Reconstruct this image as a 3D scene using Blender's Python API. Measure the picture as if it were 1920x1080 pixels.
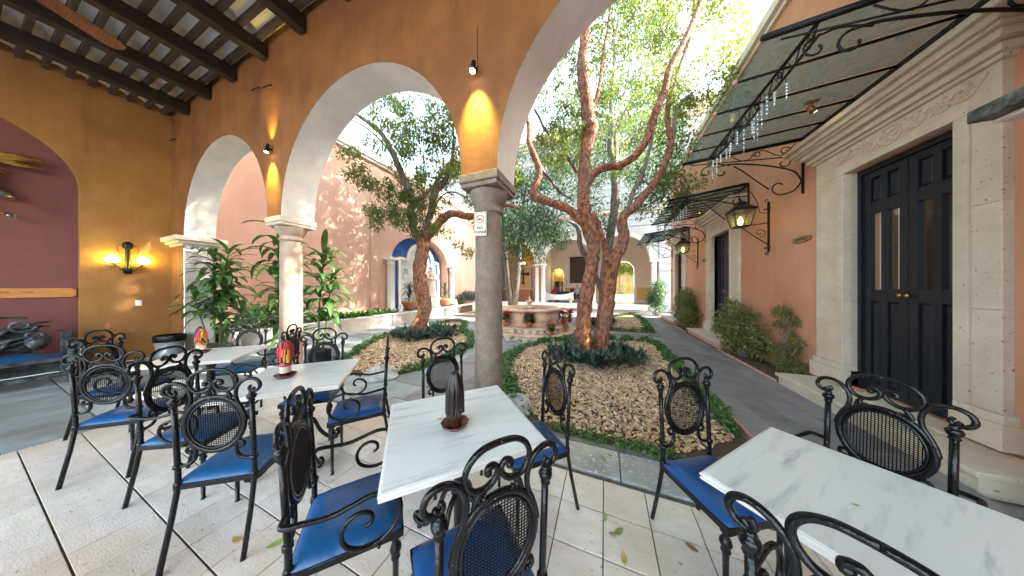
import bpy
import math
import random
import numpy as np
from mathutils import Vector, Matrix, Euler

R = math.radians
for o in list(bpy.data.objects):
    bpy.data.objects.remove(o)
C = bpy.context.scene.collection
SC = bpy.context.scene

# ------------------------------------------------------------------ camera
cam_d = bpy.data.cameras.new("camera")
cam = bpy.data.objects.new("camera", cam_d)
C.objects.link(cam)
SC.camera = cam
cam.location = (0, 0, 1.55)
cam.rotation_euler = (R(90), 0, R(22))
cam_d.sensor_width = 36
cam_d.lens = 431.0 / 1920 * 36
cam_d.clip_start = 0.03
cam_d.clip_end = 500

# ------------------------------------------------------------------ sky and sun
SUN_EL, SUN_AZ = 38.0, 72.0          # azimuth measured from +Y towards +X
wd = bpy.data.worlds.new("World")
SC.world = wd
wd.use_nodes = True
wn = wd.node_tree.nodes
bg = wn["Background"]
sky = wn.new("ShaderNodeTexSky")
sky.sky_type = 'NISHITA'
sky.sun_disc = False
sky.sun_elevation = R(SUN_EL)
sky.sun_rotation = R(SUN_AZ)
sky.air_density = 1.0
sky.dust_density = 2.5
sky.ozone_density = 0.35
skh = wn.new("ShaderNodeHueSaturation")
skh.inputs["Saturation"].default_value = 0.68
skh.inputs["Hue"].default_value = 0.475
wd.node_tree.links.new(sky.outputs[0], skh.inputs["Color"])
wd.node_tree.links.new(skh.outputs[0], bg.inputs[0])
bg.inputs[1].default_value = 0.15
sd = bpy.data.lights.new("sun", 'SUN')
sun = bpy.data.objects.new("sun", sd)
C.objects.link(sun)
sd.energy = 2.0
sd.angle = R(0.6)
sd.color = (1.0, 0.93, 0.82)
sun.location = (0, 0, 30)
sv = Vector((math.cos(R(SUN_EL)) * math.sin(R(SUN_AZ)), math.cos(R(SUN_EL)) * math.cos(R(SUN_AZ)), math.sin(R(SUN_EL))))
sun.rotation_euler = (-sv).to_track_quat('-Z', 'Y').to_euler()
SC.view_settings.view_transform = 'Standard'
SC.view_settings.look = 'None'
SC.view_settings.gamma = 1
SC.view_settings.exposure = 3.8
SC.cycles.max_bounces = 10
SC.cycles.diffuse_bounces = 6
SC.cycles.glossy_bounces = 4
SC.cycles.transparent_max_bounces = 12
SC.cycles.caustics_reflective = False
SC.cycles.caustics_refractive = False
SC.cycles.sample_clamp_indirect = 6

# ------------------------------------------------------------------ materials
MATS = {}


def nd(nt, t, **k):
    n = nt.nodes.new(t)
    for a, b in k.items():
        setattr(n, a, b)
    return n


def mat(name, col, col2=None, scale=8, rough=0.6, bump=0.0, bscale=None, metal=0.0, detail=6, rnd=0.0, island=0.0,
        spec=0.5, stretch=None, speck=None, coat=0.0, contrast=(0.35, 0.65), trans=0.0, tcol=None, coords='Object',
        big=None, streak=None, emis=None, estr=0.0, bdist=0.01):
    """a procedural material: two tones mixed by noise, optional large stains, specks, per-object or per-island variation, bump"""
    m = bpy.data.materials.new(name)
    m.use_nodes = True
    nt = m.node_tree
    L = nt.links.new
    b = nt.nodes["Principled BSDF"]
    if coords == 'World':
        co = nd(nt, "ShaderNodeNewGeometry").outputs["Position"]
    else:
        co = nd(nt, "ShaderNodeTexCoord").outputs["Object"]
    if stretch:
        mp = nd(nt, "ShaderNodeMapping")
        mp.inputs["Scale"].default_value = stretch
        L(co, mp.inputs[0])
        co2 = mp.outputs[0]
    else:
        co2 = co
    col = tuple(col) + (1,)
    out = None
    n = nd(nt, "ShaderNodeTexNoise")
    n.inputs["Scale"].default_value = scale
    n.inputs["Detail"].default_value = detail
    n.inputs["Roughness"].default_value = 0.62
    L(co2, n.inputs["Vector"])
    if col2 is not None:
        r = nd(nt, "ShaderNodeValToRGB")
        r.color_ramp.elements[0].position = contrast[0]
        r.color_ramp.elements[1].position = contrast[1]
        r.color_ramp.elements[0].color = col
        r.color_ramp.elements[1].color = tuple(col2) + (1,)
        L(n.outputs[0], r.inputs[0])
        out = r.outputs[0]
    else:
        c = nd(nt, "ShaderNodeRGB")
        c.outputs[0].default_value = col
        out = c.outputs[0]

    def mix(a, bcol, fac, mode='MIX'):
        mx = nd(nt, "ShaderNodeMix", data_type='RGBA', blend_type=mode)
        if isinstance(fac, float):
            mx.inputs[0].default_value = fac
        else:
            L(fac, mx.inputs[0])
        L(a, mx.inputs[6])
        if isinstance(bcol, tuple):
            mx.inputs[7].default_value = bcol + (1,)
        else:
            L(bcol, mx.inputs[7])
        return mx.outputs[2]
    if big:                                   # (colour, scale, lo, hi) large worn or stained areas
        n2 = nd(nt, "ShaderNodeTexNoise")
        n2.inputs["Scale"].default_value = big[1]
        n2.inputs["Detail"].default_value = 5
        L(co, n2.inputs["Vector"])
        mr = nd(nt, "ShaderNodeMapRange")
        mr.inputs[1].default_value = big[2]
        mr.inputs[2].default_value = big[3]
        L(n2.outputs[0], mr.inputs[0])
        out = mix(out, tuple(big[0]), mr.outputs[0])
    if streak:                                # (colour, amount) rain streaks and trowel drags running down the plaster
        mp4 = nd(nt, "ShaderNodeMapping")
        mp4.inputs["Scale"].default_value = (2.6, 2.6, .28)
        L(co, mp4.inputs[0])
        n4 = nd(nt, "ShaderNodeTexNoise")
        n4.inputs["Scale"].default_value = 1.6
        n4.inputs["Detail"].default_value = 9
        n4.inputs["Roughness"].default_value = .7
        L(mp4.outputs[0], n4.inputs["Vector"])
        mr4 = nd(nt, "ShaderNodeMapRange")
        mr4.inputs[1].default_value = .48
        mr4.inputs[2].default_value = .72
        mr4.inputs[4].default_value = streak[1]
        L(n4.outputs[0], mr4.inputs[0])
        out = mix(out, tuple(streak[0]), mr4.outputs[0])
    if speck:                                 # (colour, scale, threshold)
        n3 = nd(nt, "ShaderNodeTexNoise")
        n3.inputs["Scale"].default_value = speck[1]
        n3.inputs["Detail"].default_value = 2
        L(co2, n3.inputs["Vector"])
        mr = nd(nt, "ShaderNodeMapRange")
        mr.inputs[1].default_value = speck[2]
        mr.inputs[2].default_value = speck[2] + 0.05
        L(n3.outputs[0], mr.inputs[0])
        out = mix(out, tuple(speck[0]), mr.outputs[0])
    if rnd or island:
        if island:
            rv = nd(nt, "ShaderNodeNewGeometry").outputs["Random Per Island"]
            amt = island
        else:
            rv = nd(nt, "ShaderNodeObjectInfo").outputs["Random"]
            amt = rnd
        mr = nd(nt, "ShaderNodeMapRange")
        mr.inputs[3].default_value = 1 - amt
        mr.inputs[4].default_value = 1 + amt
        L(rv, mr.inputs[0])
        hs = nd(nt, "ShaderNodeHueSaturation")
        L(mr.outputs[0], hs.inputs["Value"])
        mh = nd(nt, "ShaderNodeMapRange")
        mh.inputs[3].default_value = 0.5 - amt * 0.06
        mh.inputs[4].default_value = 0.5 + amt * 0.06
        wn_ = nd(nt, "ShaderNodeTexWhiteNoise", noise_dimensions='1D')
        L(rv, wn_.inputs["W"])
        L(wn_.outputs["Value"], mh.inputs[0])
        L(mh.outputs[0], hs.inputs["Hue"])
        L(out, hs.inputs["Color"])
        out = hs.outputs[0]
    L(out, b.inputs["Base Color"])
    b.inputs["Roughness"].default_value = rough
    b.inputs["Metallic"].default_value = metal
    b.inputs["Specular IOR Level"].default_value = spec
    b.inputs["Coat Weight"].default_value = coat
    b.inputs["Coat Roughness"].default_value = 0.15
    if emis:
        b.inputs["Emission Color"].default_value = tuple(emis) + (1,)
        b.inputs["Emission Strength"].default_value = estr
    if bump:
        bp = nd(nt, "ShaderNodeBump")
        bp.inputs["Strength"].default_value = bump
        bp.inputs["Distance"].default_value = bdist
        nb = nd(nt, "ShaderNodeTexNoise")
        nb.inputs["Scale"].default_value = bscale or scale * 4
        nb.inputs["Detail"].default_value = 5
        L(co2, nb.inputs["Vector"])
        L(nb.outputs[0], bp.inputs["Height"])
        L(bp.outputs[0], b.inputs["Normal"])
    if trans:
        t = nd(nt, "ShaderNodeBsdfTranslucent")
        if tcol:
            tm = mix(out, tuple(tcol), 0.6)
            L(tm, t.inputs[0])
        else:
            L(out, t.inputs[0])
        ms = nd(nt, "ShaderNodeMixShader")
        ms.inputs[0].default_value = trans
        L(b.outputs[0], ms.inputs[1])
        L(t.outputs[0], ms.inputs[2])
        L(ms.outputs[0], nt.nodes["Material Output"].inputs[0])
    MATS[name] = m
    return m


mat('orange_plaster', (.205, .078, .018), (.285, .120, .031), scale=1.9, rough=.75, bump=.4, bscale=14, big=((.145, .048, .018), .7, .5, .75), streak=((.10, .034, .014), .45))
mat('ochre_plaster', (.31, .145, .034), (.40, .20, .052), scale=1.6, rough=.75, bump=.4, bscale=14, big=((.25, .105, .032), .6, .48, .72), streak=((.19, .075, .024), .45))
mat('mauve_plaster', (.17, .058, .05), (.20, .07, .06), scale=2, rough=.8, bump=.15, bscale=14)
mat('salmon_plaster', (.57, .335, .25), (.62, .375, .285), scale=1.1, rough=.8, bump=.2, bscale=16, big=((.53, .275, .175), .35, .52, .72), coords='World', streak=((.46, .26, .185), .25))
mat('house_plaster', (.56, .275, .165), (.61, .315, .195), scale=1.1, rough=.8, bump=.2, bscale=16, big=((.48, .215, .115), .5, .52, .74), coords='World', streak=((.42, .19, .11), .4))
mat('white_plaster', (.60, .58, .53), (.70, .67, .61), scale=3, rough=.8, bump=.35, bscale=12, big=((.60, .55, .45), .8, .55, .8))
mat('cream_paint', (.66, .63, .56), (.72, .69, .62), scale=2, rough=.75, bump=.1, coords='World')
mat('facade_paint', (.30, .30, .285), (.35, .35, .335), scale=2, rough=.8, bump=.1, coords='World')
mat('cream_trim', (.46, .38, .27), (.52, .44, .33), scale=2, rough=.75)
mat('far_wall', (.66, .56, .47), (.70, .60, .51), scale=2, rough=.8)
mat('far_ochre', (.62, .36, .13), (.66, .40, .16), scale=2, rough=.8)
mat('stone', (.54, .475, .38), (.64, .575, .475), scale=4, rough=.8, bump=.5, bscale=22, speck=((.28, .20, .14), 34, .67), big=((.46, .36, .26), .9, .5, .78), rnd=.05)
mat('column_stone', (.17, .135, .10), (.27, .225, .18), scale=9, rough=.85, bump=.7, bscale=45, speck=((.10, .08, .06), 60, .64), big=((.16, .115, .085), 1.6, .42, .7))
mat('column_pale', (.27, .19, .135), (.38, .295, .225), scale=7, rough=.85, bump=.6, bscale=40, speck=((.20, .14, .10), 60, .70), big=((.46, .33, .24), 1.6, .48, .72))
mat('planter_stone', (.50, .44, .39), (.58, .53, .48), scale=3, rough=.8, bump=.3, bscale=20, big=((.52, .40, .33), 1.2, .5, .75))
mat('fountain_stone', (.56, .34, .22), (.68, .46, .33), scale=4, rough=.7, bump=.4, bscale=24, big=((.36, .24, .17), 1.5, .5, .75))
mat('floor_tile', (.75, .655, .575), (.84, .77, .705), scale=6, rough=.40, bump=.2, bscale=40, rnd=.08, speck=((.50, .36, .25), 22, .665), big=((.62, .45, .30), .9, .50, .76), coords='World', stretch=(1, 2.5, 1))
mat('grout', (.10, .085, .07), (.16, .14, .12), scale=20, rough=.9, bump=.3)
mat('flagstone', (.22, .255, .265), (.31, .345, .345), scale=4, rough=.6, bump=.5, bscale=20, rnd=.30, big=((.19, .17, .15), 1.1, .5, .75), coords='World')
mat('slate_paver', (.15, .145, .155), (.215, .205, .215), scale=5, rough=.6, bump=.5, bscale=26, rnd=.24, big=((.26, .24, .24), .9, .55, .78), coords='World')
mat('slab_stone', (.30, .30, .30), (.44, .44, .43), scale=4, rough=.7, bump=.8, bscale=30, speck=((.62, .62, .61), 38, .62), rnd=.05, coords='World')
mat('joint_sand', (.20, .19, .19), (.34, .32, .31), scale=12, rough=.95, bump=.3)
mat('soil', (.05, .032, .02), (.10, .07, .045), scale=14, rough=1, bump=.8)
mat('kerb_paint', (.50, .24, .20), (.58, .33, .28), scale=10, rough=.8, bump=.3)
mat('pebble', (.46, .315, .175), (.70, .53, .36), scale=9, rough=.75, island=.42, spec=.3)
mat('marble', (.80, .82, .80), (.40, .44, .45), scale=3.0, rough=.25, detail=12, stretch=(1.0, 6.5, 1), contrast=(.52, .74), big=((.76, .79, .77), 1.2, .45, .7), coat=.15)
mat('marble_edge', (.76, .72, .66), (.82, .79, .75), scale=5, rough=.35)
mat('iron', (.0025, .003, .004), (.006, .0065, .008), scale=30, rough=.22, bump=.8, bscale=55, speck=((.30, .28, .24), 85, .72), bdist=.004, spec=.32)
mat('iron_plain', (.004, .004, .005), (.008, .008, .009), scale=20, rough=.4, spec=.3, bump=.2, bscale=60)
mat('cane', (.002, .002, .002), (.005, .005, .005), scale=60, rough=.5, spec=.15)
mat('blue_vinyl', (.008, .066, .20), (.013, .092, .26), scale=2.5, rough=.32, bump=.35, bscale=9, bdist=.02, rnd=.14, speck=((.05, .12, .22), 40, .72))
mat('dark_wood', (.012, .008, .007), (.03, .019, .015), scale=6, rough=.55, bump=.4, stretch=(6, 1, 6), bscale=14)
mat('batten_wood', (.03, .02, .016), (.06, .042, .034), scale=6, rough=.7, bump=.4, stretch=(1, 6, 6), bscale=14)
mat('fan_wood', (.10, .022, .012), (.20, .05, .025), scale=5, rough=.35, bump=.1, stretch=(1, 9, 9), contrast=(.4, .6))
mat('ceiling_white', (.76, .75, .73), (.84, .83, .81), scale=5, rough=.85, bump=.4, bscale=16, rnd=.05)
mat('door_paint', (.007, .009, .014), (.013, .016, .024), scale=5, rough=.38, spec=.3, bump=.15, stretch=(5, 5, 1))
mat('brass', (.55, .36, .12), (.45, .28, .08), scale=10, rough=.3, metal=1)
mat('curtain', (.75, .74, .70), (.62, .61, .58), scale=30, rough=.9, stretch=(1, 4, .1))
mat('dark_room', (.012, .011, .010), rough=.9)
mat('bark_red', (.13, .050, .028), (.42, .185, .10), scale=16, rough=.9, bump=1.0, bscale=30, detail=12, contrast=(.40, .60), stretch=(1, 1, .55), speck=((.36, .26, .19), 42, .655), bdist=.08, big=((.23, .165, .13), .9, .50, .70))
mat('bark_grey', (.12, .092, .078), (.29, .24, .21), scale=15, rough=.9, bump=1.0, bscale=30, detail=12, contrast=(.38, .60), stretch=(1, 1, .55), bdist=.06)
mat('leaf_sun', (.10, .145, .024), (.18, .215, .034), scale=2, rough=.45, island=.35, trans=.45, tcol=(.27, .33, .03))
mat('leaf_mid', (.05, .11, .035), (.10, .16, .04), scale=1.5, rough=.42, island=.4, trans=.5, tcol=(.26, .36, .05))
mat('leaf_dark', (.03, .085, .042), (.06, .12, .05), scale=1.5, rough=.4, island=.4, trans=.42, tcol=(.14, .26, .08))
mat('leaf_palm', (.045, .12, .032), (.085, .17, .045), scale=6, rough=.33, island=.3, trans=.25, tcol=(.12, .24, .04))
mat('leaf_hedge', (.055, .145, .032), (.10, .20, .05), scale=6, rough=.4, island=.35, trans=.25, tcol=(.15, .28, .04))
mat('leaf_boat', (.022, .055, .040), (.045, .095, .065), scale=12, rough=.36, island=.3, trans=.1, big=((.07, .025, .05), 2.6, .60, .72))
mat('leaf_shrub', (.14, .17, .04), (.22, .24, .07), scale=3, rough=.5, island=.35, trans=.3, tcol=(.2, .28, .04))
mat('poinsettia', (.50, .012, .03), (.62, .03, .06), scale=8, rough=.5, island=.25, trans=.2)
mat('fallen_leaf', (.42, .34, .08), (.50, .28, .07), scale=3, rough=.6, rnd=.3)
mat('fallen_leaf_brown', (.32, .15, .05), (.40, .22, .08), scale=3, rough=.7, rnd=.3)
mat('fallen_leaf_green', (.20, .30, .07), (.30, .38, .10), scale=3, rough=.6, rnd=.3)
mat('terracotta', (.40, .13, .06), (.50, .19, .09), scale=8, rough=.75, bump=.2)
mat('niche_blue', (.02, .09, .36), (.03, .12, .42), scale=2, rough=.8, bump=.15)
mat('niche_tile', (.40, .41, .42), (.55, .55, .54), scale=4, rough=.35, rnd=.12)
mat('talavera', (.10, .12, .16), (.62, .56, .44), scale=26, rough=.35, contrast=(.47, .53), detail=1, rnd=.1)
mat('cream_tile', (.62, .47, .28), (.70, .56, .38), scale=5, rough=.4, rnd=.1)
mat('water', (.06, .09, .09), rough=.05, spec=.6)
mat('plastic_grey', (.17, .19, .21), (.22, .24, .26), scale=3, rough=.5)
mat('plastic_black', (.005, .005, .006), rough=.4, spec=.3)
mat('plate_white', (.78, .78, .74), rough=.4)
mat('sign_plate', (.62, .58, .46), (.68, .64, .52), scale=8, rough=.45)
mat('sign_black', (.01, .01, .01), rough=.6)
mat('sign_red', (.55, .03, .02), rough=.6)
mat('plaque_wood', (.22, .12, .06), (.34, .20, .11), scale=10, rough=.7, bump=.5)
mat('plank_wood', (.50, .20, .055), (.60, .27, .08), scale=5, rough=.5, bump=.2, stretch=(6, 1, 6))
mat('plank_ink', (.16, .05, .03), rough=.7)
mat('gold', (.52, .33, .09), (.36, .20, .05), scale=16, rough=.4, bump=.4, metal=.6)
mat('silver', (.45, .46, .48), (.2, .2, .2), scale=9, rough=.3, metal=.9)
mat('wax_red', (.42, .015, .02), (.55, .03, .03), scale=30, rough=.35, island=.3)
mat('wax_yellow', (.66, .42, .03), rough=.35)
mat('wax_purple', (.05, .012, .08), rough=.35)
mat('wax_orange', (.62, .16, .02), rough=.35)
mat('wax_dark', (.006, .005, .005), (.022, .012, .011), scale=26, rough=.3, island=.5)
mat('bottle_glass', (.05, .02, .012), rough=.12, spec=.6)
mat('bottle_label', (.70, .62, .46), (.60, .46, .34), scale=30, rough=.6)
mat('saucer_clay', (.10, .028, .018), (.16, .045, .028), scale=10, rough=.35)
mat('carved_grey', (.010, .014, .017), (.12, .145, .16), scale=7, rough=.33, bump=.5, bscale=30, contrast=(.4, .75))
mat('sculpture_grey', (.06, .055, .06), (.14, .13, .13), scale=7, rough=.5, bump=.3)
mat('statue_stone', (.60, .44, .34), (.68, .54, .43), scale=8, rough=.8, bump=.3)
mat('sofa_white', (.76, .76, .74), rough=.5)
mat('fabric_navy', (.012, .02, .06), rough=.8)
mat('fabric_maroon', (.16, .012, .02), rough=.8)
mat('skin', (.36, .19, .12), rough=.6)
mat('shirt', (.40, .40, .42), rough=.9)
mat('hair', (.01, .008, .007), rough=.6)
mat('trousers', (.03, .035, .05), rough=.9)
mat('cross_metal', (.035, .025, .02), rough=.5)
mat('desk_wood', (.20, .075, .03), (.28, .11, .045), scale=5, rough=.5)
mat('blue_frame', (.07, .16, .30), (.09, .19, .34), scale=5, rough=.6)
mat('lobby_floor', (.27, .265, .25), (.32, .31, .295), scale=2, rough=.18)
mat('garden_yellow', (.17, .125, .035), (.22, .16, .055), scale=1.5, rough=.8)
mat('lime_leaf', (.05, .075, .006), (.11, .13, .012), scale=2, rough=.5, island=.35, trans=.45, tcol=(.16, .19, .01))
mat('warm_glow', (.9, .7, .3), rough=.4, emis=(1, .66, .14), estr=1.8)
mat('shade_glow', (.9, .8, .4), rough=.4, emis=(1, .80, .16), estr=4)
mat('lamp_lens', (.9, .8, .5), rough=.3, emis=(1, .75, .35), estr=3)
mat('copper', (.30, .12, .05), (.40, .17, .08), scale=10, rough=.4, metal=.8)
mat('canvas_dark', (.015, .012, .010), (.09, .04, .02), scale=6, rough=.6)
mat('airconditioner', (.30, .32, .30), (.42, .43, .40), scale=14, rough=.6)
mat('moss_stone', (.03, .035, .03), (.17, .17, .15), scale=9, rough=.9, bump=.6, contrast=(.42, .6))
mat('icicle_led', (.75, .85, .9), rough=.1, emis=(.8, .93, 1), estr=.2)


def glass_mat(name, col, rough=.08, fac=.55, dirt=(.05, .06, .05), tint=(.60, .72, .70)):
    """thin glass: part see-through, part dusty reflecting pane, with dark blots of leaf litter"""
    m = bpy.data.materials.new(name)
    m.use_nodes = True
    nt = m.node_tree
    L = nt.links.new
    b = nt.nodes["Principled BSDF"]
    b.inputs["Roughness"].default_value = rough
    co = nd(nt, "ShaderNodeTexCoord").outputs["Object"]
    n = nd(nt, "ShaderNodeTexNoise")
    n.inputs["Scale"].default_value = 9
    n.inputs["Detail"].default_value = 6
    L(co, n.inputs["Vector"])
    r = nd(nt, "ShaderNodeValToRGB")
    r.color_ramp.elements[0].position = .57
    r.color_ramp.elements[1].position = .62
    r.color_ramp.elements[0].color = tuple(col) + (1,)
    r.color_ramp.elements[1].color = tuple(dirt) + (1,)
    L(n.outputs[0], r.inputs[0])
    L(r.outputs[0], b.inputs["Base Color"])
    t = nd(nt, "ShaderNodeBsdfTransparent")
    t.inputs[0].default_value = tuple(tint) + (1,)
    tl = nd(nt, "ShaderNodeBsdfTranslucent")
    tl.inputs[0].default_value = (.17, .225, .215, 1)
    m0 = nd(nt, "ShaderNodeMixShader")
    m0.inputs[0].default_value = .55
    L(b.outputs[0], m0.inputs[1])
    L(tl.outputs[0], m0.inputs[2])
    ms = nd(nt, "ShaderNodeMixShader")
    mr = nd(nt, "ShaderNodeMapRange")
    mr.inputs[1].default_value = .55
    mr.inputs[2].default_value = .7
    mr.inputs[3].default_value = fac
    mr.inputs[4].default_value = 1.0
    L(n.outputs[0], mr.inputs[0])
    L(mr.outputs[0], ms.inputs[0])
    L(t.outputs[0], ms.inputs[1])
    L(m0.outputs[0], ms.inputs[2])
    L(ms.outputs[0], nt.nodes["Material Output"].inputs[0])
    MATS[name] = m


glass_mat('canopy_glass', (.045, .062, .060), fac=.66, dirt=(.04, .045, .04), tint=(.66, .76, .74))
glass_mat('lantern_glass', (.42, .40, .32), fac=.3, dirt=(.4, .36, .26), tint=(.9, .88, .8))
glass_mat('icicle_glass', (.72, .78, .80), fac=.35, dirt=(.85, .9, .92), tint=(.9, .93, .94))
glass_mat('door_glass', (.01, .01, .012), fac=.22, dirt=(.02, .02, .02), tint=(.95, .95, .95))
m_ = bpy.data.materials['door_glass']
_nt = m_.node_tree
_g = _nt.nodes.new("ShaderNodeBsdfGlossy")
_g.inputs["Roughness"].default_value = .04
_t = _nt.nodes.new("ShaderNodeBsdfTransparent")
_m = _nt.nodes.new("ShaderNodeMixShader")
_m.inputs[0].default_value = .10
_nt.links.new(_t.outputs[0], _m.inputs[1])
_nt.links.new(_g.outputs[0], _m.inputs[2])
_nt.links.new(_m.outputs[0], _nt.nodes["Material Output"].inputs[0])
M = MATS


# ------------------------------------------------------------------ mesh helpers
def V(*a):
    return Vector(a)


class MB:
    def __init__(s):
        s.v = []
        s.f = []
        s.sm = []
        s.mi = []
        s.cur = 0

    def add(s, vs, fs, smooth=False):
        o = len(s.v)
        s.v.extend([tuple(p) for p in vs])
        for f in fs:
            s.f.append(tuple(i + o for i in f))
            s.sm.append(smooth)
            s.mi.append(s.cur)
        return s

    def box(s, c, d, rz=0, rot=None, taper=1.0):
        x, y, z = d[0] / 2, d[1] / 2, d[2] / 2
        vs = []
        for k in (-1, 1):
            q = taper if k > 0 else 1
            for a, b in ((-1, -1), (1, -1), (1, 1), (-1, 1)):
                vs.append(Vector((a * x * q, b * y * q, k * z)))
        m = rot if rot is not None else (Matrix.Rotation(rz, 3, 'Z') if rz else None)
        if m is not None:
            vs = [m @ p for p in vs]
        cc = Vector(c)
        vs = [p + cc for p in vs]
        return s.add(vs, [(0, 3, 2, 1), (4, 5, 6, 7), (0, 1, 5, 4), (1, 2, 6, 5), (2, 3, 7, 6), (3, 0, 4, 7)])

    def bb(s, x0, x1, y0, y1, z0, z1):
        return s.box(((x0 + x1) / 2, (y0 + y1) / 2, (z0 + z1) / 2), (abs(x1 - x0), abs(y1 - y0), abs(z1 - z0)))

    def tube(s, pts, r, n=8, closed=False, caps=True, flat=1.0, smooth=True, wob=0.0, rng=None, up=None):
        P = [Vector(p) for p in pts]
        N = len(P)
        rs = r if isinstance(r, (list, tuple)) else [r] * N
        if len(rs) != N:
            rs = [rs[0] + (rs[-1] - rs[0]) * i / (N - 1) for i in range(N)]
        T = []
        for i in range(N):
            if closed:
                t = P[(i + 1) % N] - P[i - 1]
            else:
                t = P[min(i + 1, N - 1)] - P[max(i - 1, 0)]
            if t.length < 1e-9:
                t = Vector((0, 0, 1))
            T.append(t.normalized())
        u = Vector(up) if up else Vector((0, 0, 1))
        if abs(T[0].dot(u)) > .95:
            u = Vector((1, 0, 0))
        nrm = (u - T[0] * u.dot(T[0])).normalized()
        vs = []
        for i in range(N):
            nrm = nrm - T[i] * nrm.dot(T[i])
            if nrm.length < 1e-6:
                nrm = T[i].orthogonal()
            nrm.normalize()
            bn = T[i].cross(nrm)
            for k in range(n):
                a = 2 * math.pi * k / n
                rr = rs[i] * (1 + (rng.uniform(-wob, wob) if rng else 0))
                vs.append(P[i] + nrm * (math.cos(a) * rr) + bn * (math.sin(a) * rr * flat))
        fs = []
        for i in range(N if closed else N - 1):
            j = (i + 1) % N
            for k in range(n):
                l = (k + 1) % n
                fs.append((i * n + k, i * n + l, j * n + l, j * n + k))
        if caps and not closed:
            fs.append(tuple(range(n - 1, -1, -1)))
            fs.append(tuple((N - 1) * n + k for k in range(n)))
        return s.add(vs, fs, smooth)

    def lathe(s, prof, c=(0, 0, 0), n=20, smooth=True, cap=True, a0=0, a1=2 * math.pi, lobes=0, lobe=0.0, sx=1, sy=1):
        vs = []
        full = abs(a1 - a0 - 2 * math.pi) < 1e-6
        m = n if full else n + 1
        for r, z in prof:
            for k in range(m):
                a = a0 + (a1 - a0) * k / n
                q = r * (1 + lobe * math.cos(lobes * a)) if lobes else r
                vs.append((c[0] + q * math.cos(a) * sx, c[1] + q * math.sin(a) * sy, c[2] + z))
        fs = []
        for i in range(len(prof) - 1):
            for k in range(n):
                l = (k + 1) % m
                fs.append((i * m + k, i * m + l, (i + 1) * m + l, (i + 1) * m + k))
        if cap and full:
            fs.append(tuple(range(m - 1, -1, -1)))
            fs.append(tuple((len(prof) - 1) * m + k for k in range(m)))
        return s.add(vs, fs, smooth)

    def prism(s, poly, z0, z1):
        n = len(poly)
        vs = [(p[0], p[1], z0) for p in poly] + [(p[0], p[1], z1) for p in poly]
        fs = [tuple(range(n - 1, -1, -1)), tuple(range(n, 2 * n))]
        for i in range(n):
            j = (i + 1) % n
            fs.append((i, j, n + j, n + i))
        return s.add(vs, fs)

    def extr(s, poly, o, ax, ay, az, depth):
        """a 2D outline in the plane (ax, ay) at o, thickened along az"""
        o, ax, ay, az = Vector(o), Vector(ax), Vector(ay), Vector(az)
        n = len(poly)
        vs = [o + ax * p[0] + ay * p[1] for p in poly] + [o + ax * p[0] + ay * p[1] + az * depth for p in poly]
        fs = [tuple(range(n - 1, -1, -1)), tuple(range(n, 2 * n))]
        for i in range(n):
            j = (i + 1) % n
            fs.append((i, j, n + j, n + i))
        return s.add(vs, fs)

    def build(s, name, material, parent=None, world=True, bevel=0.0, kind=None, label=None):
        me = bpy.data.meshes.new(name)
        off = Vector((0, 0, 0))
        if parent is not None and world:
            off = parent_origin(parent)
        vs = [(p[0] - off.x, p[1] - off.y, p[2] - off.z) for p in s.v]
        me.from_pydata(vs, [], s.f)
        me.polygons.foreach_set('use_smooth', s.sm)
        if isinstance(material, (list, tuple)):
            for mm in material:
                me.materials.append(M[mm])
            me.polygons.foreach_set('material_index', s.mi)
        else:
            me.materials.append(M[material])
        me.validate()
        o = bpy.data.objects.new(name, me)
        C.objects.link(o)
        if parent is not None:
            o.parent = parent
        if bevel:
            b = o.modifiers.new('bevel', 'BEVEL')
            b.width = bevel
            b.segments = 2
            b.limit_method = 'ANGLE'
        if kind:
            o['kind'] = kind
        if label:
            o['label'] = label
        return o


def parent_origin(p):
    v = Vector((0, 0, 0))
    while p is not None:
        v = v + Vector(p.location)
        p = p.parent
    return v


def npmesh(name, verts, faces, material, parent=None, world=True, kind=None, smooth=False):
    verts = np.asarray(verts, dtype=np.float32).reshape(-1, 3)
    faces = np.asarray(faces, dtype=np.int32)
    k = faces.shape[1]
    if parent is not None and world:
        verts = verts - np.array(parent_origin(parent), dtype=np.float32)
    me = bpy.data.meshes.new(name)
    me.vertices.add(len(verts))
    me.vertices.foreach_set('co', verts.ravel())
    me.loops.add(faces.size)
    me.loops.foreach_set('vertex_index', faces.ravel())
    me.polygons.add(len(faces))
    me.polygons.foreach_set('loop_start', np.arange(0, faces.size, k, dtype=np.int32))
    me.polygons.foreach_set('loop_total', np.full(len(faces), k, dtype=np.int32))
    me.polygons.foreach_set('use_smooth', np.full(len(faces), smooth))
    me.update(calc_edges=True)
    me.materials.append(M[material])
    o = bpy.data.objects.new(name, me)
    C.objects.link(o)
    if parent is not None:
        o.parent = parent
    if kind:
        o['kind'] = kind
    return o


def thing(name, label, cat, loc=(0, 0, 0), rz=0.0, group=None, kind=None):
    o = bpy.data.objects.new(name, None)
    o.empty_display_size = .1
    C.objects.link(o)
    o.location = loc
    o.rotation_euler = (0, 0, rz)
    o['label'] = label
    o['category'] = cat
    if group:
        o['group'] = group
    if kind:
        o['kind'] = kind
    return o


def tag(o, label, cat, group=None, kind=None):
    o['label'] = label
    o['category'] = cat
    if group:
        o['group'] = group
    if kind:
        o['kind'] = kind
    return o


KIDS = {}


def copy_tree(o, parent=None):
    c = o.copy()
    C.objects.link(c)
    c.parent = parent
    for ch in list(o.children):
        copy_tree(ch, c)
    return c


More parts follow.
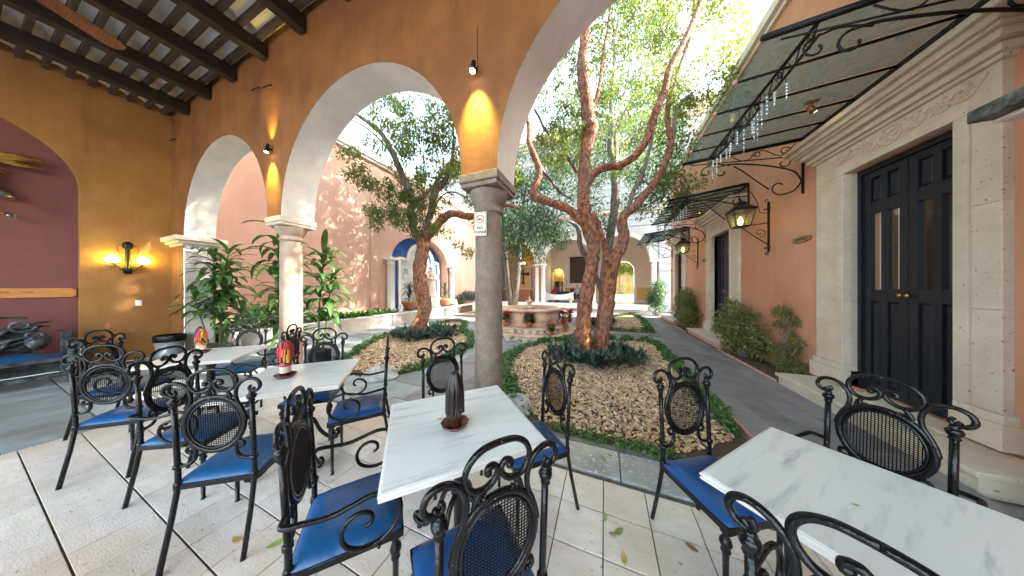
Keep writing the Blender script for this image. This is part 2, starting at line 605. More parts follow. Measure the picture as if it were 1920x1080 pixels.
def dup(o, loc, rz, label, group=None):
    c = copy_tree(o)
    c.location = loc
    c.rotation_euler = (0, 0, rz)
    c['label'] = label
    if group:
        c['group'] = group
    return c


def inst(me_obj, name, loc, rz=0.0, parent=None, rot=None, scale=None):
    """another piece sharing the mesh of me_obj"""
    o = bpy.data.objects.new(name, me_obj.data)
    C.objects.link(o)
    o.parent = parent
    o.location = loc
    o.rotation_euler = rot if rot else (0, 0, rz)
    if scale:
        o.scale = scale
    for m_ in me_obj.modifiers:
        if m_.type == 'BEVEL':
            b = o.modifiers.new('bevel', 'BEVEL')
            b.width, b.segments, b.limit_method = m_.width, m_.segments, m_.limit_method
    return o


def smooth_path(pts, k=6, closed=False):
    """Catmull-Rom through points of any dimension"""
    P = [np.array(p, dtype=float) for p in pts]
    n = len(P)
    out = []
    rngi = range(n) if closed else range(n - 1)
    for i in rngi:
        if closed:
            a, b, c_, d_ = P[i - 1], P[i], P[(i + 1) % n], P[(i + 2) % n]
        else:
            a, b, c_, d_ = P[max(i - 1, 0)], P[i], P[i + 1], P[min(i + 2, n - 1)]
        for j in range(k):
            t = j / k
            out.append(0.5 * ((2 * b) + (-a + c_) * t + (2 * a - 5 * b + 4 * c_ - d_) * t * t + (-a + 3 * b - 3 * c_ + d_) * t ** 3))
    if not closed:
        out.append(P[-1])
    return [tuple(float(q) for q in p) for p in out]


def spiral(c, r0, r1, a0, turns, n=20):
    """2D spiral from radius r0 at angle a0, winding by turns (sign gives the sense), to radius r1"""
    out = []
    for i in range(n + 1):
        t = i / n
        r = r0 + (r1 - r0) * t
        a = a0 + turns * 2 * math.pi * t
        out.append((c[0] + r * math.cos(a), c[1] + r * math.sin(a)))
    return out


def text_mesh(s, size, material, parent, loc, rot, ext=0.002, name='lettering'):
    cu = bpy.data.curves.new(name, 'FONT')
    cu.body = s
    cu.size = size
    cu.extrude = ext
    cu.align_x = 'CENTER'
    cu.align_y = 'CENTER'
    cu.materials.append(M[material])
    o = bpy.data.objects.new(name, cu)
    C.objects.link(o)
    o.parent = parent
    o.location = loc
    o.rotation_euler = rot
    dg = bpy.context.evaluated_depsgraph_get()
    me = bpy.data.meshes.new_from_object(o.evaluated_get(dg))
    bpy.data.objects.remove(o)
    o = bpy.data.objects.new(name, me)
    C.objects.link(o)
    o.parent = parent
    o.location = loc
    o.rotation_euler = rot
    return o

# ================================================================== THE GROUND
rnd = random.Random(7)
g = MB()
g.add([(-60, -40, -.06), (60, -40, -.06), (60, 90, -.06), (-60, 90, -.06)], [(0, 1, 2, 3)])
ground = g.build('ground', 'joint_sand', kind='structure')

TY1 = 2.035
# dining terrace: mortar bed, square tiles laid one by one
b = MB().bb(-5.1, 3.2, -4.6, TY1, -.05, -.012)
terrace = b.build('terrace_floor', 'grout', kind='structure')
P_ = .288
t0 = MB().bb(-.1405, .1405, -.1395, .1395, -.014, 0).build('floor_tile', 'floor_tile', terrace, bevel=.002)
first = True
for j in range(10):
    yc = 1.561 + .288 - .288 * j
    for i in range(29):
        xc = -.01 - .144 + .288 * (i - 17)
        if xc < -5.05 or xc > 3.2:
            continue
        if j > 7 and (xc < -4.2 or xc > 1.5):
            continue
        if first:
            t0.location = (xc, yc, 0)
            first = False
        else:
            inst(t0, 'floor_tile', (xc, yc, rnd.uniform(-.0006, .0006)), parent=terrace)
b = MB().bb(-5.1, 3.2, -4.6, -1.0, -.014, -.002)
b.build('plain_tiling', 'floor_tile', terrace)

# flagstones of the left end of the gallery
b = MB().bb(-9.4, -5.1, -4.6, 2.4, -.05, -.006)
stonef = b.build('gallery_floor', 'grout', kind='structure')
y = -1.6
k = 0
while y < 2.35:
    d = rnd.uniform(.34, .5)
    x = -9.4 + rnd.uniform(-.3, 0)
    while x < -5.12:
        w = rnd.uniform(.55, 1.05)
        x1 = min(x + w, -5.11)
        if x1 - x > .08:
            z = rnd.uniform(-.003, .001)
            MB().bb(max(x, -9.39) + .010, x1 - .010, y + .010, min(y + d, 2.4) - .010, -.02, z).build('flagstone', 'flagstone', stonef, bevel=.004)
        x = x1 + .0
        if x1 >= -5.12:
            break
    y += d
    k += 1

# stone sill along the arcade, under the columns
sill = MB().bb(-5.09, 3.2, TY1 + .005, 2.40, -.05, -.02).build('arcade_sill', 'grout', kind='structure')
xs = [-5.09, -3.9, -2.75, -1.62, -.62, .12, .78, 1.42, 2.3, 3.19]
for a, c_ in zip(xs, xs[1:]):
    MB().bb(a + .004, c_ - .004, TY1 + .008, 2.385 + rnd.uniform(-.01, .012), -.03, .006 + rnd.uniform(0, .003)).build('sill_stone', 'slab_stone', sill, bevel=.006)

# beds
BED1 = smooth_path([(-.72, 2.47), (-1.25, 3.05), (-1.82, 4.07), (-2.02, 4.75), (-1.98, 5.46), (-1.70, 6.3), (-1.10, 6.85), (.08, 7.35), (1.0, 7.72), (1.40, 7.55)], 5) + [(1.42, 5.4), (1.33, 2.98), (.72, 2.46)]
BED2 = smooth_path([(-3.72, 2.75), (-4.35, 2.78), (-5.07, 3.1), (-5.5, 3.6), (-6.24, 4.7), (-6.8, 6.3), (-6.87, 7.4), (-6.48, 8.6), (-5.9, 8.8), (-5.45, 8.3), (-4.8, 7.1), (-3.95, 6.3), (-3.4, 5.5), (-3.18, 4.6), (-3.2, 3.6), (-3.45, 2.95)], 4, closed=True)
BED3 = [(-.83, 9.1), (-.83, 10.6), (-.1, 12.2), (.5, 13.6), (1.7, 15.4), (1.75, 13.0), (1.62, 9.15), (.45, 9.0)]
BED4 = [(-8.0, 10.6), (-4.6, 10.6), (-3.6, 12.2), (-4.2, 14.6), (-7.6, 14.6)]


def inside(p, poly):
    x, y = p[0], p[1]
    c_ = False
    n = len(poly)
    for i in range(n):
        x0, y0 = poly[i][0], poly[i][1]
        x1, y1 = poly[i - 1][0], poly[i - 1][1]
        if (y0 > y) != (y1 > y) and x < (x1 - x0) * (y - y0) / (y1 - y0 + 1e-12) + x0:
            c_ = not c_
    return c_


def edge_dist(p, poly):
    best = 9e9
    n = len(poly)
    for i in range(n):
        ax, ay = poly[i - 1][0], poly[i - 1][1]
        bx, by = poly[i][0], poly[i][1]
        dx, dy = bx - ax, by - ay
        t = max(0, min(1, ((p[0] - ax) * dx + (p[1] - ay) * dy) / (dx * dx + dy * dy + 1e-12)))
        best = min(best, math.hypot(p[0] - ax - t * dx, p[1] - ay - t * dy))
    return best


# grey walk of big slabs round the beds
walk = MB().bb(-8.2, 1.36, 2.40, 16.2, -.05, -.006).build('courtyard_walk', 'joint_sand', kind='structure')
y = 2.40
row = 0
nst = 0
while y < 12.8:
    d = .42
    x = -8.2 - rnd.uniform(0, .5)
    while x < 1.3:
        w = rnd.choice([.6, .75, .9])
        x0, x1 = max(x, -8.2), min(x + w, 1.30)
        cs = [(x0, y), (x1, y), (x1, y + d), (x0, y + d), ((x0 + x1) / 2, y + d / 2)]
        if x1 - x0 > .12 and not all(inside(c_, BED1) or inside(c_, BED2) for c_ in cs):
            if nst < 290:
                MB().bb(x0 + .007, x1 - .007, y + .007, y + d - .007, -.03, rnd.uniform(-.003, .001)).build('walk_slab', 'slate_paver' if x1 > -2.6 else 'flagstone', walk)
                nst += 1
        x += w
    y += d
    row += 1

# the slate path along the house
path = MB().bb(1.40, 2.62, 2.40, 16.2, -.05, -.004).build('slate_path', 'joint_sand', kind='structure')
for i in range(4):
    y = 2.41 + (i % 2) * -.3
    x0 = 1.42 + i * .302
    while y < 16.15:
        y1 = min(y + .605, 16.19)
        ya = max(y, 2.41)
        if y1 - ya > .05:
            MB().bb(x0 + .005, x0 + .297, ya + .005, y1 - .005, -.03, rnd.uniform(-.002, .002)).build('slate_paver', 'slate_paver', path)
        y += .605
kerb = MB()
kerb.bb(1.385, 1.412, 2.62, 8.2, -.04, .030)
kerb.bb(1.385, 1.412, 9.1, 16.1, -.04, .030)
kerb.bb(2.622, 2.65, 5.2, 7.3, -.04, .025)
kerb.bb(2.622, 2.65, 9.75, 11.3, -.04, .025)
kerb.build('path_kerb', 'kerb_paint', kind='structure')
MB().bb(2.651, 3.2, 5.2, 16.1, -.04, .012).build('border_soil', 'soil', kind='structure')
MB().bb(1.413, 3.2, 2.385, 2.40, -.04, -.01).build('threshold_strip', 'grout', kind='structure')


def bed(poly, name, seed, n, zc=.022):
    s_ = MB().prism(poly, -.04, zc - .012).build(name, 'soil', kind='structure')
    return s_


bed(BED1, 'gravel_bed', 1, 0)
bed(BED2, 'gravel_bed', 2, 0)
bed(BED3, 'gravel_bed', 3, 0)
bed(BED4, 'planted_bed', 4, 0)

# pebbles
_t = (1 + 5 ** .5) / 2
ICO = np.array([(-1, _t, 0), (1, _t, 0), (-1, -_t, 0), (1, -_t, 0), (0, -1, _t), (0, 1, _t), (0, -1, -_t), (0, 1, -_t), (_t, 0, -1), (_t, 0, 1), (-_t, 0, -1), (-_t, 0, 1)]) / math.hypot(1, _t)
ICOF = np.array([(0, 11, 5), (0, 5, 1), (0, 1, 7), (0, 7, 10), (0, 10, 11), (1, 5, 9), (5, 11, 4), (11, 10, 2), (10, 7, 6), (7, 1, 8), (3, 9, 4), (3, 4, 2), (3, 2, 6), (3, 6, 8), (3, 8, 9), (4, 9, 5), (2, 4, 11), (6, 2, 10), (8, 6, 7), (9, 8, 1)])


def rotmats(n, rs, tilt=math.pi):
    a = rs.uniform(0, 2 * math.pi, n)
    b_ = rs.uniform(-tilt, tilt, n)
    c_ = rs.uniform(-tilt, tilt, n)
    ca, sa, cb, sb, cc, sc = np.cos(a), np.sin(a), np.cos(b_), np.sin(b_), np.cos(c_), np.sin(c_)
    Rz = np.zeros((n, 3, 3)); Rz[:, 0, 0] = ca; Rz[:, 0, 1] = -sa; Rz[:, 1, 0] = sa; Rz[:, 1, 1] = ca; Rz[:, 2, 2] = 1
    Rx = np.zeros((n, 3, 3)); Rx[:, 0, 0] = 1; Rx[:, 1, 1] = cb; Rx[:, 1, 2] = -sb; Rx[:, 2, 1] = sb; Rx[:, 2, 2] = cb
    Ry = np.zeros((n, 3, 3)); Ry[:, 1, 1] = 1; Ry[:, 0, 0] = cc; Ry[:, 0, 2] = sc; Ry[:, 2, 0] = -sc; Ry[:, 2, 2] = cc
    return Rz @ Rx @ Ry


def pebbles(poly, n, seed, size, margin=.0, label='', ylim=None):
    rs = np.random.RandomState(seed)
    xs_, ys_ = [p[0] for p in poly], [p[1] for p in poly]
    pts = []
    while len(pts) < n:
        p = (rs.uniform(min(xs_), max(xs_)), rs.uniform(min(ys_), max(ys_)))
        if inside(p, poly) and (not margin or edge_dist(p, poly) > margin):
            pts.append(p)
    pts = np.array(pts)
    s_ = rs.uniform(.55, 1.35, n)[:, None] * size
    dims = np.stack([np.ones(n), rs.uniform(.6, .95, n), rs.uniform(.35, .6, n)], 1) * s_
    v = ICO[None] * (1 + rs.uniform(-.13, .13, (n, 12))[..., None])
    v = v * dims[:, None, :]
    v = np.einsum('nij,nkj->nki', rotmats(n, rs, .5), v)
    z = rs.uniform(.010, .030, n)
    v[..., 0] += pts[:, 0][:, None]
    v[..., 1] += pts[:, 1][:, None]
    v[..., 2] += z[:, None]
    f = (ICOF[None] + (np.arange(n) * 12)[:, None, None]).reshape(-1, 3)
    o = npmesh('pebbles', v.reshape(-1, 3), f, 'pebble', kind='stuff', smooth=True)
    tag(o, label, 'pebbles', kind='stuff')
    return o


pebbles(BED1, 21000, 11, .0200, .10, 'tan pebbles filling the middle bed round the twin trunked tree')
pebbles(BED2, 12500, 12, .0215, .12, 'tan pebbles filling the bed round the left tree')
pebbles(BED3, 6000, 13, .024, .12, 'tan pebbles filling the small bed beyond the cross walk')

# ================================================================== THE GALLERY BUILDING
SP = 2.70                                   # springing of the arches
ARCH = [(-8.65, -5.15), (-4.74, -1.37), (-.965, 2.60)]
TOPZ = 5.78
arcade = thing('arcade_wall', 'orange plastered arcade wall with three white soffit arches', 'wall', (-3, 2.2, 0))


def arch_z(x):
    for a, c_ in ARCH:
        if a <= x <= c_:
            r = (c_ - a) / 2
            return SP + math.sqrt(max(0, r * r - (x - (a + c_) / 2) ** 2))
    return SP


xs = [-9.4, -8.65]
for a, c_ in ARCH:
    r = (c_ - a) / 2
    xs += [(a + c_) / 2 - r * math.cos(math.pi * i / 40) for i in range(41)]
xs += [3.2]
wf, wb, sf = MB(), MB(), None
for Y_, mb_ in ((2.0, wf), (2.45, wb)):
    for x0, x1 in zip(xs, xs[1:]):
        if x1 - x0 < 1e-5:
            continue
        z0, z1 = arch_z(x0), arch_z(x1)
        top = TOPZ if Y_ == 2.0 else 7.2
        q = [(x0, Y_, z0), (x1, Y_, z1), (x1, Y_, top), (x0, Y_, top)]
        mb_.add(q if Y_ == 2.0 else q[::-1], [(0, 1, 2, 3)], smooth=False)
wf.add([(-9.4, 2.0, 0), (-8.65, 2.0, 0), (-8.65, 2.0, SP), (-9.4, 2.0, SP)], [(0, 1, 2, 3)])
wf.add([(2.60, 2.0, 0), (3.2, 2.0, 0), (3.2, 2.0, SP), (2.60, 2.0, SP)], [(0, 1, 2, 3)])
wb.add([(-9.4, 2.45, 0), (-8.65, 2.45, 0), (-8.65, 2.45, SP), (-9.4, 2.45, SP)], [(3, 2, 1, 0)])
wb.add([(2.60, 2.45, 0), (3.2, 2.45, 0), (3.2, 2.45, SP), (2.60, 2.45, SP)], [(3, 2, 1, 0)])
wb.bb(-9.4, 3.2, 2.0, 2.45, 5.95, 7.2)
wb.bb(2.60, 2.63, 2.003, 2.447, 0, SP - .02)
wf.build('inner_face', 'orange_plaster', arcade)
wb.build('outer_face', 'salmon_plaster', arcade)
for a, c_ in ARCH:
    s_ = MB()
    r = (c_ - a) / 2
    n = 48
    vs = []
    for i in range(n + 1):
        x = (a + c_) / 2 - r * math.cos(math.pi * i / n)
        z = SP + r * math.sin(math.pi * i / n)
        for yy in (2.0, 2.15, 2.3, 2.45):
            w_ = .004 * math.sin(i * 1.7 + yy * 30) if yy not in (2.0, 2.45) else 0
            vs.append((x, yy, z + w_))
    fs = []
    for i in range(n):
        for k in range(3):
            fs.append((i * 4 + k, i * 4 + k + 1, i * 4 + k + 5, i * 4 + k + 4))
    s_.add(vs, fs, True)
    s_.build('arch_soffit', 'white_plaster', arcade)
# left half pier with moulded impost and a strip of painted tiles
p = MB()
p.bb(-8.66, -8.640, 2.012, 2.438, 0, 2.40)
p.build('pier_side', 'planter_stone', arcade)
p = MB()
for z0, z1, e in ((2.50, 2.54, .03), (2.54, 2.60, .09), (2.60, 2.70, .15)):
    p.bb(-9.4, -8.65 + e, 2.0 - e, 2.45 + e, z0, z1)
p.build('impost', 'stone', arcade, bevel=.012)
tl0 = None
for i in range(4):
    q = MB().bb(-8.655, -8.636, 2.02 + i * .106, 2.12 + i * .106, 2.405, 2.495).build('painted_tile', 'talavera', arcade)
p = MB()
p.bb(2.20, 3.2, 1.90, 2.52, 2.62, 2.70)
p.build('impost', 'moss_stone', arcade, bevel=.01)
p = MB()
for z0, z1, e in ((2.535, 2.56, .05), (2.56, 2.59, .16), (2.59, 2.618, .27)):
    p.bb(2.55 - e, 3.2, 1.98 - e * .2, 2.45 + e * .2, z0, z1)
p.build('impost_moulding', 'planter_stone', arcade, bevel=.012)
# electric conduit boxed up the wall over the middle column
MB().bb(-1.24, -1.18, 1.991, 1.999, 3.74, 4.15).build('conduit', 'orange_plaster', arcade)


def column(x, label, m_, sign=False):
    c = thing('stone_column', label, 'column', (x, 2.22, 0), group='stone columns of the arcade')
    s_ = MB()
    r = .150
    prof = [(r + .0, 0), (r, .12)]
    for i in range(1, 15):
        prof.append((r - .008 * (i / 14) + (.0015 if i % 2 else 0), .12 + i * (2.34 - .12) / 14))
    s_.lathe(prof, (x, 2.22, 0), 36)
    s_.build('shaft', m_, c)
    q = MB()
    q.lathe([(.142, 2.335), (.160, 2.345), (.160, 2.372), (.145, 2.38), (.145, 2.425), (.158, 2.435), (.178, 2.47), (.196, 2.51), (.205, 2.55), (.205, 2.565)], (x, 2.22, 0), 36)
    q.build('capital', m_, c)
    q = MB()
    q.bb(x - .207, x + .207, 1.985, 2.465, 2.567, 2.612)
    q.bb(x - .222, x + .222, 1.970, 2.480, 2.612, 2.70)
    q.build('abacus', 'stone' if m_ == 'column_pale' else m_, c, bevel=.012)
    return c


column(-1.168, 'grey pitted stone column in the middle bearing the no smoking sign', 'column_stone')
column(-4.945, 'pale pinkish stone column left of centre beside the potted palms', 'column_pale')

# signs on the columns


def smoke_sign(loc, rz, label, w=.135, h=.245, text=True):
    s_ = thing('no_smoking_sign', label, 'sign', loc, rz)
    MB().bb(-w / 2, w / 2, -.004, .004, -h / 2, h / 2).build('plate', 'sign_plate', s_, world=False)
    q = MB()
    q.bb(-w / 2 + .006, w / 2 - .006, -.0056, -.0044, h / 2 - .011, h / 2 - .008)
    q.bb(-w / 2 + .006, w / 2 - .006, -.0056, -.0044, -h / 2 + .008, -h / 2 + .011)
    q.bb(-w / 2 + .006, -w / 2 + .009, -.0056, -.0044, -h / 2 + .011, h / 2 - .011)
    q.bb(w / 2 - .009, w / 2 - .006, -.0056, -.0044, -h / 2 + .011, h / 2 - .011)
    zc = h * .20
    q.bb(-.030, .016, -.0062, -.0046, zc - .010, zc - .001)          # cigarette
    q.tube([(.022, -.0055, zc + .002), (.026, -.0055, zc + .010), (.018, -.0055, zc + .016), (.024, -.0055, zc + .026)], .0016, 5)
    q.build('cigarette_mark', 'sign_black', s_, world=False)
    ring = [(math.cos(a) * .040, -.0065, zc + math.sin(a) * .040) for a in [i * math.pi / 12 for i in range(24)]]
    q = MB().tube(ring, .0035, 5, closed=True)
    q.tube([(-.028, -.0068, zc + .028), (.028, -.0068, zc - .028)], .0032, 5)
    q.build('prohibition_ring', 'sign_red', s_, world=False)
    if text:
        text_mesh("NO", .046, 'sign_black', s_, (0, -.0055, -h * .17), (R(90), 0, 0), name='lettering')
        text_mesh("FUMAR", .040, 'sign_black', s_, (0, -.0055, -h * .355), (R(90), 0, 0), name='lettering')
    return s_


smoke_sign((-1.168 - .012, 2.22 - .162, 2.205), R(6), 'beige NO FUMAR sign with red barred cigarette, on the middle grey column')
smoke_sign((-4.945 - .163, 2.22 - .03, 2.10), R(-82), 'narrow edge-on notice plate on the left side of the pale column', .12, .20)

# ceiling: beams, battens and the white vaulted panels between
ceil = MB().bb(-9.4, 3.2, -4.6, 2.0, 5.76, 5.95).build('ceiling', 'ceiling_white', kind='structure')
BX = [-8.35 + 1.058 * i for i in range(11)]
bm0 = None
for x in BX:
    e = MB().box((0, -1.25, 5.40), (.15, 6.46, .22))
    if bm0 is None:
        bm0 = e.build('ceiling_beam', 'dark_wood', ceil, bevel=.01)
        bm0.location = (x, 0, 0)
    else:
        inst(bm0, 'ceiling_beam', (x, 0, 0), parent=ceil)
bt0 = None
k = 0
y = 1.885
while y > -4.4:
    if bt0 is None:
        bt0 = MB().box((-3.1, 0, 5.560), (12.58, .062, .095)).build('ceiling_batten', 'batten_wood', ceil, bevel=.006)
        bt0.location = (0, y, 0)
    else:
        inst(bt0, 'ceiling_batten', (0, y, 0), parent=ceil)
    y -= .2
vs = []
fs = []
for i in range(9):
    yy = -.1 + .2 * i / 8
    z = 5.605 + .075 * math.cos(math.pi * (i / 8 - .5)) ** .8 if 0 < i < 8 else 5.605
    for xx in (-.526, .526):
        vs.append((xx, yy, z))
for i in range(8):
    fs.append((i * 2, i * 2 + 1, i * 2 + 3, i * 2 + 2))
pan = None
n = 0
rest = MB()
y = 1.985
while y > -4.3:
    for x in [BX[0] - .529 - 1.058 * .0 + 1.058 * i for i in range(11)]:
        if y > -1.6 and n < 220:
            if pan is None:
                pan = MB().add(vs, fs, True).build('ceiling_panel', 'ceiling_white', ceil)
                pan.location = (x, y, 0)
            else:
                inst(pan, 'ceiling_panel', (x, y, rnd.uniform(-.004, .004)), parent=ceil)
            n += 1
        else:
            rest.add([(v_[0] + x, v_[1] + y, v_[2]) for v_ in vs], fs, True)
    y -= .2
rest.build('ceiling_panels', 'ceiling_white', ceil, kind='stuff')

# left end wall with its blind arch
lw = thing('end_wall', 'ochre plastered end wall with a mauve blind arch', 'wall', (-9.5, 0, 0))
AY, AR, AS = -.13, 1.12, 3.45
q, q2 = MB(), MB()
ys = [-4.6] + [AY - AR * math.cos(math.pi * i / 40) for i in range(41)] + [2.0]


def la(y):
    d = AR * AR - (y - AY) ** 2
    return AS + math.sqrt(d) if d > 0 else AS


for y0, y1 in zip(ys, ys[1:]):
    ins = abs((y0 + y1) / 2 - AY) < AR
    za, zb = (la(y0), la(y1)) if ins else (0, 0)
    q.add([(-9.4, y0, za), (-9.4, y1, zb), (-9.4, y1, 5.76), (-9.4, y0, 5.76)], [(0, 1, 2, 3)])
    if ins:
        q2.add([(-9.4, y0, za), (-9.4, y1, zb), (-9.56, y1, zb), (-9.56, y0, za)], [(0, 1, 2, 3)], True)
q2.add([(-9.4, AY + AR, 0), (-9.4, AY + AR, AS), (-9.56, AY + AR, AS), (-9.56, AY + AR, 0)], [(0, 1, 2, 3)])
q2.add([(-9.4, AY - AR, 0), (-9.4, AY - AR, AS), (-9.56, AY - AR, AS), (-9.56, AY - AR, 0)], [(0, 1, 2, 3)])
q.build('wall_face', 'ochre_plaster', lw)
q2.build('arch_reveal', 'ochre_plaster', lw)
MB().bb(-9.7, -9.56, -1.6, 1.3, 0, 5.0).build('blind_arch_back', 'mauve_plaster', lw)
# ================================================================== LEFT COURTYARD WALL WITH THE NICHE
cw = thing('courtyard_wall', 'tall salmon pink wall on the left with white coping and an arched blue niche', 'wall', (-9.6, 9, 0))
NY0, NY1, NS, NH = 8.0, 12.15, 2.97, 1.36
NC, NR = (NY0 + NY1) / 2, (NY1 - NY0) / 2


def nz(y):
    d = 1 - ((y - NC) / NR) ** 2
    return NS + NH * math.sqrt(d) if d > 0 else NS


ys = [5.46] + [NC - NR * math.cos(math.pi * i / 36) for i in range(37)] + [19.5]
q, q2 = MB(), MB()
for y0, y1 in zip(ys, ys[1:]):
    ins = NY0 - .001 < (y0 + y1) / 2 < NY1 + .001
    za, zb = (nz(y0), nz(y1)) if ins else (0, 0)
    q.add([(-9.4, y0, za), (-9.4, y1, zb), (-9.4, y1, 7.0), (-9.4, y0, 7.0)], [(0, 1, 2, 3)])
    if ins:
        q2.add([(-9.4, y0, za), (-9.4, y1, zb), (-10.0, y1, zb), (-10.0, y0, za)], [(0, 1, 2, 3)], True)
for yy in (NY0, NY1):
    q2.add([(-9.4, yy, 0), (-9.4, yy, NS), (-10.0, yy, NS), (-10.0, yy, 0)], [(0, 1, 2, 3)])
q.bb(-9.7, -9.33, 2.45, 5.46, 0, 7.0)
q.bb(-9.402, -9.37, 6.9, 7.25, .45, 6.9)
q.bb(-9.402, -9.37, 12.95, 13.3, .45, 6.9)
q.build('wall_face', 'salmon_plaster', cw)
q2.build('niche_reveal', 'salmon_plaster', cw)
MB().bb(-10.12, -10.0, 7.8, 12.4, 0, 4.6).build('niche_back', 'niche_blue', cw)
q = MB()
q.bb(-9.75, -9.28, 2.45, 19.5, 7.0, 7.10)
q.bb(-9.75, -9.20, 2.45, 19.5, 7.10, 7.20)
q.bb(-9.75, -9.32, 2.45, 19.5, 7.20, 7.55)
q.build('coping', 'cream_paint', cw)
# tiled panel with stepped arched frame in the niche
fr = thing('tile_panel', 'stepped white frame of grey glazed tiles inside the blue niche', 'wall panel', (-9.99, 10.4, .5))
out = [(8.83, .45), (8.83, 3.18), (9.38, 3.18)] + [(10.41 - 1.03 * math.cos(math.pi * i / 16), 3.18 + .92 * math.sin(math.pi * i / 16)) for i in range(1, 16)] + [(11.44, 3.18), (11.99, 3.18), (11.99, .45)]
inn = [(8.98, .45), (8.98, 3.03), (9.53, 3.03)] + [(10.41 - .88 * math.cos(math.pi * i / 16), 3.05 + .90 * math.sin(math.pi * i / 16)) for i in range(1, 16)] + [(11.29, 3.03), (11.84, 3.03), (11.84, .45)]
q = MB()
for i in range(len(out) - 1):
    a, b_, c_, d_ = out[i], out[i + 1], inn[i + 1], inn[i]
    vs = [(-9.90, a[0], a[1]), (-9.90, b_[0], b_[1]), (-9.90, c_[0], c_[1]), (-9.90, d_[0], d_[1]), (-9.998, a[0], a[1]), (-9.998, b_[0], b_[1]), (-9.998, c_[0], c_[1]), (-9.998, d_[0], d_[1])]
    q.add(vs, [(0, 1, 2, 3), (0, 4, 5, 1), (3, 2, 6, 7), (0, 3, 7, 4), (1, 5, 6, 2)])
q.build('frame', 'cream_paint', fr)
for i in range(11):
    for j in range(13):
        yy, zz = 9.0 + .26 * i, .47 + .265 * j
        top = 3.03 if (yy < 9.5 or yy + .25 > 11.3) else 3.05 + .90 * math.sqrt(max(0, 1 - ((yy + .125 - 10.41) / .9) ** 2))
        z1 = min(zz + .258, top)
        if z1 - zz < .06 or yy + .25 > 11.84:
            continue
        deco = (i % 3 == 1 and j % 3 == 1)
        MB().bb(-9.998, -9.978, yy, yy + .252, zz, z1).build('wall_tile', 'talavera' if deco else 'niche_tile', fr)


def small_column(x, y, z0, z1, r, label, group=None, m_='cream_paint'):
    c = thing('white_column', label, 'column', (x, y, z0), group=group)
    MB().lathe([(r * 1.35, z0), (r * 1.35, z0 + r * .5), (r * 1.15, z0 + r * .7), (r, z0 + r), (r * .93, z1 - r * 2), (r * 1.08, z1 - r * 1.9), (r * 1.08, z1 - r * 1.7), (r * .95, z1 - r * 1.6), (r * .97, z1 - r * 1.1), (r * 1.35, z1 - r * .7)], (x, y, 0), 20).build('shaft', m_, c)
    MB().bb(x - r * 1.5, x + r * 1.5, y - r * 1.5, y + r * 1.5, z1 - r * .7, z1).build('capital', m_, c)
    return c


small_column(-9.22, 7.80, .47, 2.97, .17, 'white column at the left edge of the blue niche')
small_column(-9.22, 12.40, .47, 2.97, .17, 'white column at the right edge of the blue niche')

# long planter
pl = thing('planter', 'long low white stone planter along the pink wall', 'planter', (-8.3, 8, 0))
px_ = [(-8.2, 2.5), (-8.2, 7.0), (-8.12, 7.0), (-8.12, 7.5), (-8.2, 7.5), (-8.25, 10), (-8.32, 12.4), (-8.45, 13.4), (-8.75, 14.6), (-9.0, 16.0)]
q, cap = MB(), MB()
for (x0, y0), (x1, y1) in zip(px_, px_[1:]):
    q.add([(x0, y0, -.03), (x1, y1, -.03), (x1, y1, .42), (x0, y0, .42), (x0 - .16, y0, -.03), (x1 - .16, y1, -.03), (x1 - .16, y1, .42), (x0 - .16, y0, .42)],
          [(0, 1, 2, 3), (3, 2, 6, 7), (5, 4, 7, 6)])
    for z0, z1, e in ((.42, .445, .02), (.445, .48, .04)):
        cap.add([(x0 + e, y0, z0), (x1 + e, y1, z0), (x1 + e, y1, z1), (x0 + e, y0, z1), (x0 - .2, y0, z0), (x1 - .2, y1, z0), (x1 - .2, y1, z1), (x0 - .2, y0, z1)],
                [(0, 1, 2, 3), (3, 2, 6, 7), (5, 4, 7, 6), (0, 4, 5, 1)])
q.build('planter_wall', 'planter_stone', pl)
cap.build('coping', 'cream_paint', pl)
MB().bb(-10.0, -8.3, 2.5, 13.4, 0, .40).build('soil', 'soil', pl)

# ================================================================== THE HOUSE ON THE RIGHT
WX = 3.2
house = thing('house_wall', 'orange house front with three doors along the slate path', 'house', (3.3, 7, 0))
DOORS = [(4.215, .555, .28, .47), (8.55, .555, .42, .50), (12.65, .50, .42, .48)]     # centre, half width, near jamb, far jamb
q = MB()
seg = []
y = -4.8
for yc, hw, a, b_ in DOORS:
    q.bb(WX, WX + .3, y, yc - hw, -.05, 6.9)
    q.bb(WX, WX + .3, yc - hw, yc + hw, 3.16, 6.9)
    q.bb(WX, WX + .3, yc - hw, yc + hw, -.05, .17)
    y = yc + hw
q.bb(WX, WX + .3, y, 14.25, -.05, 6.9)
q.build('wall_face', 'house_plaster', house)
q = MB()
q.bb(WX - .06, WX + .34, -1, 14.30, 6.90, 7.00)
q.bb(WX - .14, WX + .34, -1, 14.35, 7.00, 7.12)
q.bb(WX - .02, WX + .34, -1, 14.27, 7.12, 7.42)
q.build('roof_cornice', 'cream_paint', house)


def scroll3(mb, pts2, o, ax, ay, r, n=6, k=4):
    o, ax, ay = Vector(o), Vector(ax), Vector(ay)
    mb.tube([o + ax * p[0] + ay * p[1] for p in (smooth_path(pts2, k) if k > 1 else pts2)], r, n)


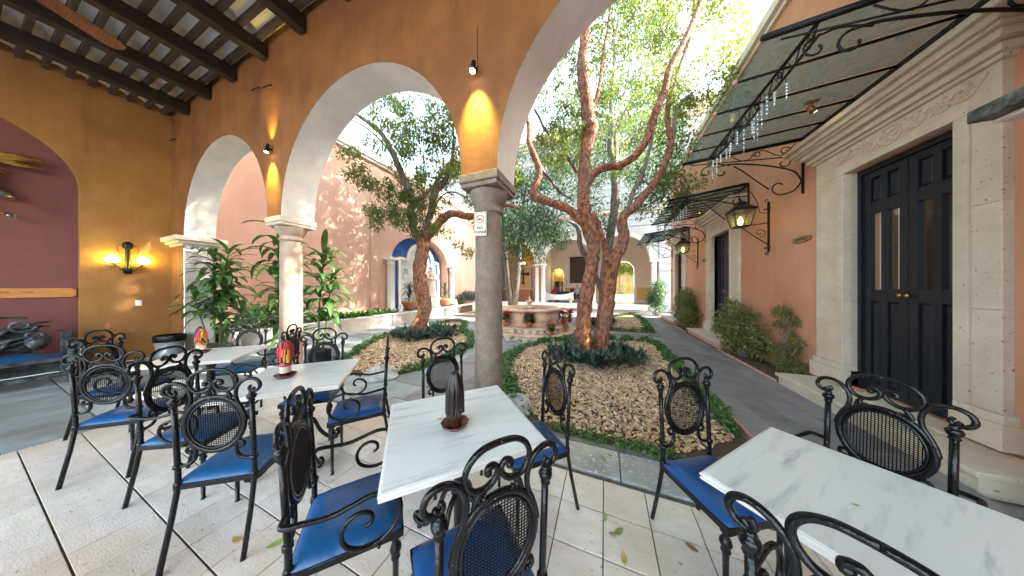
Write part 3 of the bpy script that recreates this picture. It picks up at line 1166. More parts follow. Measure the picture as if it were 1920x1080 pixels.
def surround(yc, hw, jn, jf, zb, label, detail=True):
    s_ = thing('door_surround', label, 'door frame', (WX, yc, zb))
    X0 = WX - .06
    for y0, y1, sgn in ((yc - hw - jn, yc - hw, -1), (yc + hw, yc + hw + jf, 1)):
        zs = [zb + .30, 1.36, 2.30, 3.16]
        for i, (z0, z1) in enumerate(zip(zs, zs[1:])):
            MB().bb(X0, WX + .19, y0, y1, z0 + (.002 if i else 0), z1).build('jamb_block', 'stone', s_, bevel=.004)
        q = MB()
        ex = .05
        ya, yb = (y0 - ex, y1) if sgn < 0 else (y0, y1 + ex)
        q.bb(X0 - .05, WX + .19, ya, yb, zb, zb + .22)
        q.bb(X0 - .025, WX + .19, ya + (.02 if sgn < 0 else 0), yb - (.02 if sgn > 0 else 0), zb + .22, zb + .298)
        q.build('plinth', 'stone', s_, bevel=.006)
        # raised inner fillet
        yf = (y1 - .10, y1 - .0) if sgn < 0 else (y0 + .0, y0 + .10)
        MB().bb(X0 - .022, X0 - .001, yf[0], yf[1], zb + .30, 3.16).build('fillet', 'stone', s_, bevel=.004)
    ya, yb = yc - hw - jn, yc + hw + jf
    MB().bb(X0, WX + .19, ya, yb, 3.162, 3.50).build('lintel', 'stone', s_, bevel=.004)
    MB().bb(X0 - .022, X0 - .001, yc - hw - .10, yc + hw + .10, 3.162, 3.235).build('fillet', 'stone', s_, bevel=.004)
    q = MB()
    for z0, z1, e in ((3.502, 3.545, .03), (3.545, 3.60, .07), (3.60, 3.63, .05), (3.63, 3.70, .12), (3.70, 3.73, .17), (3.73, 3.80, .21), (3.80, 3.87, .26)):
        q.bb(X0 - e, WX + .10, ya - e * 1.0, yb + e * 1.0, z0, z1)
    q.build('cornice', 'stone', s_, bevel=.006)
    if detail:
        q = MB()
        zc, xf = 3.37, X0 - .006
        r_ = .011

        def P2(u, v):
            return (xf, yc + u, zc + v)
        q.tube([P2(math.cos(i * math.pi / 12) * .115, math.sin(i * math.pi / 12) * .105) for i in range(24)], r_, 6, closed=True)
        for i in range(6):
            a = i * math.pi / 3
            q.tube([P2(math.cos(a) * .02, math.sin(a) * .02), P2(math.cos(a + .3) * .05, math.sin(a + .3) * .05), P2(math.cos(a) * .085, math.sin(a) * .08)], [.008, .016, .006], 6)
        for sg in (-1, 1):
            for c0 in (.27, .47, .64):
                rr = .085 - c0 * .045
                pts = spiral((c0, .0), rr, .012, math.pi, sg * 1.4 if int(c0 * 10) % 2 else -sg * 1.4, 18)
                q.tube([P2(sg * u, v) for u, v in pts], [r_, r_ * .7], 6)
                for t in (.4, 1.3, 2.3, 3.4):
                    u0, v0 = c0 + math.cos(t) * rr, math.sin(t) * rr
                    q.tube([P2(sg * u0, v0), P2(sg * (u0 + math.cos(t + .6) * .05), v0 + math.sin(t + .6) * .045)], [.014, .003], 5)
            q.tube([P2(sg * u, v) for u, v in smooth_path([(.13, -.02), (.2, -.07), (.3, -.03), (.4, .04), (.5, .0), (.62, -.05), (.72, .03), (.76, .09)], 4)], r_ * .8, 6)
        q.build('carved_relief', 'stone', s_)
    return s_


surround(*DOORS[0], .17, 'carved cream stone surround of the nearest house door')
surround(*DOORS[1], .17, 'cream stone surround of the middle house door behind the leafy shrub')
surround(*DOORS[2], .17, 'cream stone surround of the farthest house door')


def double_door(yc, hw, label, sc=1.0):
    d = thing('double_door', label, 'door', (3.26, yc, .17))
    H = 2.97
    X = 3.26
    # casing
    q = MB()
    q.bb(X, X + .10, yc - hw + .001, yc - hw + .05, .172, 3.155)
    q.bb(X, X + .10, yc + hw - .05, yc + hw - .001, .172, 3.155)
    q.bb(X, X + .10, yc - hw + .05, yc + hw - .05, 3.09, 3.155)
    q.build('casing', 'door_paint', d)
    for sg in (-1, 1):
        y0, y1 = (yc - hw + .055, yc - .004) if sg < 0 else (yc + .004, yc + hw - .055)
        W = y1 - y0
        st = W * .17                                  # stile width
        rows = [(.19, .30), (1.38, 1.53), (2.53, 2.68), (3.00, 3.08)]
        cols = [(y0, y0 + st), (y0 + W / 2 - st * .42, y0 + W / 2 + st * .42), (y1 - st, y1)]
        q = MB()
        for a, b_ in cols:
            q.bb(X + .02, X + .065, a, b_, .19, 3.08)
        for z0, z1 in rows:
            for (a, b_), (c_, d_) in zip(cols, cols[1:]):
                q.bb(X + .022, X + .063, b_, c_, z0, z1)
        lf = q.build('door_leaf', 'door_paint', d, bevel=.003)
        for (a, b_), (c_, d_) in zip(cols, cols[1:]):
            for z0, z1 in ((.30, 1.38), (2.68, 3.00)):
                q = MB()
                q.bb(X + .045, X + .055, b_ - .002, c_ + .002, z0, z1)
                m = .03
                vs = [(X + .045, b_ + m * .3, z0 + m * .3), (X + .045, c_ - m * .3, z0 + m * .3), (X + .045, c_ - m * .3, z1 - m * .3), (X + .045, b_ + m * .3, z1 - m * .3),
                      (X + .030, b_ + m, z0 + m), (X + .030, c_ - m, z0 + m), (X + .030, c_ - m, z1 - m), (X + .030, b_ + m, z1 - m)]
                q.add(vs, [(4, 7, 6, 5), (0, 4, 5, 1), (1, 5, 6, 2), (2, 6, 7, 3), (3, 7, 4, 0)])
                q.build('door_panel', 'door_paint', d)
            MB().bb(X + .048, X + .052, b_ - .002, c_ + .002, 1.53, 2.53).build('glass_pane', 'door_glass', d)
            if sg > 0:
                n = 9
                vs, fs = [], []
                yy0, yy1 = b_ + (c_ - b_) * .05, b_ + (c_ - b_) * .55
                for i in range(n + 1):
                    yy = yy0 + (yy1 - yy0) * i / n
                    vs += [(X + .058 + .008 * (i % 2), yy, 1.54), (X + .058 + .008 * (i % 2), yy, 2.52)]
                for i in range(n):
                    fs.append((i * 2, i * 2 + 2, i * 2 + 3, i * 2 + 1))
                MB().add(vs, fs, True).build('curtain', 'curtain', d)
        yk = yc + sg * .035
        q = MB()
        q.lathe([(.006, 0), (.012, .004), (.008, .018), (.020, .030), (.024, .042), (.018, .052), (.004, .056)], (0, 0, 0), 14)
        q.v = [(X + .02 - p_[2], yk + p_[0], 1.46 + p_[1]) for p_ in q.v]
        q.build('handle', 'brass', d)
    MB().bb(X + .40, X + .42, yc - 1, yc + 1, 0, 3.4).build('dark_interior', 'dark_room', d)
    return d


double_door(4.215, .555, 'nearest tall black panelled double door with brass knobs, right of the tables')
double_door(8.55, .555, 'middle black panelled double door partly hidden by the leafy shrub')
double_door(12.65, .50, 'farthest black double door beside the small dark bush')


def step(y0, y1, label, h=.15, x0=2.63):
    s_ = thing('door_step', label, 'step', (2.9, (y0 + y1) / 2, 0))
    MB().bb(x0 + .03, 3.16, y0 + .03, y1 - .03, -.05, h - .05).build('riser', 'kerb_paint' if y0 > 5 else 'stone', s_)
    n = 3
    for i in range(n):
        a, b_ = y0 + (y1 - y0) * i / n, y0 + (y1 - y0) * (i + 1) / n
        MB().bb(x0, 3.17, a + .002, b_ - .002, h - .05, h).build('tread_slab', 'stone', s_, bevel=.008)
    MB().bb(2.98, 3.26, (y0 + y1) / 2 - .50, (y0 + y1) / 2 + .50, h + .001, .172).build('threshold', 'stone', s_, bevel=.006)
    return s_


step(2.95, 5.20, 'long cream stone step before the nearest house door')
step(7.35, 9.70, 'cream stone step with painted red riser before the middle door', .17)
step(11.5, 13.75, 'cream stone step before the farthest house door', .17)


def canopy(y0, y1, zw, xo, zo, label, ribs, icicles=True, seed=1):
    c = thing('glass_canopy', label, 'canopy', (WX, (y0 + y1) / 2, zw))
    rr = random.Random(seed)

    def zc(x):
        return zw + (zo - zw) * (WX - x) / (WX - xo)
    # rails
    MB().bb(WX - .045, WX - .001, y0, y1, zw - .06, zw).build('wall_rail', 'iron_plain', c)
    for y in ribs:
        big = y in (ribs[0], ribs[-1])
        h = .034 if big else .017
        MB().tube([(WX - .04, y, zw - .02), (xo - .02, y, zo - .012)], h, 6).build('rib', 'iron_plain', c)
        q = MB()
        q.lathe([(.004, -.028), (.022, -.02), (.028, 0), (.022, .02), (.004, .028)], (xo - .03, y, zo - .01), 10)
        q.build('rib_knob', 'kerb_paint' if not big else 'iron_plain', c)
    for a, b_ in zip(ribs, ribs[1:]):
        q = MB()
        e = .006
        q.add([(WX - .05, a + e, zw + .002), (xo + .01, a + e, zo + .006), (xo + .01, b_ - e, zo + .006), (WX - .05, b_ - e, zw + .002)], [(0, 1, 2, 3)])
        q.build('glass_pane', 'canopy_glass', c)
    # lattice truss parallel to the wall
    xt = xo + .36
    z1, z0 = zc(xt) - .03, zc(xt) - .22
    q = MB()
    q.tube([(xt, y0, z1), (xt, y1, z1)], .018, 6)
    q.tube([(xt, y0, z0 + .06), (xt, (y0 + y1) / 2, z0), (xt, y1, z0 + .06)], .014, 6)
    n = 12
    for i in range(n):
        ya, yb = y0 + (y1 - y0) * i / n, y0 + (y1 - y0) * (i + 1) / n
        ym = (ya + yb) / 2
        zz = (z1 + z0) / 2 + .02
        q.tube([(xt, ya, z1), (xt, ym, z0 + .03), (xt, yb, z1)], .007, 4)
        if i % 2 == 0:
            q.tube([(xt, ym + u * .5, zz + v * .5) for u, v in spiral((0, 0), .09, .02, 0, 1.3, 12)], .006, 4)
    q.build('truss', 'iron_plain', c)
    # scrolled brackets at both ends
    for y in (y0 + .01, y1 - .01):
        q = MB()
        far = y > (y0 + y1) / 2
        zt = zw - .05
        q.bb(WX - .03, WX - .001, y - .012, y + .012, zt - .92, zt)
        q.tube([(WX - .02, y, zt - .26), (xo + .1, y, zo - .07)], .010, 6)

        def S(pts, r, k=4):
            q.tube([(WX - u, y, zt + v) for u, v in (smooth_path(pts, k) if k > 1 else pts)], r, 6)
        if far or y0 > 5:
            S(spiral((.30, -.75), .15, .035, math.pi * 1.5, .62, 16), .012, 1)
            S([(.30, -.90), (.14, -.86), (.05, -.74), (.02, -.66)], .013)
            S([(.45, -.90 + .12), (.62, -.60), (.80, -.40), (.95, -.26)], .012)
        S([(.03, -.70), (.12, -.52), (.34, -.40), (.62, -.30), (.95, -.22), (1.12, -.22)], .014)
        S(spiral((1.12, -.34), .12, .03, math.pi / 2, -.8, 14), .012, 1)
        S(spiral((.26, -.34), .11, .03, math.pi * .5, .9, 14), .011, 1)
        S(spiral((.24, -.13), .08, .02, math.pi, -1.1, 12), .008, 1)
        S([(.10, -.02), (.3, -.20), (.55, -.05), (.78, -.20), (1.0, -.06)], .008)
        S(spiral((.62, -.12), .07, .02, 0, 1.1, 12), .008, 1)
        S(spiral((1.36, -.30), .10, .025, math.pi / 2, -.9, 14), .010, 1)
        S([(1.0, -.24), (1.2, -.17), (1.36, -.20)], .010)
        q.build('scroll_bracket', 'iron_plain', c)
    # small spot lamp under the glass
    ym = (y0 + y1) / 2 + .1
    q = MB()
    q.bb(2.55, 2.68, ym - .03, ym + .03, zc(2.6) - .05, zc(2.6) - .03)
    q.tube([(2.62, ym, zc(2.6) - .04), (2.62, ym, zc(2.6) - .12)], .008, 6)
    q.tube([(2.58, ym - .02, zc(2.6) - .10), (2.64, ym + .02, zc(2.6) - .17)], [.028, .040], 10)
    q.build('spot_lamp', 'copper', c)
    q = MB().tube([(2.638, ym + .018, zc(2.6) - .168), (2.642, ym + .021, zc(2.6) - .174)], .034, 10)
    q.build('lamp_lens', 'lamp_lens', c)
    return c


def icicles(y0, y1, xt, z, n, label, seed, ln=(.16, .38)):
    """a string of transparent icicle lights hung from the canopy truss"""
    rr = random.Random(seed)
    t = thing('icicle_lights', label, 'string lights', (xt, (y0 + y1) / 2, z))
    cable = []
    ys_ = [y0 + (y1 - y0) * (i + rr.uniform(.15, .85)) / n for i in range(n)]
    for i, y in enumerate(ys_):
        l = rr.uniform(*ln)
        zt = z - rr.uniform(.03, .10)
        xx = xt + rr.uniform(-.03, .03)
        q = MB()
        prof = [(.003, -l)]
        for k in range(1, 7):
            prof.append((.004 + .013 * k / 6 + (.003 if k % 2 else 0), -l + l * k / 6))
        prof.append((.004, .004))
        q.lathe(prof, (xx, y, zt), 6)
        ic = q.build('icicle', 'icicle_glass', t)
        q = MB()
        for k in range(5):
            q.lathe([(.0015, -.006), (.0065, 0), (.0015, .006)], (xx, y, zt - l * (k + .4) / 6), 4)
        q.build('light_bead', 'icicle_led', ic)
        cable += [(xx, y, zt), (xt, y + .02, z)]
    MB().tube(smooth_path(cable, 2), .0025, 4).build('cable', 'iron_plain', t)
    return t


R1 = [3.07, 3.62, 4.17, 4.68, 5.15, 5.60]
canopy(3.07, 5.60, 4.16, 1.50, 4.06, 'large green glass canopy on iron scrolls over the nearest door', R1, seed=3)
R2 = [7.20 + 2.55 * i / 8 for i in range(9)]
canopy(7.20, 9.75, 4.06, 1.62, 3.88, 'iron and glass canopy over the middle door', R2, seed=4)
R3 = [11.40 + 2.55 * i / 8 for i in range(9)]
canopy(11.40, 13.95, 4.06, 1.62, 3.88, 'iron and glass canopy over the farthest door', R3, seed=5)
icicles(3.45, 5.5, 1.86, 3.93, 18, 'clear icicle lights hanging under the nearest glass canopy', 5)
icicles(7.3, 9.7, 1.98, 3.78, 18, 'clear icicle lights hanging under the middle canopy', 6, (.2, .5))
icicles(11.5, 13.9, 1.98, 3.78, 16, 'clear icicle lights hanging under the farthest canopy', 7, (.2, .5))


def lantern(y, label):
    t = thing('wall_lantern', label, 'lantern', (WX, y, 2.8))
    q = MB()
    q.bb(WX - .03, WX - .001, y - .015, y + .015, 2.30, 3.36)
    for z in (2.40, 3.22):
        q.bb(WX - .04, WX - .031, y - .07, y + .07, z - .012, z + .012)
        for s_ in (-1, 1):
            q.lathe([(.003, -.02), (.018, -.01), (.02, 0), (.018, .01), (.003, .02)], (WX - .035, y + s_ * .075, z), 8)
    for z, sg in ((3.36, 1), (2.30, -1)):
        q.tube([(WX - .02 - u, y, z + sg * v) for u, v in spiral((.02, .03), .035, .012, -math.pi / 2, 1.0, 10)], .008, 5)
    xl = 2.73
    q.tube([(WX - .02, y, 2.92), (xl - .02, y, 2.88)], .009, 6)
    q.tube([(WX - .02, y, 2.46), (2.95, y, 2.66), (xl + .02, y, 2.86)], .009, 6)
    q.tube([(WX - .03 - u, y, 2.62 + v) for u, v in spiral((.12, .10), .10, .02, -math.pi / 2, -1.2, 14)], .006, 5)
    q.tube([(WX - .03 - u, y, v) for u, v in smooth_path([(0, 3.12), (.12, 3.16), (.16, 3.35), (.28, 3.62), (.42, 3.66), (.46, 3.55), (.46, 3.46)], 4)], .007, 5)
    q.build('bracket', 'iron_plain', t)

    def frustum(mb, z0, z1, w0, w1):
        vs = [(xl + a * w, y + b_ * w, z) for z, w in ((z0, w0), (z1, w1)) for a, b_ in ((-1, -1), (1, -1), (1, 1), (-1, 1))]
        return mb.add(vs, [(0, 3, 2, 1), (4, 5, 6, 7), (0, 1, 5, 4), (1, 2, 6, 5), (2, 3, 7, 6), (3, 0, 4, 7)])
    q = MB()
    frustum(q, 3.20, 3.24, .195, .195)
    frustum(q, 3.24, 3.34, .185, .09)
    frustum(q, 3.34, 3.38, .075, .085)
    frustum(q, 3.38, 3.43, .085, .03)
    q.lathe([(.02, 3.43), (.03, 3.45), (.012, 3.47), (.005, 3.50)], (xl, y, 0), 8)
    q.build('cap', 'iron_plain', t)
    q = MB()
    for a, b_ in ((-1, -1), (1, -1), (1, 1), (-1, 1)):
        q.tube([(xl + a * .118, y + b_ * .118, 2.885), (xl + a * .178, y + b_ * .178, 3.20)], .009, 5)
    frustum(q, 2.86, 2.885, .11, .125)
    for zz, w in ((3.13, .166),):
        for (a, b_), (c_, d_) in (((-1, -1), (1, -1)), ((1, -1), (1, 1)), ((1, 1), (-1, 1)), ((-1, 1), (-1, -1))):
            q.tube([(xl + a * w, y + b_ * w, zz), (xl + c_ * w, y + d_ * w, zz)], .004, 4)
    q.build('cage', 'iron_plain', t)
    for (a, b_), (c_, d_) in (((-1, -1), (1, -1)), ((1, -1), (1, 1)), ((1, 1), (-1, 1)), ((-1, 1), (-1, -1))):
        w0, w1 = .112, .170
        MB().add([(xl + a * w0, y + b_ * w0, 2.888), (xl + c_ * w0, y + d_ * w0, 2.888), (xl + c_ * w1, y + d_ * w1, 3.195), (xl + a * w1, y + b_ * w1, 3.195)], [(0, 1, 2, 3)]).build('glass_pane', 'lantern_glass', t)
    MB().lathe([(.012, 2.89), (.03, 2.93), (.045, 2.99), (.035, 3.05), (.012, 3.09)], (xl, y, 0), 12).build('bulb', 'warm_glow', t)
    return t


lantern(6.49, 'near iron lantern with glowing yellow bulb between the two canopies')
lantern(10.45, 'far iron lantern with glowing yellow bulb before the farthest door')


def plaque(y, z, label, w=.42, h=.115):
    t = thing('wall_plaque', label, 'plaque', (WX - .02, y, z))
    o_ = [(-w / 2, 0), (-w / 2 + .03, h * .35), (-w / 2 + .09, h * .38), (-w / 2 + .12, h / 2), (w / 2 - .12, h / 2), (w / 2 - .09, h * .38), (w / 2 - .03, h * .35), (w / 2, 0),
          (w / 2 - .03, -h * .35), (w / 2 - .09, -h * .38), (w / 2 - .12, -h / 2), (-w / 2 + .12, -h / 2), (-w / 2 + .09, -h * .38), (-w / 2 + .03, -h * .35)]
    MB().extr(o_, (WX - .03, y, z), (0, -1, 0), (0, 0, 1), (1, 0, 0), .029).build('board', 'plaque_wood', t)
    q = MB()
    rr = random.Random(int(y * 10))
    for i in range(5):
        yy = y + w * (.24 - .12 * i)
        q.tube([(WX - .031, yy + u, z + v) for u, v in smooth_path([(-.02, -.02), (-.01, .02), (.01, -.015), (.02, .02)], 3)], .003, 4)
    q.build('carving', 'dark_wood', t)
    return t


plaque(5.62, 2.40, 'carved wooden plaque beside the nearest door')
plaque(9.86, 2.50, 'small dark wooden plaque between the middle door and the far lantern', .30, .12)
plaque(14.05, 2.45, 'tiny wooden plaque by the farthest door', .22, .12)

# ================================================================== THE LOBBY BUILDING AT THE END
FY = 17.6
lob = thing('lobby_building', 'tall white banded building with arcades closing the courtyard', 'building', (-2, FY, 0))
LA = [(-8.65, -5.13), (-4.36, -.82), (-.78, 2.76)]
LS = 3.42


def lz(x):
    for a, c_ in LA:
        if a - 1e-6 <= x <= c_ + 1e-6:
            r = (c_ - a) / 2
            return LS + math.sqrt(max(0, r * r - (x - (a + c_) / 2) ** 2))
    return None


xs = [-14]
for a, c_ in LA:
    r = (c_ - a) / 2
    xs += [(a + c_) / 2 - r * math.cos(math.pi * i / 24) for i in range(25)]
xs += [3.25]
q, q2 = MB(), MB()
for x0, x1 in zip(xs, xs[1:]):
    xm = (x0 + x1) / 2
    ins = lz(xm) is not None
    z0, z1 = (lz(x0), lz(x1)) if ins else ((LS, LS) if -5.2 < xm < 3.26 else (.4, .4))
    q.add([(x0, FY, z0), (x1, FY, z1), (x1, FY, 5.75), (x0, FY, 5.75)], [(0, 1, 2, 3)])
    q2.add([(x0, FY, z0), (x1, FY, z1), (x1, FY + .4, z1), (x0, FY + .4, z0)], [(0, 1, 2, 3)], True)
    q.add([(x0, FY + .4, z0), (x1, FY + .4, z1), (x1, FY + .4, 5.75), (x0, FY + .4, 5.75)], [(3, 2, 1, 0)])
q.bb(-14, 8, FY + .03, FY + .4, 5.75, 13.2)
q.bb(3.25, 8, FY + .03, FY + .4, 0, 5.75)
q.build('facade', 'facade_paint', lob)
q2.build('arch_soffit', 'facade_paint', lob)
for a, c_ in LA:
    q = MB()
    r = (c_ - a) / 2
    n = 24
    vs, fs = [], []
    for i in range(n + 1):
        a_ = math.pi * i / n
        for rr_, yy in ((r + .005, FY - .05), (r + .30, FY - .05), (r + .30, FY - .001), (r + .005, FY - .001)):
            vs.append(((a + c_) / 2 - rr_ * math.cos(a_), yy, LS + rr_ * math.sin(a_)))
    for i in range(n):
        for k in range(4):
            l = (k + 1) % 4
            fs.append((i * 4 + k, i * 4 + l, i * 4 + 4 + l, i * 4 + 4 + k))
    q.add(vs, fs)
    q.build('arch_trim', 'cream_trim', lob)
z = 5.78
while z < 11.2:
    if not 6.4 < z < 6.95:
        MB().bb(-14, 8, FY - .03, FY + .029, z, z + .42).build('wall_course', 'facade_paint', lob)
    z += .45
z = .42
while z < 5.6:
    MB().bb(3.30, 8, FY - .03, FY + .029, z, z + .42).build('wall_course', 'facade_paint', lob)
    z += .45
q = MB()
q.bb(-14, 8, FY - .12, FY + .028, 6.72, 6.80)
q.bb(-14, 8, FY - .18, FY + .028, 6.80, 6.92)
q.bb(-14, 8, FY - .10, FY + .028, 11.25, 11.40)
for z0, z1, e in ((12.35, 12.5, .10), (12.5, 12.75, .25), (12.75, 12.9, .4), (12.9, 13.2, .5)):
    q.bb(-14, 8.2, FY - e, FY + .5, z0, z1)
q.build('cornice', 'cream_trim', lob)
for i in range(14):
    xc = -12.6 + 1.5 * i
    MB().extr([(-.62, 0), (-.35, .26), (.35, .26), (.62, 0), (.35, -.26), (-.35, -.26)], (xc, FY - .06, 11.87), (1, 0, 0), (0, 0, 1), (0, 1, 0), .089).build('lozenge', 'cream_trim', lob)
# lobby interior
q = MB()
q.bb(-14, .62, 22.46, 22.7, .4, 1.62)
q.bb(2.35, 5, 22.46, 22.7, .4, 1.62)
q.build('wainscot', 'far_ochre', lob)
q = MB()
q.bb(-14, .45, 22.44, 22.459, .4, .52)
q.bb(2.52, 5, 22.44, 22.459, .4, .52)
q.bb(-14, .45, 22.44, 22.459, 1.60, 1.66)
q.bb(2.52, 5, 22.44, 22.459, 1.60, 1.66)
q.build('skirting', 'cream_paint', lob)
q = MB()
_r = .865
vs, fs = [], []
_p = [(.62, .4)] + [(1.485 - _r * math.cos(math.pi * i / 16), 3.05 + _r * math.sin(math.pi * i / 16)) for i in range(17)] + [(2.35, .4)]
_o = [(.42, .4)] + [(1.485 - (_r + .2) * math.cos(math.pi * i / 16), 3.05 + (_r + .2) * math.sin(math.pi * i / 16)) for i in range(17)] + [(2.55, .4)]
for (a, b_), (c_, d_) in zip(_p, _o):
    vs += [(a, 22.42, b_), (c_, 22.42, d_), (c_, 22.48, d_), (a, 22.75, b_)]
for i in range(len(_p) - 1):
    for k_ in range(4):
        l_ = (k_ + 1) % 4
        fs.append((i * 4 + k_, i * 4 + l_, i * 4 + 4 + l_, i * 4 + 4 + k_))
q.add(vs, fs)
q.build('doorway_trim', 'cream_paint', lob)
q = MB()
DOX0, DOX1, DOS = .62, 2.35, 3.05
r = (DOX1 - DOX0) / 2
xs = [DOX0 + r - r * math.cos(math.pi * i / 20) for i in range(21)]
q.add([(-14, 22.49, 1.62), (DOX0, 22.49, 1.62), (DOX0, 22.49, 7), (-14, 22.49, 7)], [(0, 1, 2, 3)])
q.add([(DOX1, 22.49, 1.62), (8, 22.49, 1.62), (8, 22.49, 7), (DOX1, 22.49, 7)], [(0, 1, 2, 3)])
for x0, x1 in zip(xs, xs[1:]):
    za, zb = [DOS + math.sqrt(max(0, r * r - (x - DOX0 - r) ** 2)) for x in (x0, x1)]
    q.add([(x0, 22.49, za), (x1, 22.49, zb), (x1, 22.49, 7), (x0, 22.49, 7)], [(0, 1, 2, 3)])
q.bb(-14.2, -14, FY + .4, 22.7, 0, 7)
q.bb(4.0, 4.2, FY + .4, 22.7, 0, 7)
q.bb(-5.1, -4.9, 20.6, 22.49, .4, 7)
q.build('inner_wall', 'far_wall', lob)
MB().bb(-14, 8, FY + .4, 22.7, 6.6, 6.8).build('inner_ceiling', 'far_wall', lob)
MB().bb(-14, 8, FY + .45, 22.44, .36, .398).build('lobby_floor', 'lobby_floor', kind='structure')
MB().bb(-14, 8, 22.44, 31, .30, .392).build('far_garden_floor', 'cream_paint', kind='structure')
st = MB().bb(-9.0, 3.0, 16.28, FY + .45, -.05, .195).build('lobby_steps', 'planter_stone', kind='structure')
MB().bb(-9.0, 3.0, 16.24, FY - .2, .155, .2).build('step_tread', 'cream_paint', st, bevel=.01)
MB().bb(-9.0, 3.1, 16.75, FY + .45, .20, .397).build('step_tread', 'cream_paint', st, bevel=.01)
for x, lb in ((-5.0, 'left column of the paired white columns before the lobby'), (-4.52, 'right column of the paired white columns before the lobby'),
              (-.80, 'white lobby column hidden behind the twin trunks'), (3.02, 'white lobby column at the right end beside the dark bush'), (-8.90, 'white lobby column at the far left behind the fountain')):
    small_column(x, FY + .1, .39, LS, .17, lb)
# garden and yellow house beyond the doorway
gd = thing('yellow_house', 'sunny yellow house seen through the far arched doorway', 'house', (1.5, 31, .4))
q = MB()
q.bb(-3, 8, 31, 31.2, .4, 7)
q.build('wall', 'garden_yellow', gd)
MB().bb(1.75, 2.35, 30.9, 30.99, .4, 3.0).build('door', 'plaque_wood', gd)
MB().bb(.5, 3.6, 27.0, 27.3, .4, .85).build('low_wall', 'cream_paint', gd)


# leaf batches ------------------------------------------------------
def leaves(name, centers, radii, n, size, material, seed, parent=None, droop=.5, aspect=.42, kind=None, squash=(1, 1, 1), fold=True, dens=None):
    """n pointed leaves (two triangles folded along the midrib) gathered in clumps round the centres"""
    rs = np.random.RandomState(seed)
    c_ = np.asarray(centers, dtype=float).reshape(-1, 3)
    r_ = np.asarray(radii, dtype=float).reshape(-1)
    w = r_ ** 2 if dens is None else np.asarray(dens, float)
    idx = rs.choice(len(c_), n, p=w / w.sum())
    d = rs.normal(size=(n, 3))
    d /= np.linalg.norm(d, axis=1)[:, None]
    rr = rs.uniform(.15, 1, n) ** .55
    p = c_[idx] + d * (r_[idx] * rr)[:, None] * np.array(squash)
    s_ = rs.uniform(.6, 1.3, n) * size
    loc = np.array([(0, 0, 0), (.5, -.5 * aspect * 2, -.12), (1, 0, -.25), (.5, .5 * aspect * 2, -.12)]) if fold else np.array([(0, 0, 0), (.5, -aspect, 0), (1, 0, 0), (.5, aspect, 0)])
    loc = loc * np.array([1, .5, 1])
    yaw = rs.uniform(0, 2 * math.pi, n)
    pit = rs.normal(droop, .55, n)
    rol = rs.normal(0, .7, n)
    cy, sy, cp, sp, cr, sr = np.cos(yaw), np.sin(yaw), np.cos(pit), np.sin(pit), np.cos(rol), np.sin(rol)
    v = loc[None] * s_[:, None, None]
    x, y_, z = v[..., 0], v[..., 1], v[..., 2]
    y2 = y_ * cr[:, None] - z * sr[:, None]
    z2 = y_ * sr[:, None] + z * cr[:, None]
    x3 = x * cp[:, None] + z2 * sp[:, None]
    z3 = -x * sp[:, None] + z2 * cp[:, None]
    x4 = x3 * cy[:, None] - y2 * sy[:, None]
    y4 = x3 * sy[:, None] + y2 * cy[:, None]
    v = np.stack([x4, y4, z3], -1) + p[:, None, :]
    b_ = (np.arange(n) * 4)[:, None]
    f = np.concatenate([b_ + np.array([0, 1, 2]), b_ + np.array([0, 2, 3])], 1).reshape(-1, 3)
    return npmesh(name, v.reshape(-1, 3), f, material, parent, kind=kind)


def blade(mb, p, yaw, pitch, ln, w, bend=1.0, n=4, fold=.25, tipdown=0):
    """one strap leaf that rises and arches over"""
    vs = []
    pos = Vector(p)
    a = pitch
    for i in range(n + 1):
        t = i / n
        ww = w * (math.sin(math.pi * min(1, .12 + t * .88)) ** .7 if i < n else 0.0)
        dirv = Vector((math.cos(yaw) * math.cos(a), math.sin(yaw) * math.cos(a), math.sin(a)))
        side = Vector((-math.sin(yaw), math.cos(yaw), 0))
        up = Vector((0, 0, 1)) * (ww * fold)
        vs += [pos + side * ww + up, pos.copy(), pos - side * ww + up]
        pos = pos + dirv * (ln / n)
        a -= bend / n
    fs = []
    for i in range(n):
        for k in range(2):
            fs.append((i * 3 + k, i * 3 + k + 1, i * 3 + k + 4, i * 3 + k + 3))
    mb.add(vs, fs, True)


tr = thing('garden_tree', 'lime green hanging foliage seen through the far arched doorway', 'tree', (1.5, 28, .4))
MB().tube([(3.4, 28.2, .4), (3.5, 28.1, 2.5), (2.4, 28, 4.4)], [.12, .08], 8).build('trunk', 'bark_grey', tr)
leaves('crown', [(0.0 + .34 * i, 28 + .1 * (i % 3), 3.45 + .22 * (i % 4)) for i in range(13)], [.62] * 13, 8000, .17, 'lime_leaf', 5, tr)
bu = thing('garden_shrub', 'small green shrub before the yellow house seen through the doorway', 'shrub', (1.7, 29, .4))
MB().tube([(1.9, 29, .4), (1.95, 29, 1.6)], .03, 5).build('stem', 'bark_grey', bu)
leaves('foliage', [(1.9, 29, 1.0), (1.6, 29, .7), (2.0, 29, 1.8), (2.3, 29, .7)], [.4, .35, .4, .35], 900, .14, 'leaf_mid', 6, bu)

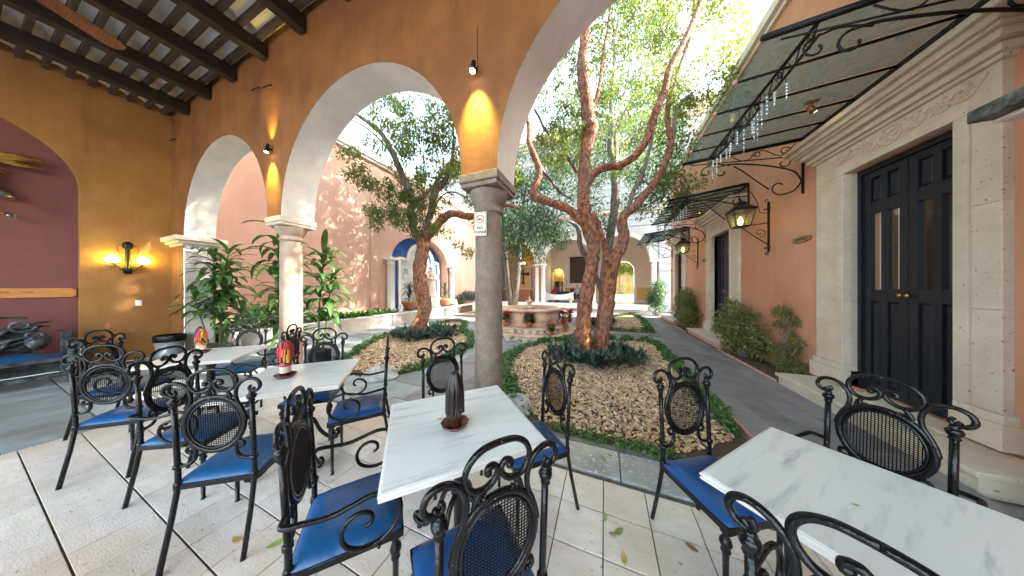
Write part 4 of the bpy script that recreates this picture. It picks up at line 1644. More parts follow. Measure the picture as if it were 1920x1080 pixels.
# reception
de = thing('reception_desk', 'wooden reception desk inside the blue framed opening', 'desk', (-7.3, 19.6, .4))
MB().bb(-8.6, -6.1, 19.4, 19.9, .4, 1.42).build('body', 'desk_wood', de)
MB().bb(-8.7, -6.0, 19.3, 20.0, 1.42, 1.48).build('desk_top', 'far_ochre', de)
bf = thing('blue_frame', 'blue wooden frame round the reception opening', 'frame', (-7.3, 20.0, .4))
for x0, x1, z0, z1 in ((-9.0, -8.85, .4, 3.3), (-6.25, -6.08, .4, 3.3), (-9.0, -6.08, 3.3, 3.45)):
    MB().bb(x0, x1, 20.02, 20.14, z0, z1).build('bar', 'blue_frame', bf)
rw = thing('reception_wall', 'yellow back wall of the reception', 'wall', (-7.3, 21.2, .4))
MB().bb(-9.6, -5.12, 21.2, 21.35, .4, 6.5).build('wall_face', 'far_ochre', rw)
cr = thing('wall_cross', 'dark ornate cross hung on the reception wall', 'cross', (-7.35, 21.15, 2.9))
q = MB()
q.bb(-7.43, -7.27, 21.10, 21.18, 2.05, 3.5)
q.bb(-7.80, -6.90, 21.105, 21.175, 2.82, 3.0)
q.build('bar', 'cross_metal', cr)
q = MB()
for x, z in ((-7.35, 3.5), (-7.35, 2.05), (-7.82, 2.91), (-6.88, 2.91)):
    for dx, dz in ((.09, 0), (-.09, 0), (0, .09), (0, -.09)):
        q.lathe([(.001, -.03), (.085, -.02), (.085, .02), (.001, .03)], (0, 0, 0), 10)
        q.v[-40:] = [(x + dx + v_[0], 21.13 + v_[2], z + dz + v_[1]) for v_ in q.v[-40:]]
q.build('trefoil_end', 'cross_metal', cr)
chd = thing('chandelier', 'warm lit lamp cluster above the reception frame', 'lamp', (-6.9, 19.2, 3.9))
q = MB()
for i in range(5):
    a = i * 1.2566
    q.lathe([(.02, -.08), (.07, -.03), (.075, .03), (.03, .09)], (-6.9 + .34 * math.cos(a), 19.2 + .34 * math.sin(a), 3.75), 8)
q.build('bulb', 'warm_glow', chd)
q = MB()
for i in range(5):
    a = i * 1.2566
    q.tube([(-6.9, 19.2, 3.6), (-6.9 + .34 * math.cos(a), 19.2 + .34 * math.sin(a), 3.66)], .02, 5)
q.tube([(-6.9, 19.2, 3.6), (-6.9, 19.2, 5.2)], .02, 5)
q.build('arm', 'iron_plain', chd)
# lobby lounge
ptg = thing('dark_painting', 'large dark framed painting on the lobby wall behind the trees', 'painting', (-2.1, 22.4, 3.3))
MB().bb(-3.0, -1.1, 22.38, 22.42, 2.1, 4.4).build('canvas', 'canvas_dark', ptg)
q = MB()
for a in ((-3.08, -3.0, 2.02, 4.48), (-1.1, -1.02, 2.02, 4.48), (-3.0, -1.1, 2.02, 2.1), (-3.0, -1.1, 4.4, 4.48)):
    q.bb(a[0], a[1], 22.35, 22.43, a[2], a[3])
q.build('frame', 'dark_wood', ptg)
ld = thing('lit_doorway', 'small arched doorway with a glowing lamp at the left of the lobby wall', 'doorway', (-4.3, 22.4, .4))
q = MB()
pts = [(-.55, .4 - .4), (-.55, 2.5)] + [(-.55 * math.cos(math.pi * i / 10), 2.5 + .55 * math.sin(math.pi * i / 10)) for i in range(1, 10)] + [(.55, 2.5), (.55, 0)]
q.extr(pts, (-4.2, 22.47, .4), (1, 0, 0), (0, 0, 1), (0, -1, 0), .02)
q.build('opening', 'far_ochre', ld)
q = MB()
for (x0, z0), (x1, z1) in zip(pts, pts[1:]):
    q.tube([(-4.2 + x0, 22.42, .4 + z0), (-4.2 + x1, 22.42, .4 + z1)], .09, 6)
q.build('trim', 'cream_paint', ld)
MB().lathe([(.01, -.1), (.09, -.05), (.1, .02), (.02, .1)], (-4.1, 22.3, 3.05), 10).build('bulb', 'shade_glow', ld)
MB().bb(-4.5, -4.1, 22.36, 22.44, .4, 2.2).build('cabinet', 'dark_wood', ld)
sf = thing('white_sofa', 'curved white settee with rising ends on the lobby step', 'sofa', (-2.75, 18.9, .4))
q = MB()
n = 14
vs, fs = [], []
for i in range(n + 1):
    u = -1 + 2 * i / n
    x = -3.45 + u * 1.15
    zt = 1.02 + .22 * abs(u) ** 2.2
    yb = 18.35 + .25 * u * u
    vs += [(x, yb, .62), (x, yb, zt), (x, yb + .08, zt), (x, yb + .08, .62)]
for i in range(n):
    for k in range(4):
        l = (k + 1) % 4
        fs.append((i * 4 + k, i * 4 + l, i * 4 + 4 + l, i * 4 + 4 + k))
fs += [(0, 1, 2, 3), (n * 4 + 3, n * 4 + 2, n * 4 + 1, n * 4)]
q.add(vs, fs, False)
q.build('backrest', 'sofa_white', sf)
MB().bb(-4.5, -2.4, 18.5, 19.2, .58, .78).build('seat', 'sofa_white', sf)
for x in (-4.4, -2.5):
    for y in (18.45, 19.1):
        MB().tube([(x, y, .40), (x, y, .6)], [.03, .05], 8).build('leg', 'sofa_white', sf)
q = thing('stone_urn', 'small pale stone pedestal beside the white settee', 'pedestal', (-2.35, 17.3, .4))
MB().lathe([(.2, 0), (.2, .08), (.09, .16), (.08, .42), (.2, .56), (.22, .62)], (-2.35, 17.3, .2), 14).build('pedestal', 'planter_stone', q)
ab = thing('lounge_chair', 'dark navy lounge chair with maroon backrest behind the settee', 'chair', (-4.3, 19.8, .4))
MB().box((-4.35, 19.8, .72), (.7, .7, .35)).build('seat', 'fabric_navy', ab, bevel=.06)
MB().box((-4.05, 19.95, 1.25), (.5, .12, .8), rot=Euler((R(-12), R(28), 0)).to_matrix()).build('backrest', 'fabric_maroon', ab, bevel=.04)
ab = thing('lounge_chair', 'navy blue lounge chair just right of the paired columns', 'chair', (-3.4, 20.2, .4))
MB().box((-3.3, 20.2, .78), (.9, .7, .5)).build('seat', 'fabric_navy', ab, bevel=.08)
MB().box((-3.3, 20.5, 1.1), (.9, .14, .3)).build('backrest', 'fabric_navy', ab, bevel=.05)
cd = thing('candelabra', 'tall branched iron candelabra against the lobby wainscot', 'candelabra', (-3.95, 21.9, .4))
q = MB()
q.tube([(-3.75, 21.9, .4), (-3.75, 21.9, 2.7)], .03, 6)
for s_ in (-1, 1):
    q.tube([(-3.75 + s_ * u, 21.9, z) for u, z in smooth_path([(0, 1.9), (.3, 1.75), (.45, 1.95), (.45, 2.3)], 4)], .02, 5)
    q.tube([(-3.75 + s_ * u, 21.9, z) for u, z in smooth_path([(0, 2.1), (.15, 2.0), (.24, 2.15), (.24, 2.5)], 4)], .02, 5)
q.build('stand', 'iron_plain', cd)
be = thing('lobby_bench', 'dark wooden bench with the seated person in the lobby', 'bench', (-2.35, 21.9, .4))
MB().bb(-3.0, -1.3, 21.6, 22.1, .82, .88).build('seat', 'dark_wood', be)
MB().bb(-3.0, -1.3, 22.10, 22.15, .90, 1.5).build('backrest', 'dark_wood', be)
for x in (-2.9, -1.4):
    MB().bb(x - .05, x + .05, 21.65, 22.05, .4, .82).build('leg', 'dark_wood', be)


def skin_body(name, pts, edges, rad, material, parent, sub=1):
    me = bpy.data.meshes.new(name)
    off = parent_origin(parent)
    me.from_pydata([tuple(Vector(p) - off) for p in pts], edges, [])
    o = bpy.data.objects.new(name, me)
    C.objects.link(o)
    o.parent = parent
    sk = o.modifiers.new('skin', 'SKIN')
    if not me.skin_vertices:
        me.skin_vertices.new()
    sv_ = me.skin_vertices[0].data
    for i, r in enumerate(rad):
        sv_[i].radius = (r, r) if not isinstance(r, tuple) else r
        sv_[i].use_root = (i == 0)
    s2 = o.modifiers.new('sub', 'SUBSURF')
    s2.levels = s2.render_levels = sub
    me.materials.append(M[material])
    for m_ in (s2,):
        pass
    return o


pe = thing('person', 'person in a pale shirt sitting on the lobby bench with hands joined', 'person', (-2.35, 21.85, .4))
bx_, by_ = -2.35, 21.85
pp = [(bx_, by_, .95), (bx_, by_ + .03, 1.15), (bx_, by_, 1.38), (bx_, by_ - .03, 1.50), (bx_, by_ - .05, 1.60),
      (bx_ - .19, by_, 1.40), (bx_ - .27, by_ - .08, 1.14), (bx_ - .08, by_ - .30, 1.08), (bx_ + .19, by_, 1.40), (bx_ + .27, by_ - .08, 1.14), (bx_ + .08, by_ - .30, 1.08),
      (bx_ - .10, by_ - .02, .93), (bx_ - .16, by_ - .44, .92), (bx_ - .16, by_ - .42, .48), (bx_ - .16, by_ - .55, .44),
      (bx_ + .10, by_ - .02, .93), (bx_ + .16, by_ - .44, .92), (bx_ + .16, by_ - .42, .48), (bx_ + .16, by_ - .55, .44)]
ee = [(0, 1), (1, 2), (2, 3), (3, 4), (2, 5), (5, 6), (6, 7), (2, 8), (8, 9), (9, 10), (0, 11), (11, 12), (12, 13), (13, 14), (0, 15), (15, 16), (16, 17), (17, 18)]
rr_ = [.13, .13, .13, .055, .05, .065, .045, .032, .065, .045, .032, .085, .06, .042, .035, .085, .06, .042, .035]
skin_body('body', pp, ee, rr_, 'shirt', pe)
MB().lathe([(.02, -.125), (.06, -.10), (.085, -.03), (.088, .03), (.07, .09), (.02, .12)], (bx_, by_ - .06, 1.70), 14, sx=.85).build('head', 'skin', pe)
MB().lathe([(.085, -.02), (.095, .03), (.078, .10), (.02, .135)], (bx_, by_ - .035, 1.70), 14, sx=.9).build('hair', 'hair', pe)
MB().tube([(bx_ - .16, by_ - .15, .95), (bx_ - .16, by_ - .46, .94), (bx_ - .16, by_ - .44, .5)], [.09, .07, .055], 8).tube([(bx_ + .16, by_ - .15, .95), (bx_ + .16, by_ - .46, .94), (bx_ + .16, by_ - .44, .5)], [.09, .07, .055], 8).build('trousers', 'trousers', pe)

# ================================================================== FOUNTAIN
FX, FYY = -2.46, 7.74
fo = thing('fountain', 'lobed pink stone fountain with two tiled steps', 'fountain', (FX, FYY, 0))


def lobed(r, k=4, amp=.10, rot=math.pi / 4, n=96):
    """quatrefoil-like outline"""
    out_ = []
    for i in range(n):
        a = 2 * math.pi * i / n
        q_ = abs(math.cos(k / 2 * (a - rot)))
        out_.append((FX + r * (1 - amp + amp * q_ ** .55) * math.cos(a), FYY + r * (1 - amp + amp * q_ ** .55) * math.sin(a)))
    return out_


for r, z0, z1, nm in ((1.62, -.02, .17, 'lower_step'), (1.36, .17, .34, 'upper_step')):
    MB().prism(lobed(r - .02), z0, z1 - .035).build(nm, 'fountain_stone', fo)
    MB().prism(lobed(r + .03), z1 - .034, z1).build(nm + '_tread', 'fountain_stone', fo, bevel=.008)
    ol = lobed(r - .004, n=144)
    n = 72
    for i in range(n):
        a, b_ = ol[i * 2], ol[(i * 2 + 2) % 144]
        a_m = 2 * math.pi * (i * 2 + 1) / 144
        if math.sin(a_m) > .55:
            continue
        dx, dy = b_[0] - a[0], b_[1] - a[1]
        ln = math.hypot(dx, dy)
        MB().box(((a[0] + b_[0]) / 2, (a[1] + b_[1]) / 2, (z0 + z1 - .035) / 2 + .006), (ln - .005, .016, (z1 - z0) - .055), rz=math.atan2(dy, dx)).build('riser_tile', 'talavera' if i % 2 else 'cream_tile', fo)
q = MB()
q.lathe([(.98, .34), (1.0, .36), (.97, .42), (.98, .46), (1.02, .52), (1.04, .64), (.99, .74), (.96, .78)], (FX, FYY, 0), 64, lobes=8, lobe=.055, cap=False)
q.build('basin', 'fountain_stone', fo)
q = MB()
q.lathe([(.96, .77), (1.06, .79), (1.10, .82), (1.10, .85), (1.06, .88), (.94, .885), (.90, .86), (.89, .45)], (FX, FYY, 0), 64, lobes=8, lobe=.055, cap=False)
q.build('rim', 'fountain_stone', fo)
MB().lathe([(.001, .74), (.885, .741)], (FX, FYY, 0), 40, cap=False).build('water', 'water', fo)
MB().lathe([(.09, .5), (.09, .80), (.15, .83), (.17, .87), (.17, .90), (.10, .94), (.07, .98), (.075, 1.03), (.15, 1.06), (.16, 1.09), (.06, 1.12), (.035, 1.14), (.045, 1.19), (.02, 1.25), (.005, 1.27)], (FX, FYY, 0), 24).build('spout', 'fountain_stone', fo)


def poinsettia(x, y, z, label, s=1.0, white=False, seed=1, red=True, green=1.0):
    t = thing('potted_poinsettia', label, 'potted plant', (x, y, z), group='poinsettias round the fountain')
    MB().lathe([(.045 * s, 0), (.065 * s, .09 * s), (.075 * s, .095 * s), (.075 * s, .12 * s), (.06 * s, .12 * s), (.055 * s, .10 * s)], (x, y, z), 16).build('pot', 'terracotta', t)
    rr = random.Random(seed)
    q = MB()
    for i in range(10):
        a = rr.uniform(0, 6.28)
        q.tube([(x, y, z + .1 * s), (x + math.cos(a) * .07 * s, y + math.sin(a) * .07 * s, z + (.24 + rr.uniform(-.05, .05)) * s)], .004, 4)
    q.build('stem', 'leaf_mid', t)
    q = MB()
    for i in range(int(70 * green)):
        a = rr.uniform(0, 6.28)
        blade(q, (x + math.cos(a) * .04 * s, y + math.sin(a) * .04 * s, z + rr.uniform(.12, .30) * s), a, rr.uniform(-.3, .7), rr.uniform(.08, .15) * s, .022 * s, .9, 3)
    q.build('foliage', 'leaf_mid', t)
    q = MB()
    for hd in range(7 if red else 3):
        a, d_ = rr.uniform(0, 6.28), rr.uniform(0, .11) * s
        cx, cy, cz = x + math.cos(a) * d_, y + math.sin(a) * d_, z + rr.uniform(.28, .36) * s
        for i in range(9):
            blade(q, (cx, cy, cz), i * .698 + a, rr.uniform(-.1, .5), rr.uniform(.08, .13) * s, .032 * s, .6, 3)
    q.build('bracts', 'cream_paint' if white else 'poinsettia', t)
    return t


poinsettia(-2.9, 6.64, 0.34, 'red poinsettia in a terracotta pot beside the middle column', 1.25, seed=1)
poinsettia(-2.155, 6.73, 0.34, 'bushy green plant with pale red bracts at the centre of the fountain step', 1.35, seed=2, green=1.8, red=False)
poinsettia(-1.463, 6.732, 0.17, 'small pot with pale red flowers on the lower fountain step', 1.0, seed=3, red=False)
poinsettia(-1.278, 7.683, 0.34, 'red poinsettia near the right end of the upper fountain step', 1.2, seed=4)
poinsettia(-1.159, 8.32, 0.34, 'rightmost red poinsettia behind the twin trunked tree', 1.2, seed=5)
poinsettia(-1.172, 7.349, 0.17, 'small empty looking terracotta pot on the lower step at right', 1.0, seed=6, red=False, green=.2)


def cherub(x, y, z, h, label, seed=1):
    t = thing('figurine', label, 'figurine', (x, y, z))
    q = MB()
    q.lathe([(.10 * h, 0), (.22 * h, .05 * h), (.24 * h, .25 * h), (.17 * h, .45 * h), (.13 * h, .62 * h), (.08 * h, .68 * h)], (x, y, z), 14)
    q.tube([(x - .12 * h, y - .05, z + .55 * h), (x - .26 * h, y - .1, z + .42 * h), (x - .14 * h, y - .14, z + .34 * h)], [.05 * h, .035 * h], 8)
    q.tube([(x + .12 * h, y - .05, z + .55 * h), (x + .28 * h, y - .1, z + .62 * h)], [.05 * h, .035 * h], 8)
    q.tube([(x - .08 * h, y - .05, z + .12 * h), (x - .18 * h, y - .22 * h, z + .10 * h), (x - .18 * h, y - .26 * h, z)], [.08 * h, .05 * h], 8)
    q.build('body', 'cream_paint', t)
    MB().lathe([(.02 * h, -.14 * h), (.11 * h, -.08 * h), (.14 * h, 0), (.11 * h, .09 * h), (.02 * h, .14 * h)], (x, y - .02, z + .82 * h), 12).build('head', 'cream_paint', t)
    return t


cherub(-1.74, 7.219, 0.34, .30, 'white and red angel figurine on the upper fountain step')
cherub(-1.273, 8.274, 0.34, .22, 'little white figurine between the two right poinsettias')
cherub(-8.314, 7.549, 0.48, .36, 'white and brown figurine on the planter at the left of the niche')
cherub(-8.443, 11.753, 0.48, .40, 'white figurine on the planter at the right of the niche')

# statue in the niche ------------------------------------------------
sx, sy = -9.15, 10.35
stt = thing('statue', 'robed stone friar statue on a square pedestal in the niche', 'statue', (sx, sy, .45))
q = MB()
q.bb(sx - .36, sx + .36, sy - .42, sy + .42, .45, .52)
q.bb(sx - .30, sx + .30, sy - .36, sy + .36, .52, .92)
q.bb(sx - .36, sx + .36, sy - .42, sy + .42, .92, 1.0)
q.build('pedestal', 'cream_paint', stt, bevel=.01)
q = MB()
q.lathe([(.30, 1.0), (.29, 1.15), (.25, 1.5), (.22, 1.75), (.20, 1.88), (.215, 1.92), (.20, 1.96), (.24, 2.2), (.25, 2.34), (.17, 2.46), (.08, 2.50)], (sx, sy, 0), 24, lobes=7, lobe=.05)
q.build('robe', 'statue_stone', stt)
q = MB()
for s_ in (-1, 1):
    q.tube([(sx, sy + s_ * .20, 2.36), (sx + .06, sy + s_ * .30, 2.12), (sx + .22, sy + s_ * .10, 2.02), (sx + .26, sy - s_ * .02, 2.06)], [.09, .09, .075, .045], 10)
q.build('sleeves', 'statue_stone', stt)
MB().lathe([(.03, -.15), (.09, -.11), (.115, -.02), (.12, .04), (.10, .12), (.04, .17), (.005, .18)], (sx + .03, sy, 2.64), 16).build('head', 'statue_stone', stt)
MB().lathe([(.20, -.05), (.17, .02), (.12, .05)], (sx, sy, 2.48), 16).build('cowl', 'statue_stone', stt)


def spiky_pot(x, y, z, label, s=1.0, seed=1):
    t = thing('potted_dracaena', label, 'potted plant', (x, y, z), group='potted spiky plants in the niche')
    MB().lathe([(.17 * s, 0), (.25 * s, .12 * s), (.30 * s, .30 * s), (.34 * s, .36 * s), (.34 * s, .44 * s), (.29 * s, .44 * s), (.27 * s, .40 * s), (.01, .40 * s)], (x, y, z), 24).build('pot', 'terracotta', t)
    rr = random.Random(seed)
    q = MB()
    q.tube([(x, y, z + .4 * s), (x + .02, y, z + 1.0 * s)], .025 * s, 6)
    q.build('stem', 'bark_grey', t)
    q = MB()
    for i in range(90):
        h = rr.uniform(.5, 1.25)
        blade(q, (x, y, z + h * s), rr.uniform(0, 6.28), rr.uniform(-.2, 1.3), rr.uniform(.35, .62) * s, .022 * s, 1.2, 4)
    q.build('foliage', 'leaf_boat', t)
    return t


spiky_pot(-9.1, 8.75, .45, 'left potted spiky plant in the niche, half behind the leaning trunk', 1.0, 3)
spiky_pot(-8.95, 11.35, .45, 'right potted spiky plant in the niche beside the statue', 1.05, 4)

# ================================================================== TABLES AND CHAIRS


def make_table(name, label, cx, cy, rz, side, seed):
    t = thing(name, label, 'table', (cx, cy, 0), rz, group='square marble topped tables')
    h = side / 2
    q = MB()
    lv = [(0.0, .722), (.004, .727), (.004, .732), (-.004, .735), (0.004, .741), (.006, .747), (.002, .7515), (-.006, .753)]
    ring = []
    vs = []
    for e, z in lv:
        w = h + e - .006
        vs += [(-w, -w, z), (w, -w, z), (w, w, z), (-w, w, z)]
    fs = [(3, 2, 1, 0)]
    for i in range(len(lv) - 1):
        for k in range(4):
            l = (k + 1) % 4
            fs.append((i * 4 + k, i * 4 + l, i * 4 + 4 + l, i * 4 + 4 + k))
    q.add(vs, fs)
    q.build('edge_moulding', 'marble_edge', t, world=False)
    w = h - .012
    top = MB().bb(-w, w, -w, w, .745, .7545).build('marble_top', 'marble', t, world=False, bevel=.0015)
    q = MB()
    q.lathe([(.16, .695), (.16, .72)], n=24)
    q.lathe([(.034, .10), (.034, .30), (.05, .33), (.05, .36), (.034, .39), (.034, .60), (.06, .66), (.10, .695)], n=16)
    q.bb(-.24, .24, -.02, .02, .695, .72)
    q.bb(-.02, .02, -.24, -.161, .695, .72)
    q.bb(-.02, .02, .161, .24, .695, .72)
    q.build('pedestal', 'iron', t, world=False)
    for k in range(4):
        a = k * math.pi / 2 + math.pi / 4
        q = MB()
        pts = smooth_path([(.03, .34), (.10, .30), (.16, .16), (.24, .05), (.31, .035), (.34, .06), (.32, .085), (.30, .07)], 4)
        q.tube([(math.cos(a) * u, math.sin(a) * u, z) for u, z in pts], .016, 8)
        q.lathe([(.012, 0), (.02, .008), (.02, .03), (.01, .038)], (math.cos(a) * .30, math.sin(a) * .30, 0), 10)
        q.build('leg', 'iron', t, world=False)
    return t


make_table('marble_table', 'white marble table in the centre foreground with the dark wax dripped candle', -.812, 1.165, R(46), .775, 1)
make_table('marble_table', 'white marble table left of centre with the red wax dripped bottle', -2.585, 1.225, R(44), .80, 2)
make_table('marble_table', 'white marble table at the far left with the purple and yellow waxed bottle', -4.40, 1.21, R(44), .775, 3)
make_table('marble_table', 'bare white marble table in the right foreground', .912, 1.258, R(48), .755, 4)


def centrepiece(x, y, label, rz, waxes, bottle, h, seed, label_band=True, wax_m='wax_red', r=.038):
    z0 = .7555
    t = thing('candle_bottle', label, 'candle holder', (x, y, z0), rz)
    q = MB()
    q.lathe([(.045, 0), (.055, .004), (.070, .018), (.078, .030), (.073, .029), (.054, .011), (.001, .008)], n=32, lobes=10, lobe=.045)
    q.build('saucer', 'saucer_clay', t, world=False)
    q = MB()
    hb = .52 * h
    q.lathe([(r * .92, .009), (r, .014), (r, hb * .8), (r * .85, hb * .9), (r * .6, hb), (r * .6, h * .9), (.010, h * .93)], n=24)
    q.build('bottle', bottle, t, world=False)
    if label_band:
        MB().lathe([(r + .0012, hb * .28), (r + .0012, hb * .62)], n=24, cap=False).build('label_band', 'bottle_label', t, world=False)
        MB().lathe([(r + .006, hb * .64), (r + .008, hb * .72), (r + .005, hb * .78)], n=24, cap=False).build('wax_collar', wax_m, t, world=False)
    rr = random.Random(seed)
    for wi, (m_, a0, a1, zlo, n) in enumerate(waxes):
        q = MB()
        for i in range(n):
            a = rr.uniform(a0, a1)
            zt = h * rr.uniform(.9, 1.02) - .01 * wi
            zl = h * zlo * rr.uniform(.85, 1.3)
            ro = r * rr.uniform(.92, 1.18)
            pts = [(.012 * math.cos(a), .012 * math.sin(a), zt + .01), (ro * .66 * math.cos(a), ro * .66 * math.sin(a), zt - .012 - .03 * rr.random()),
                   (ro * .95 * math.cos(a + .1), ro * .95 * math.sin(a + .1), zt * .62 + zl * .38), (ro * 1.02 * math.cos(a + .05), ro * 1.02 * math.sin(a + .05), zl + .02),
                   (ro * 1.03 * math.cos(a), ro * 1.03 * math.sin(a), zl)]
            w = rr.uniform(.006, .010)
            q.tube(smooth_path(pts, 3), [w * .8] + [w] * 10 + [w * 1.25, w * .9], 6)
        q.build('wax_drips', m_, t, world=False)
    return t


centrepiece(-0.797, 1.099, 'dark brown wax dripped candle bottle on the centre marble table', 0, [('wax_dark', 0, 6.28, .28, 70)], 'bottle_glass', .30, 4, False, r=.038)
centrepiece(-2.643, 1.144, 'red wax dripped bottle with pale label on the left centre table', .4, [('wax_red', 0, 6.28, .52, 46), ('wax_yellow', -1.0, -.3, .50, 7), ('wax_orange', -1.6, -1.2, .62, 3)], 'bottle_glass', .31, 5)
centrepiece(-4.572, 1.18, 'bottle dripped with purple, red and yellow wax on the far left table', .2, [('wax_purple', 2.2, 4.9, .55, 24), ('wax_red', 4.4, 5.6, .52, 16), ('wax_yellow', 4.2, 6.4, .50, 9), ('wax_orange', 0, 2, .6, 8)], 'bottle_glass', .31, 6, True, 'wax_orange')


def chair_meshes():
    """shared meshes of the ornamental iron chair, local frame: x across, y forward, z up; back at y=0"""
    S = {}
    PW, PT = .178, .918                       # post half spacing, collar height
    yb = lambda z: -.022 * max(0, (z - .46)) / .45 - (.0 if z > .44 else .0)

    def bp(x, z, dy=0.0):
        return (x, yb(z) + dy, z)
    for sg, nm in ((-1, 'lp'), (1, 'rp')):
        q = MB()
        q.tube([(sg * (PW + .005), -.085, 0), (sg * (PW + .003), -.030, .25), (sg * PW, -.002, .42), bp(sg * PW, .50), bp(sg * PW, .70), bp(sg * PW, PT - .03)], [.0125, .0125, .0125, .0125, .0125, .012], 10)
        c = bp(sg * PW, PT)
        q.lathe([(.012, -.045), (.017, -.038), (.013, -.030), (.021, -.018), (.024, -.006), (.019, .004), (.012, .008), (.015, .014), (.010, .022)], c, 12)
        c2 = bp(sg * PW, .535)
        q.lathe([(.0125, -.014), (.019, -.008), (.019, .008), (.0125, .014)], c2, 12)
        q.lathe([(.0125, -.02), (.017, -.012), (.017, .012), (.0125, .02)], (sg * PW, -.003, .43), 10)
        S[nm] = q
    # oval
    zc, rx, rz_ = .760, .138, .160
    ov = [bp(rx * math.cos(a), zc + rz_ * math.sin(a)) for a in [2 * math.pi * i / 40 for i in range(40)]]
    q = MB()
    q.tube(ov, .0135, 8, closed=True, flat=.75)
    q.tube([bp(rx * .87 * math.cos(a), zc + rz_ * .88 * math.sin(a)) for a in [2 * math.pi * i / 40 for i in range(40)]], .007, 6, closed=True)
    S['oval'] = q
    # cane mesh: crossing strands clipped to the oval
    q = MB()
    ex, ez = rx * .88, rz_ * .89
    pit = .0108
    w = .0019
    n = int(ex / pit)
    for i in range(-n, n + 1):
        x = i * pit
        hz = ez * math.sqrt(max(0, 1 - (x / ex) ** 2))
        if hz > .01:
            a, b_ = bp(x, zc - hz), bp(x, zc + hz)
            q.tube([a, b_], w * 1.05, 4, caps=False, smooth=False)
    n = int(ez / pit)
    for i in range(-n, n + 1):
        z = i * pit
        hx = ex * math.sqrt(max(0, 1 - (z / ez) ** 2))
        if hx > .01:
            q.tube([bp(-hx, zc + z, .0015), bp(hx, zc + z, .0015)], w * 1.05, 4, caps=False, smooth=False)
    S['cane'] = q
    # scrollwork
    q = MB()
    r = .0098

    def T(pts, rr=r, n=8, k=5):
        q.tube([bp(x, z) for x, z in smooth_path(pts, k)], rr, n)
    # crowning arch with inward scrolls
    for sg in (-1, 1):
        T([(sg * x, z) for x, z in [(0, 1.082), (.050, 1.077), (.088, 1.055), (.108, 1.020), (.104, .985), (.082, .958), (.052, .952), (.026, .962), (.010, .980), (.006, 1.000), (.020, 1.016), (.038, 1.010), (.040, .996)]],
          [.0098] * 40 + [.0098] * 10 + [.0105] * 11)
        q.lathe([(.003, -.013), (.012, -.006), (.012, .006), (.003, .013)], bp(sg * .036, .998), 8)
        # side loop from post top over and down to the flank of the oval
        T([(sg * x, z) for x, z in [(.192, .958), (.178, .943), (.168, .955), (.176, .972)]], .0085, 7)
        T([(sg * x, z) for x, z in [(.182, .938), (.208, .945), (.221, .970), (.210, 1.000), (.184, 1.014), (.152, 1.010), (.124, .990), (.108, .960), (.102, .925), (.108, .885), (.124, .850), (.140, .805), (.146, .77)]], r)
        # little c under the arch
        T([(sg * x, z) for x, z in [(.052, .952), (.066, .944), (.068, .928), (.056, .918), (.044, .924)]], .0085, 7)
        T([(sg * x, z) for x, z in [(.062, .945), (.074, .930), (.082, .905)]], .0085, 7)
        # lower scroll between oval and post
        T([(sg * x, z) for x, z in [(.088, .643), (.094, .610), (.096, .575), (.112, .548), (.142, .536), (.180, .535)]], r)
        T([(sg * x, z) for x, z in [(.092, .622), (.104, .640), (.124, .640), (.132, .622), (.122, .606), (.110, .610)]], .0088, 7)
    S['scroll'] = q
    # seat frame
    q = MB()
    fr_ = [(-.19, .0), (.19, .0), (.205, .40), (-.205, .40)]
    for (a, b_), (c_, d_) in zip(fr_, fr_[1:] + fr_[:1]):
        v = Vector((c_ - a, d_ - b_, 0))
        q.box(((a + c_) / 2, (b_ + d_) / 2, .418), (v.length + .012, .016, .034), rz=math.atan2(v.y, v.x))
    q.bb(-.19, .19, .01, .39, .404, .412)
    S['frame'] = q
    # cushion: soft dome, rolled edge
    q = MB()
    N = 12
    vs, fs = [], []
    for j in range(N + 1):
        for i in range(N + 1):
            u, v = i / N * 2 - 1, j / N * 2 - 1
            wx = .196 + .013 * (v + 1) / 2
            # squircle corners
            k = 1 - .035 * (abs(u) ** 6) * (abs(v) ** 6)
            e = max(abs(u), abs(v))
            z = .438 + .040 * (1 - abs(u) ** 3.2) ** .42 * (1 - abs(v) ** 3.2) ** .42
            vs.append((u * wx * k, .20 + v * .205 * k, z))
    for j in range(N):
        for i in range(N):
            a = j * (N + 1) + i
            fs.append((a, a + 1, a + N + 2, a + N + 1))
    base = len(vs)
    edge = [(i, 0) for i in range(N)] + [(N, j) for j in range(N)] + [(N - i, N) for i in range(N)] + [(0, N - j) for j in range(N)]
    for i, j in edge:
        p_ = vs[j * (N + 1) + i]
        vs.append((p_[0] * 1.015, .2 + (p_[1] - .2) * 1.015, .428))
    m = len(edge)
    for k_ in range(m):
        i, j = edge[k_]
        i2, j2 = edge[(k_ + 1) % m]
        fs.append((j * (N + 1) + i, base + k_, base + (k_ + 1) % m, j2 * (N + 1) + i2))
    q.add(vs, fs, True)
    S['seat'] = q
    # front legs with turned tops
    for sg, nm in ((-1, 'fl'), (1, 'fr')):
        q = MB()
        x = sg * .190
        q.lathe([(.020, .402), (.022, .39), (.014, .38), (.013, .37), (.022, .355), (.026, .34), (.022, .325), (.014, .315), (.020, .305), (.020, .298), (.0135, .29), (.012, .15), (.011, .004), (.014, .003), (.014, 0)], (x, .375, 0), 12)
        S[nm] = q
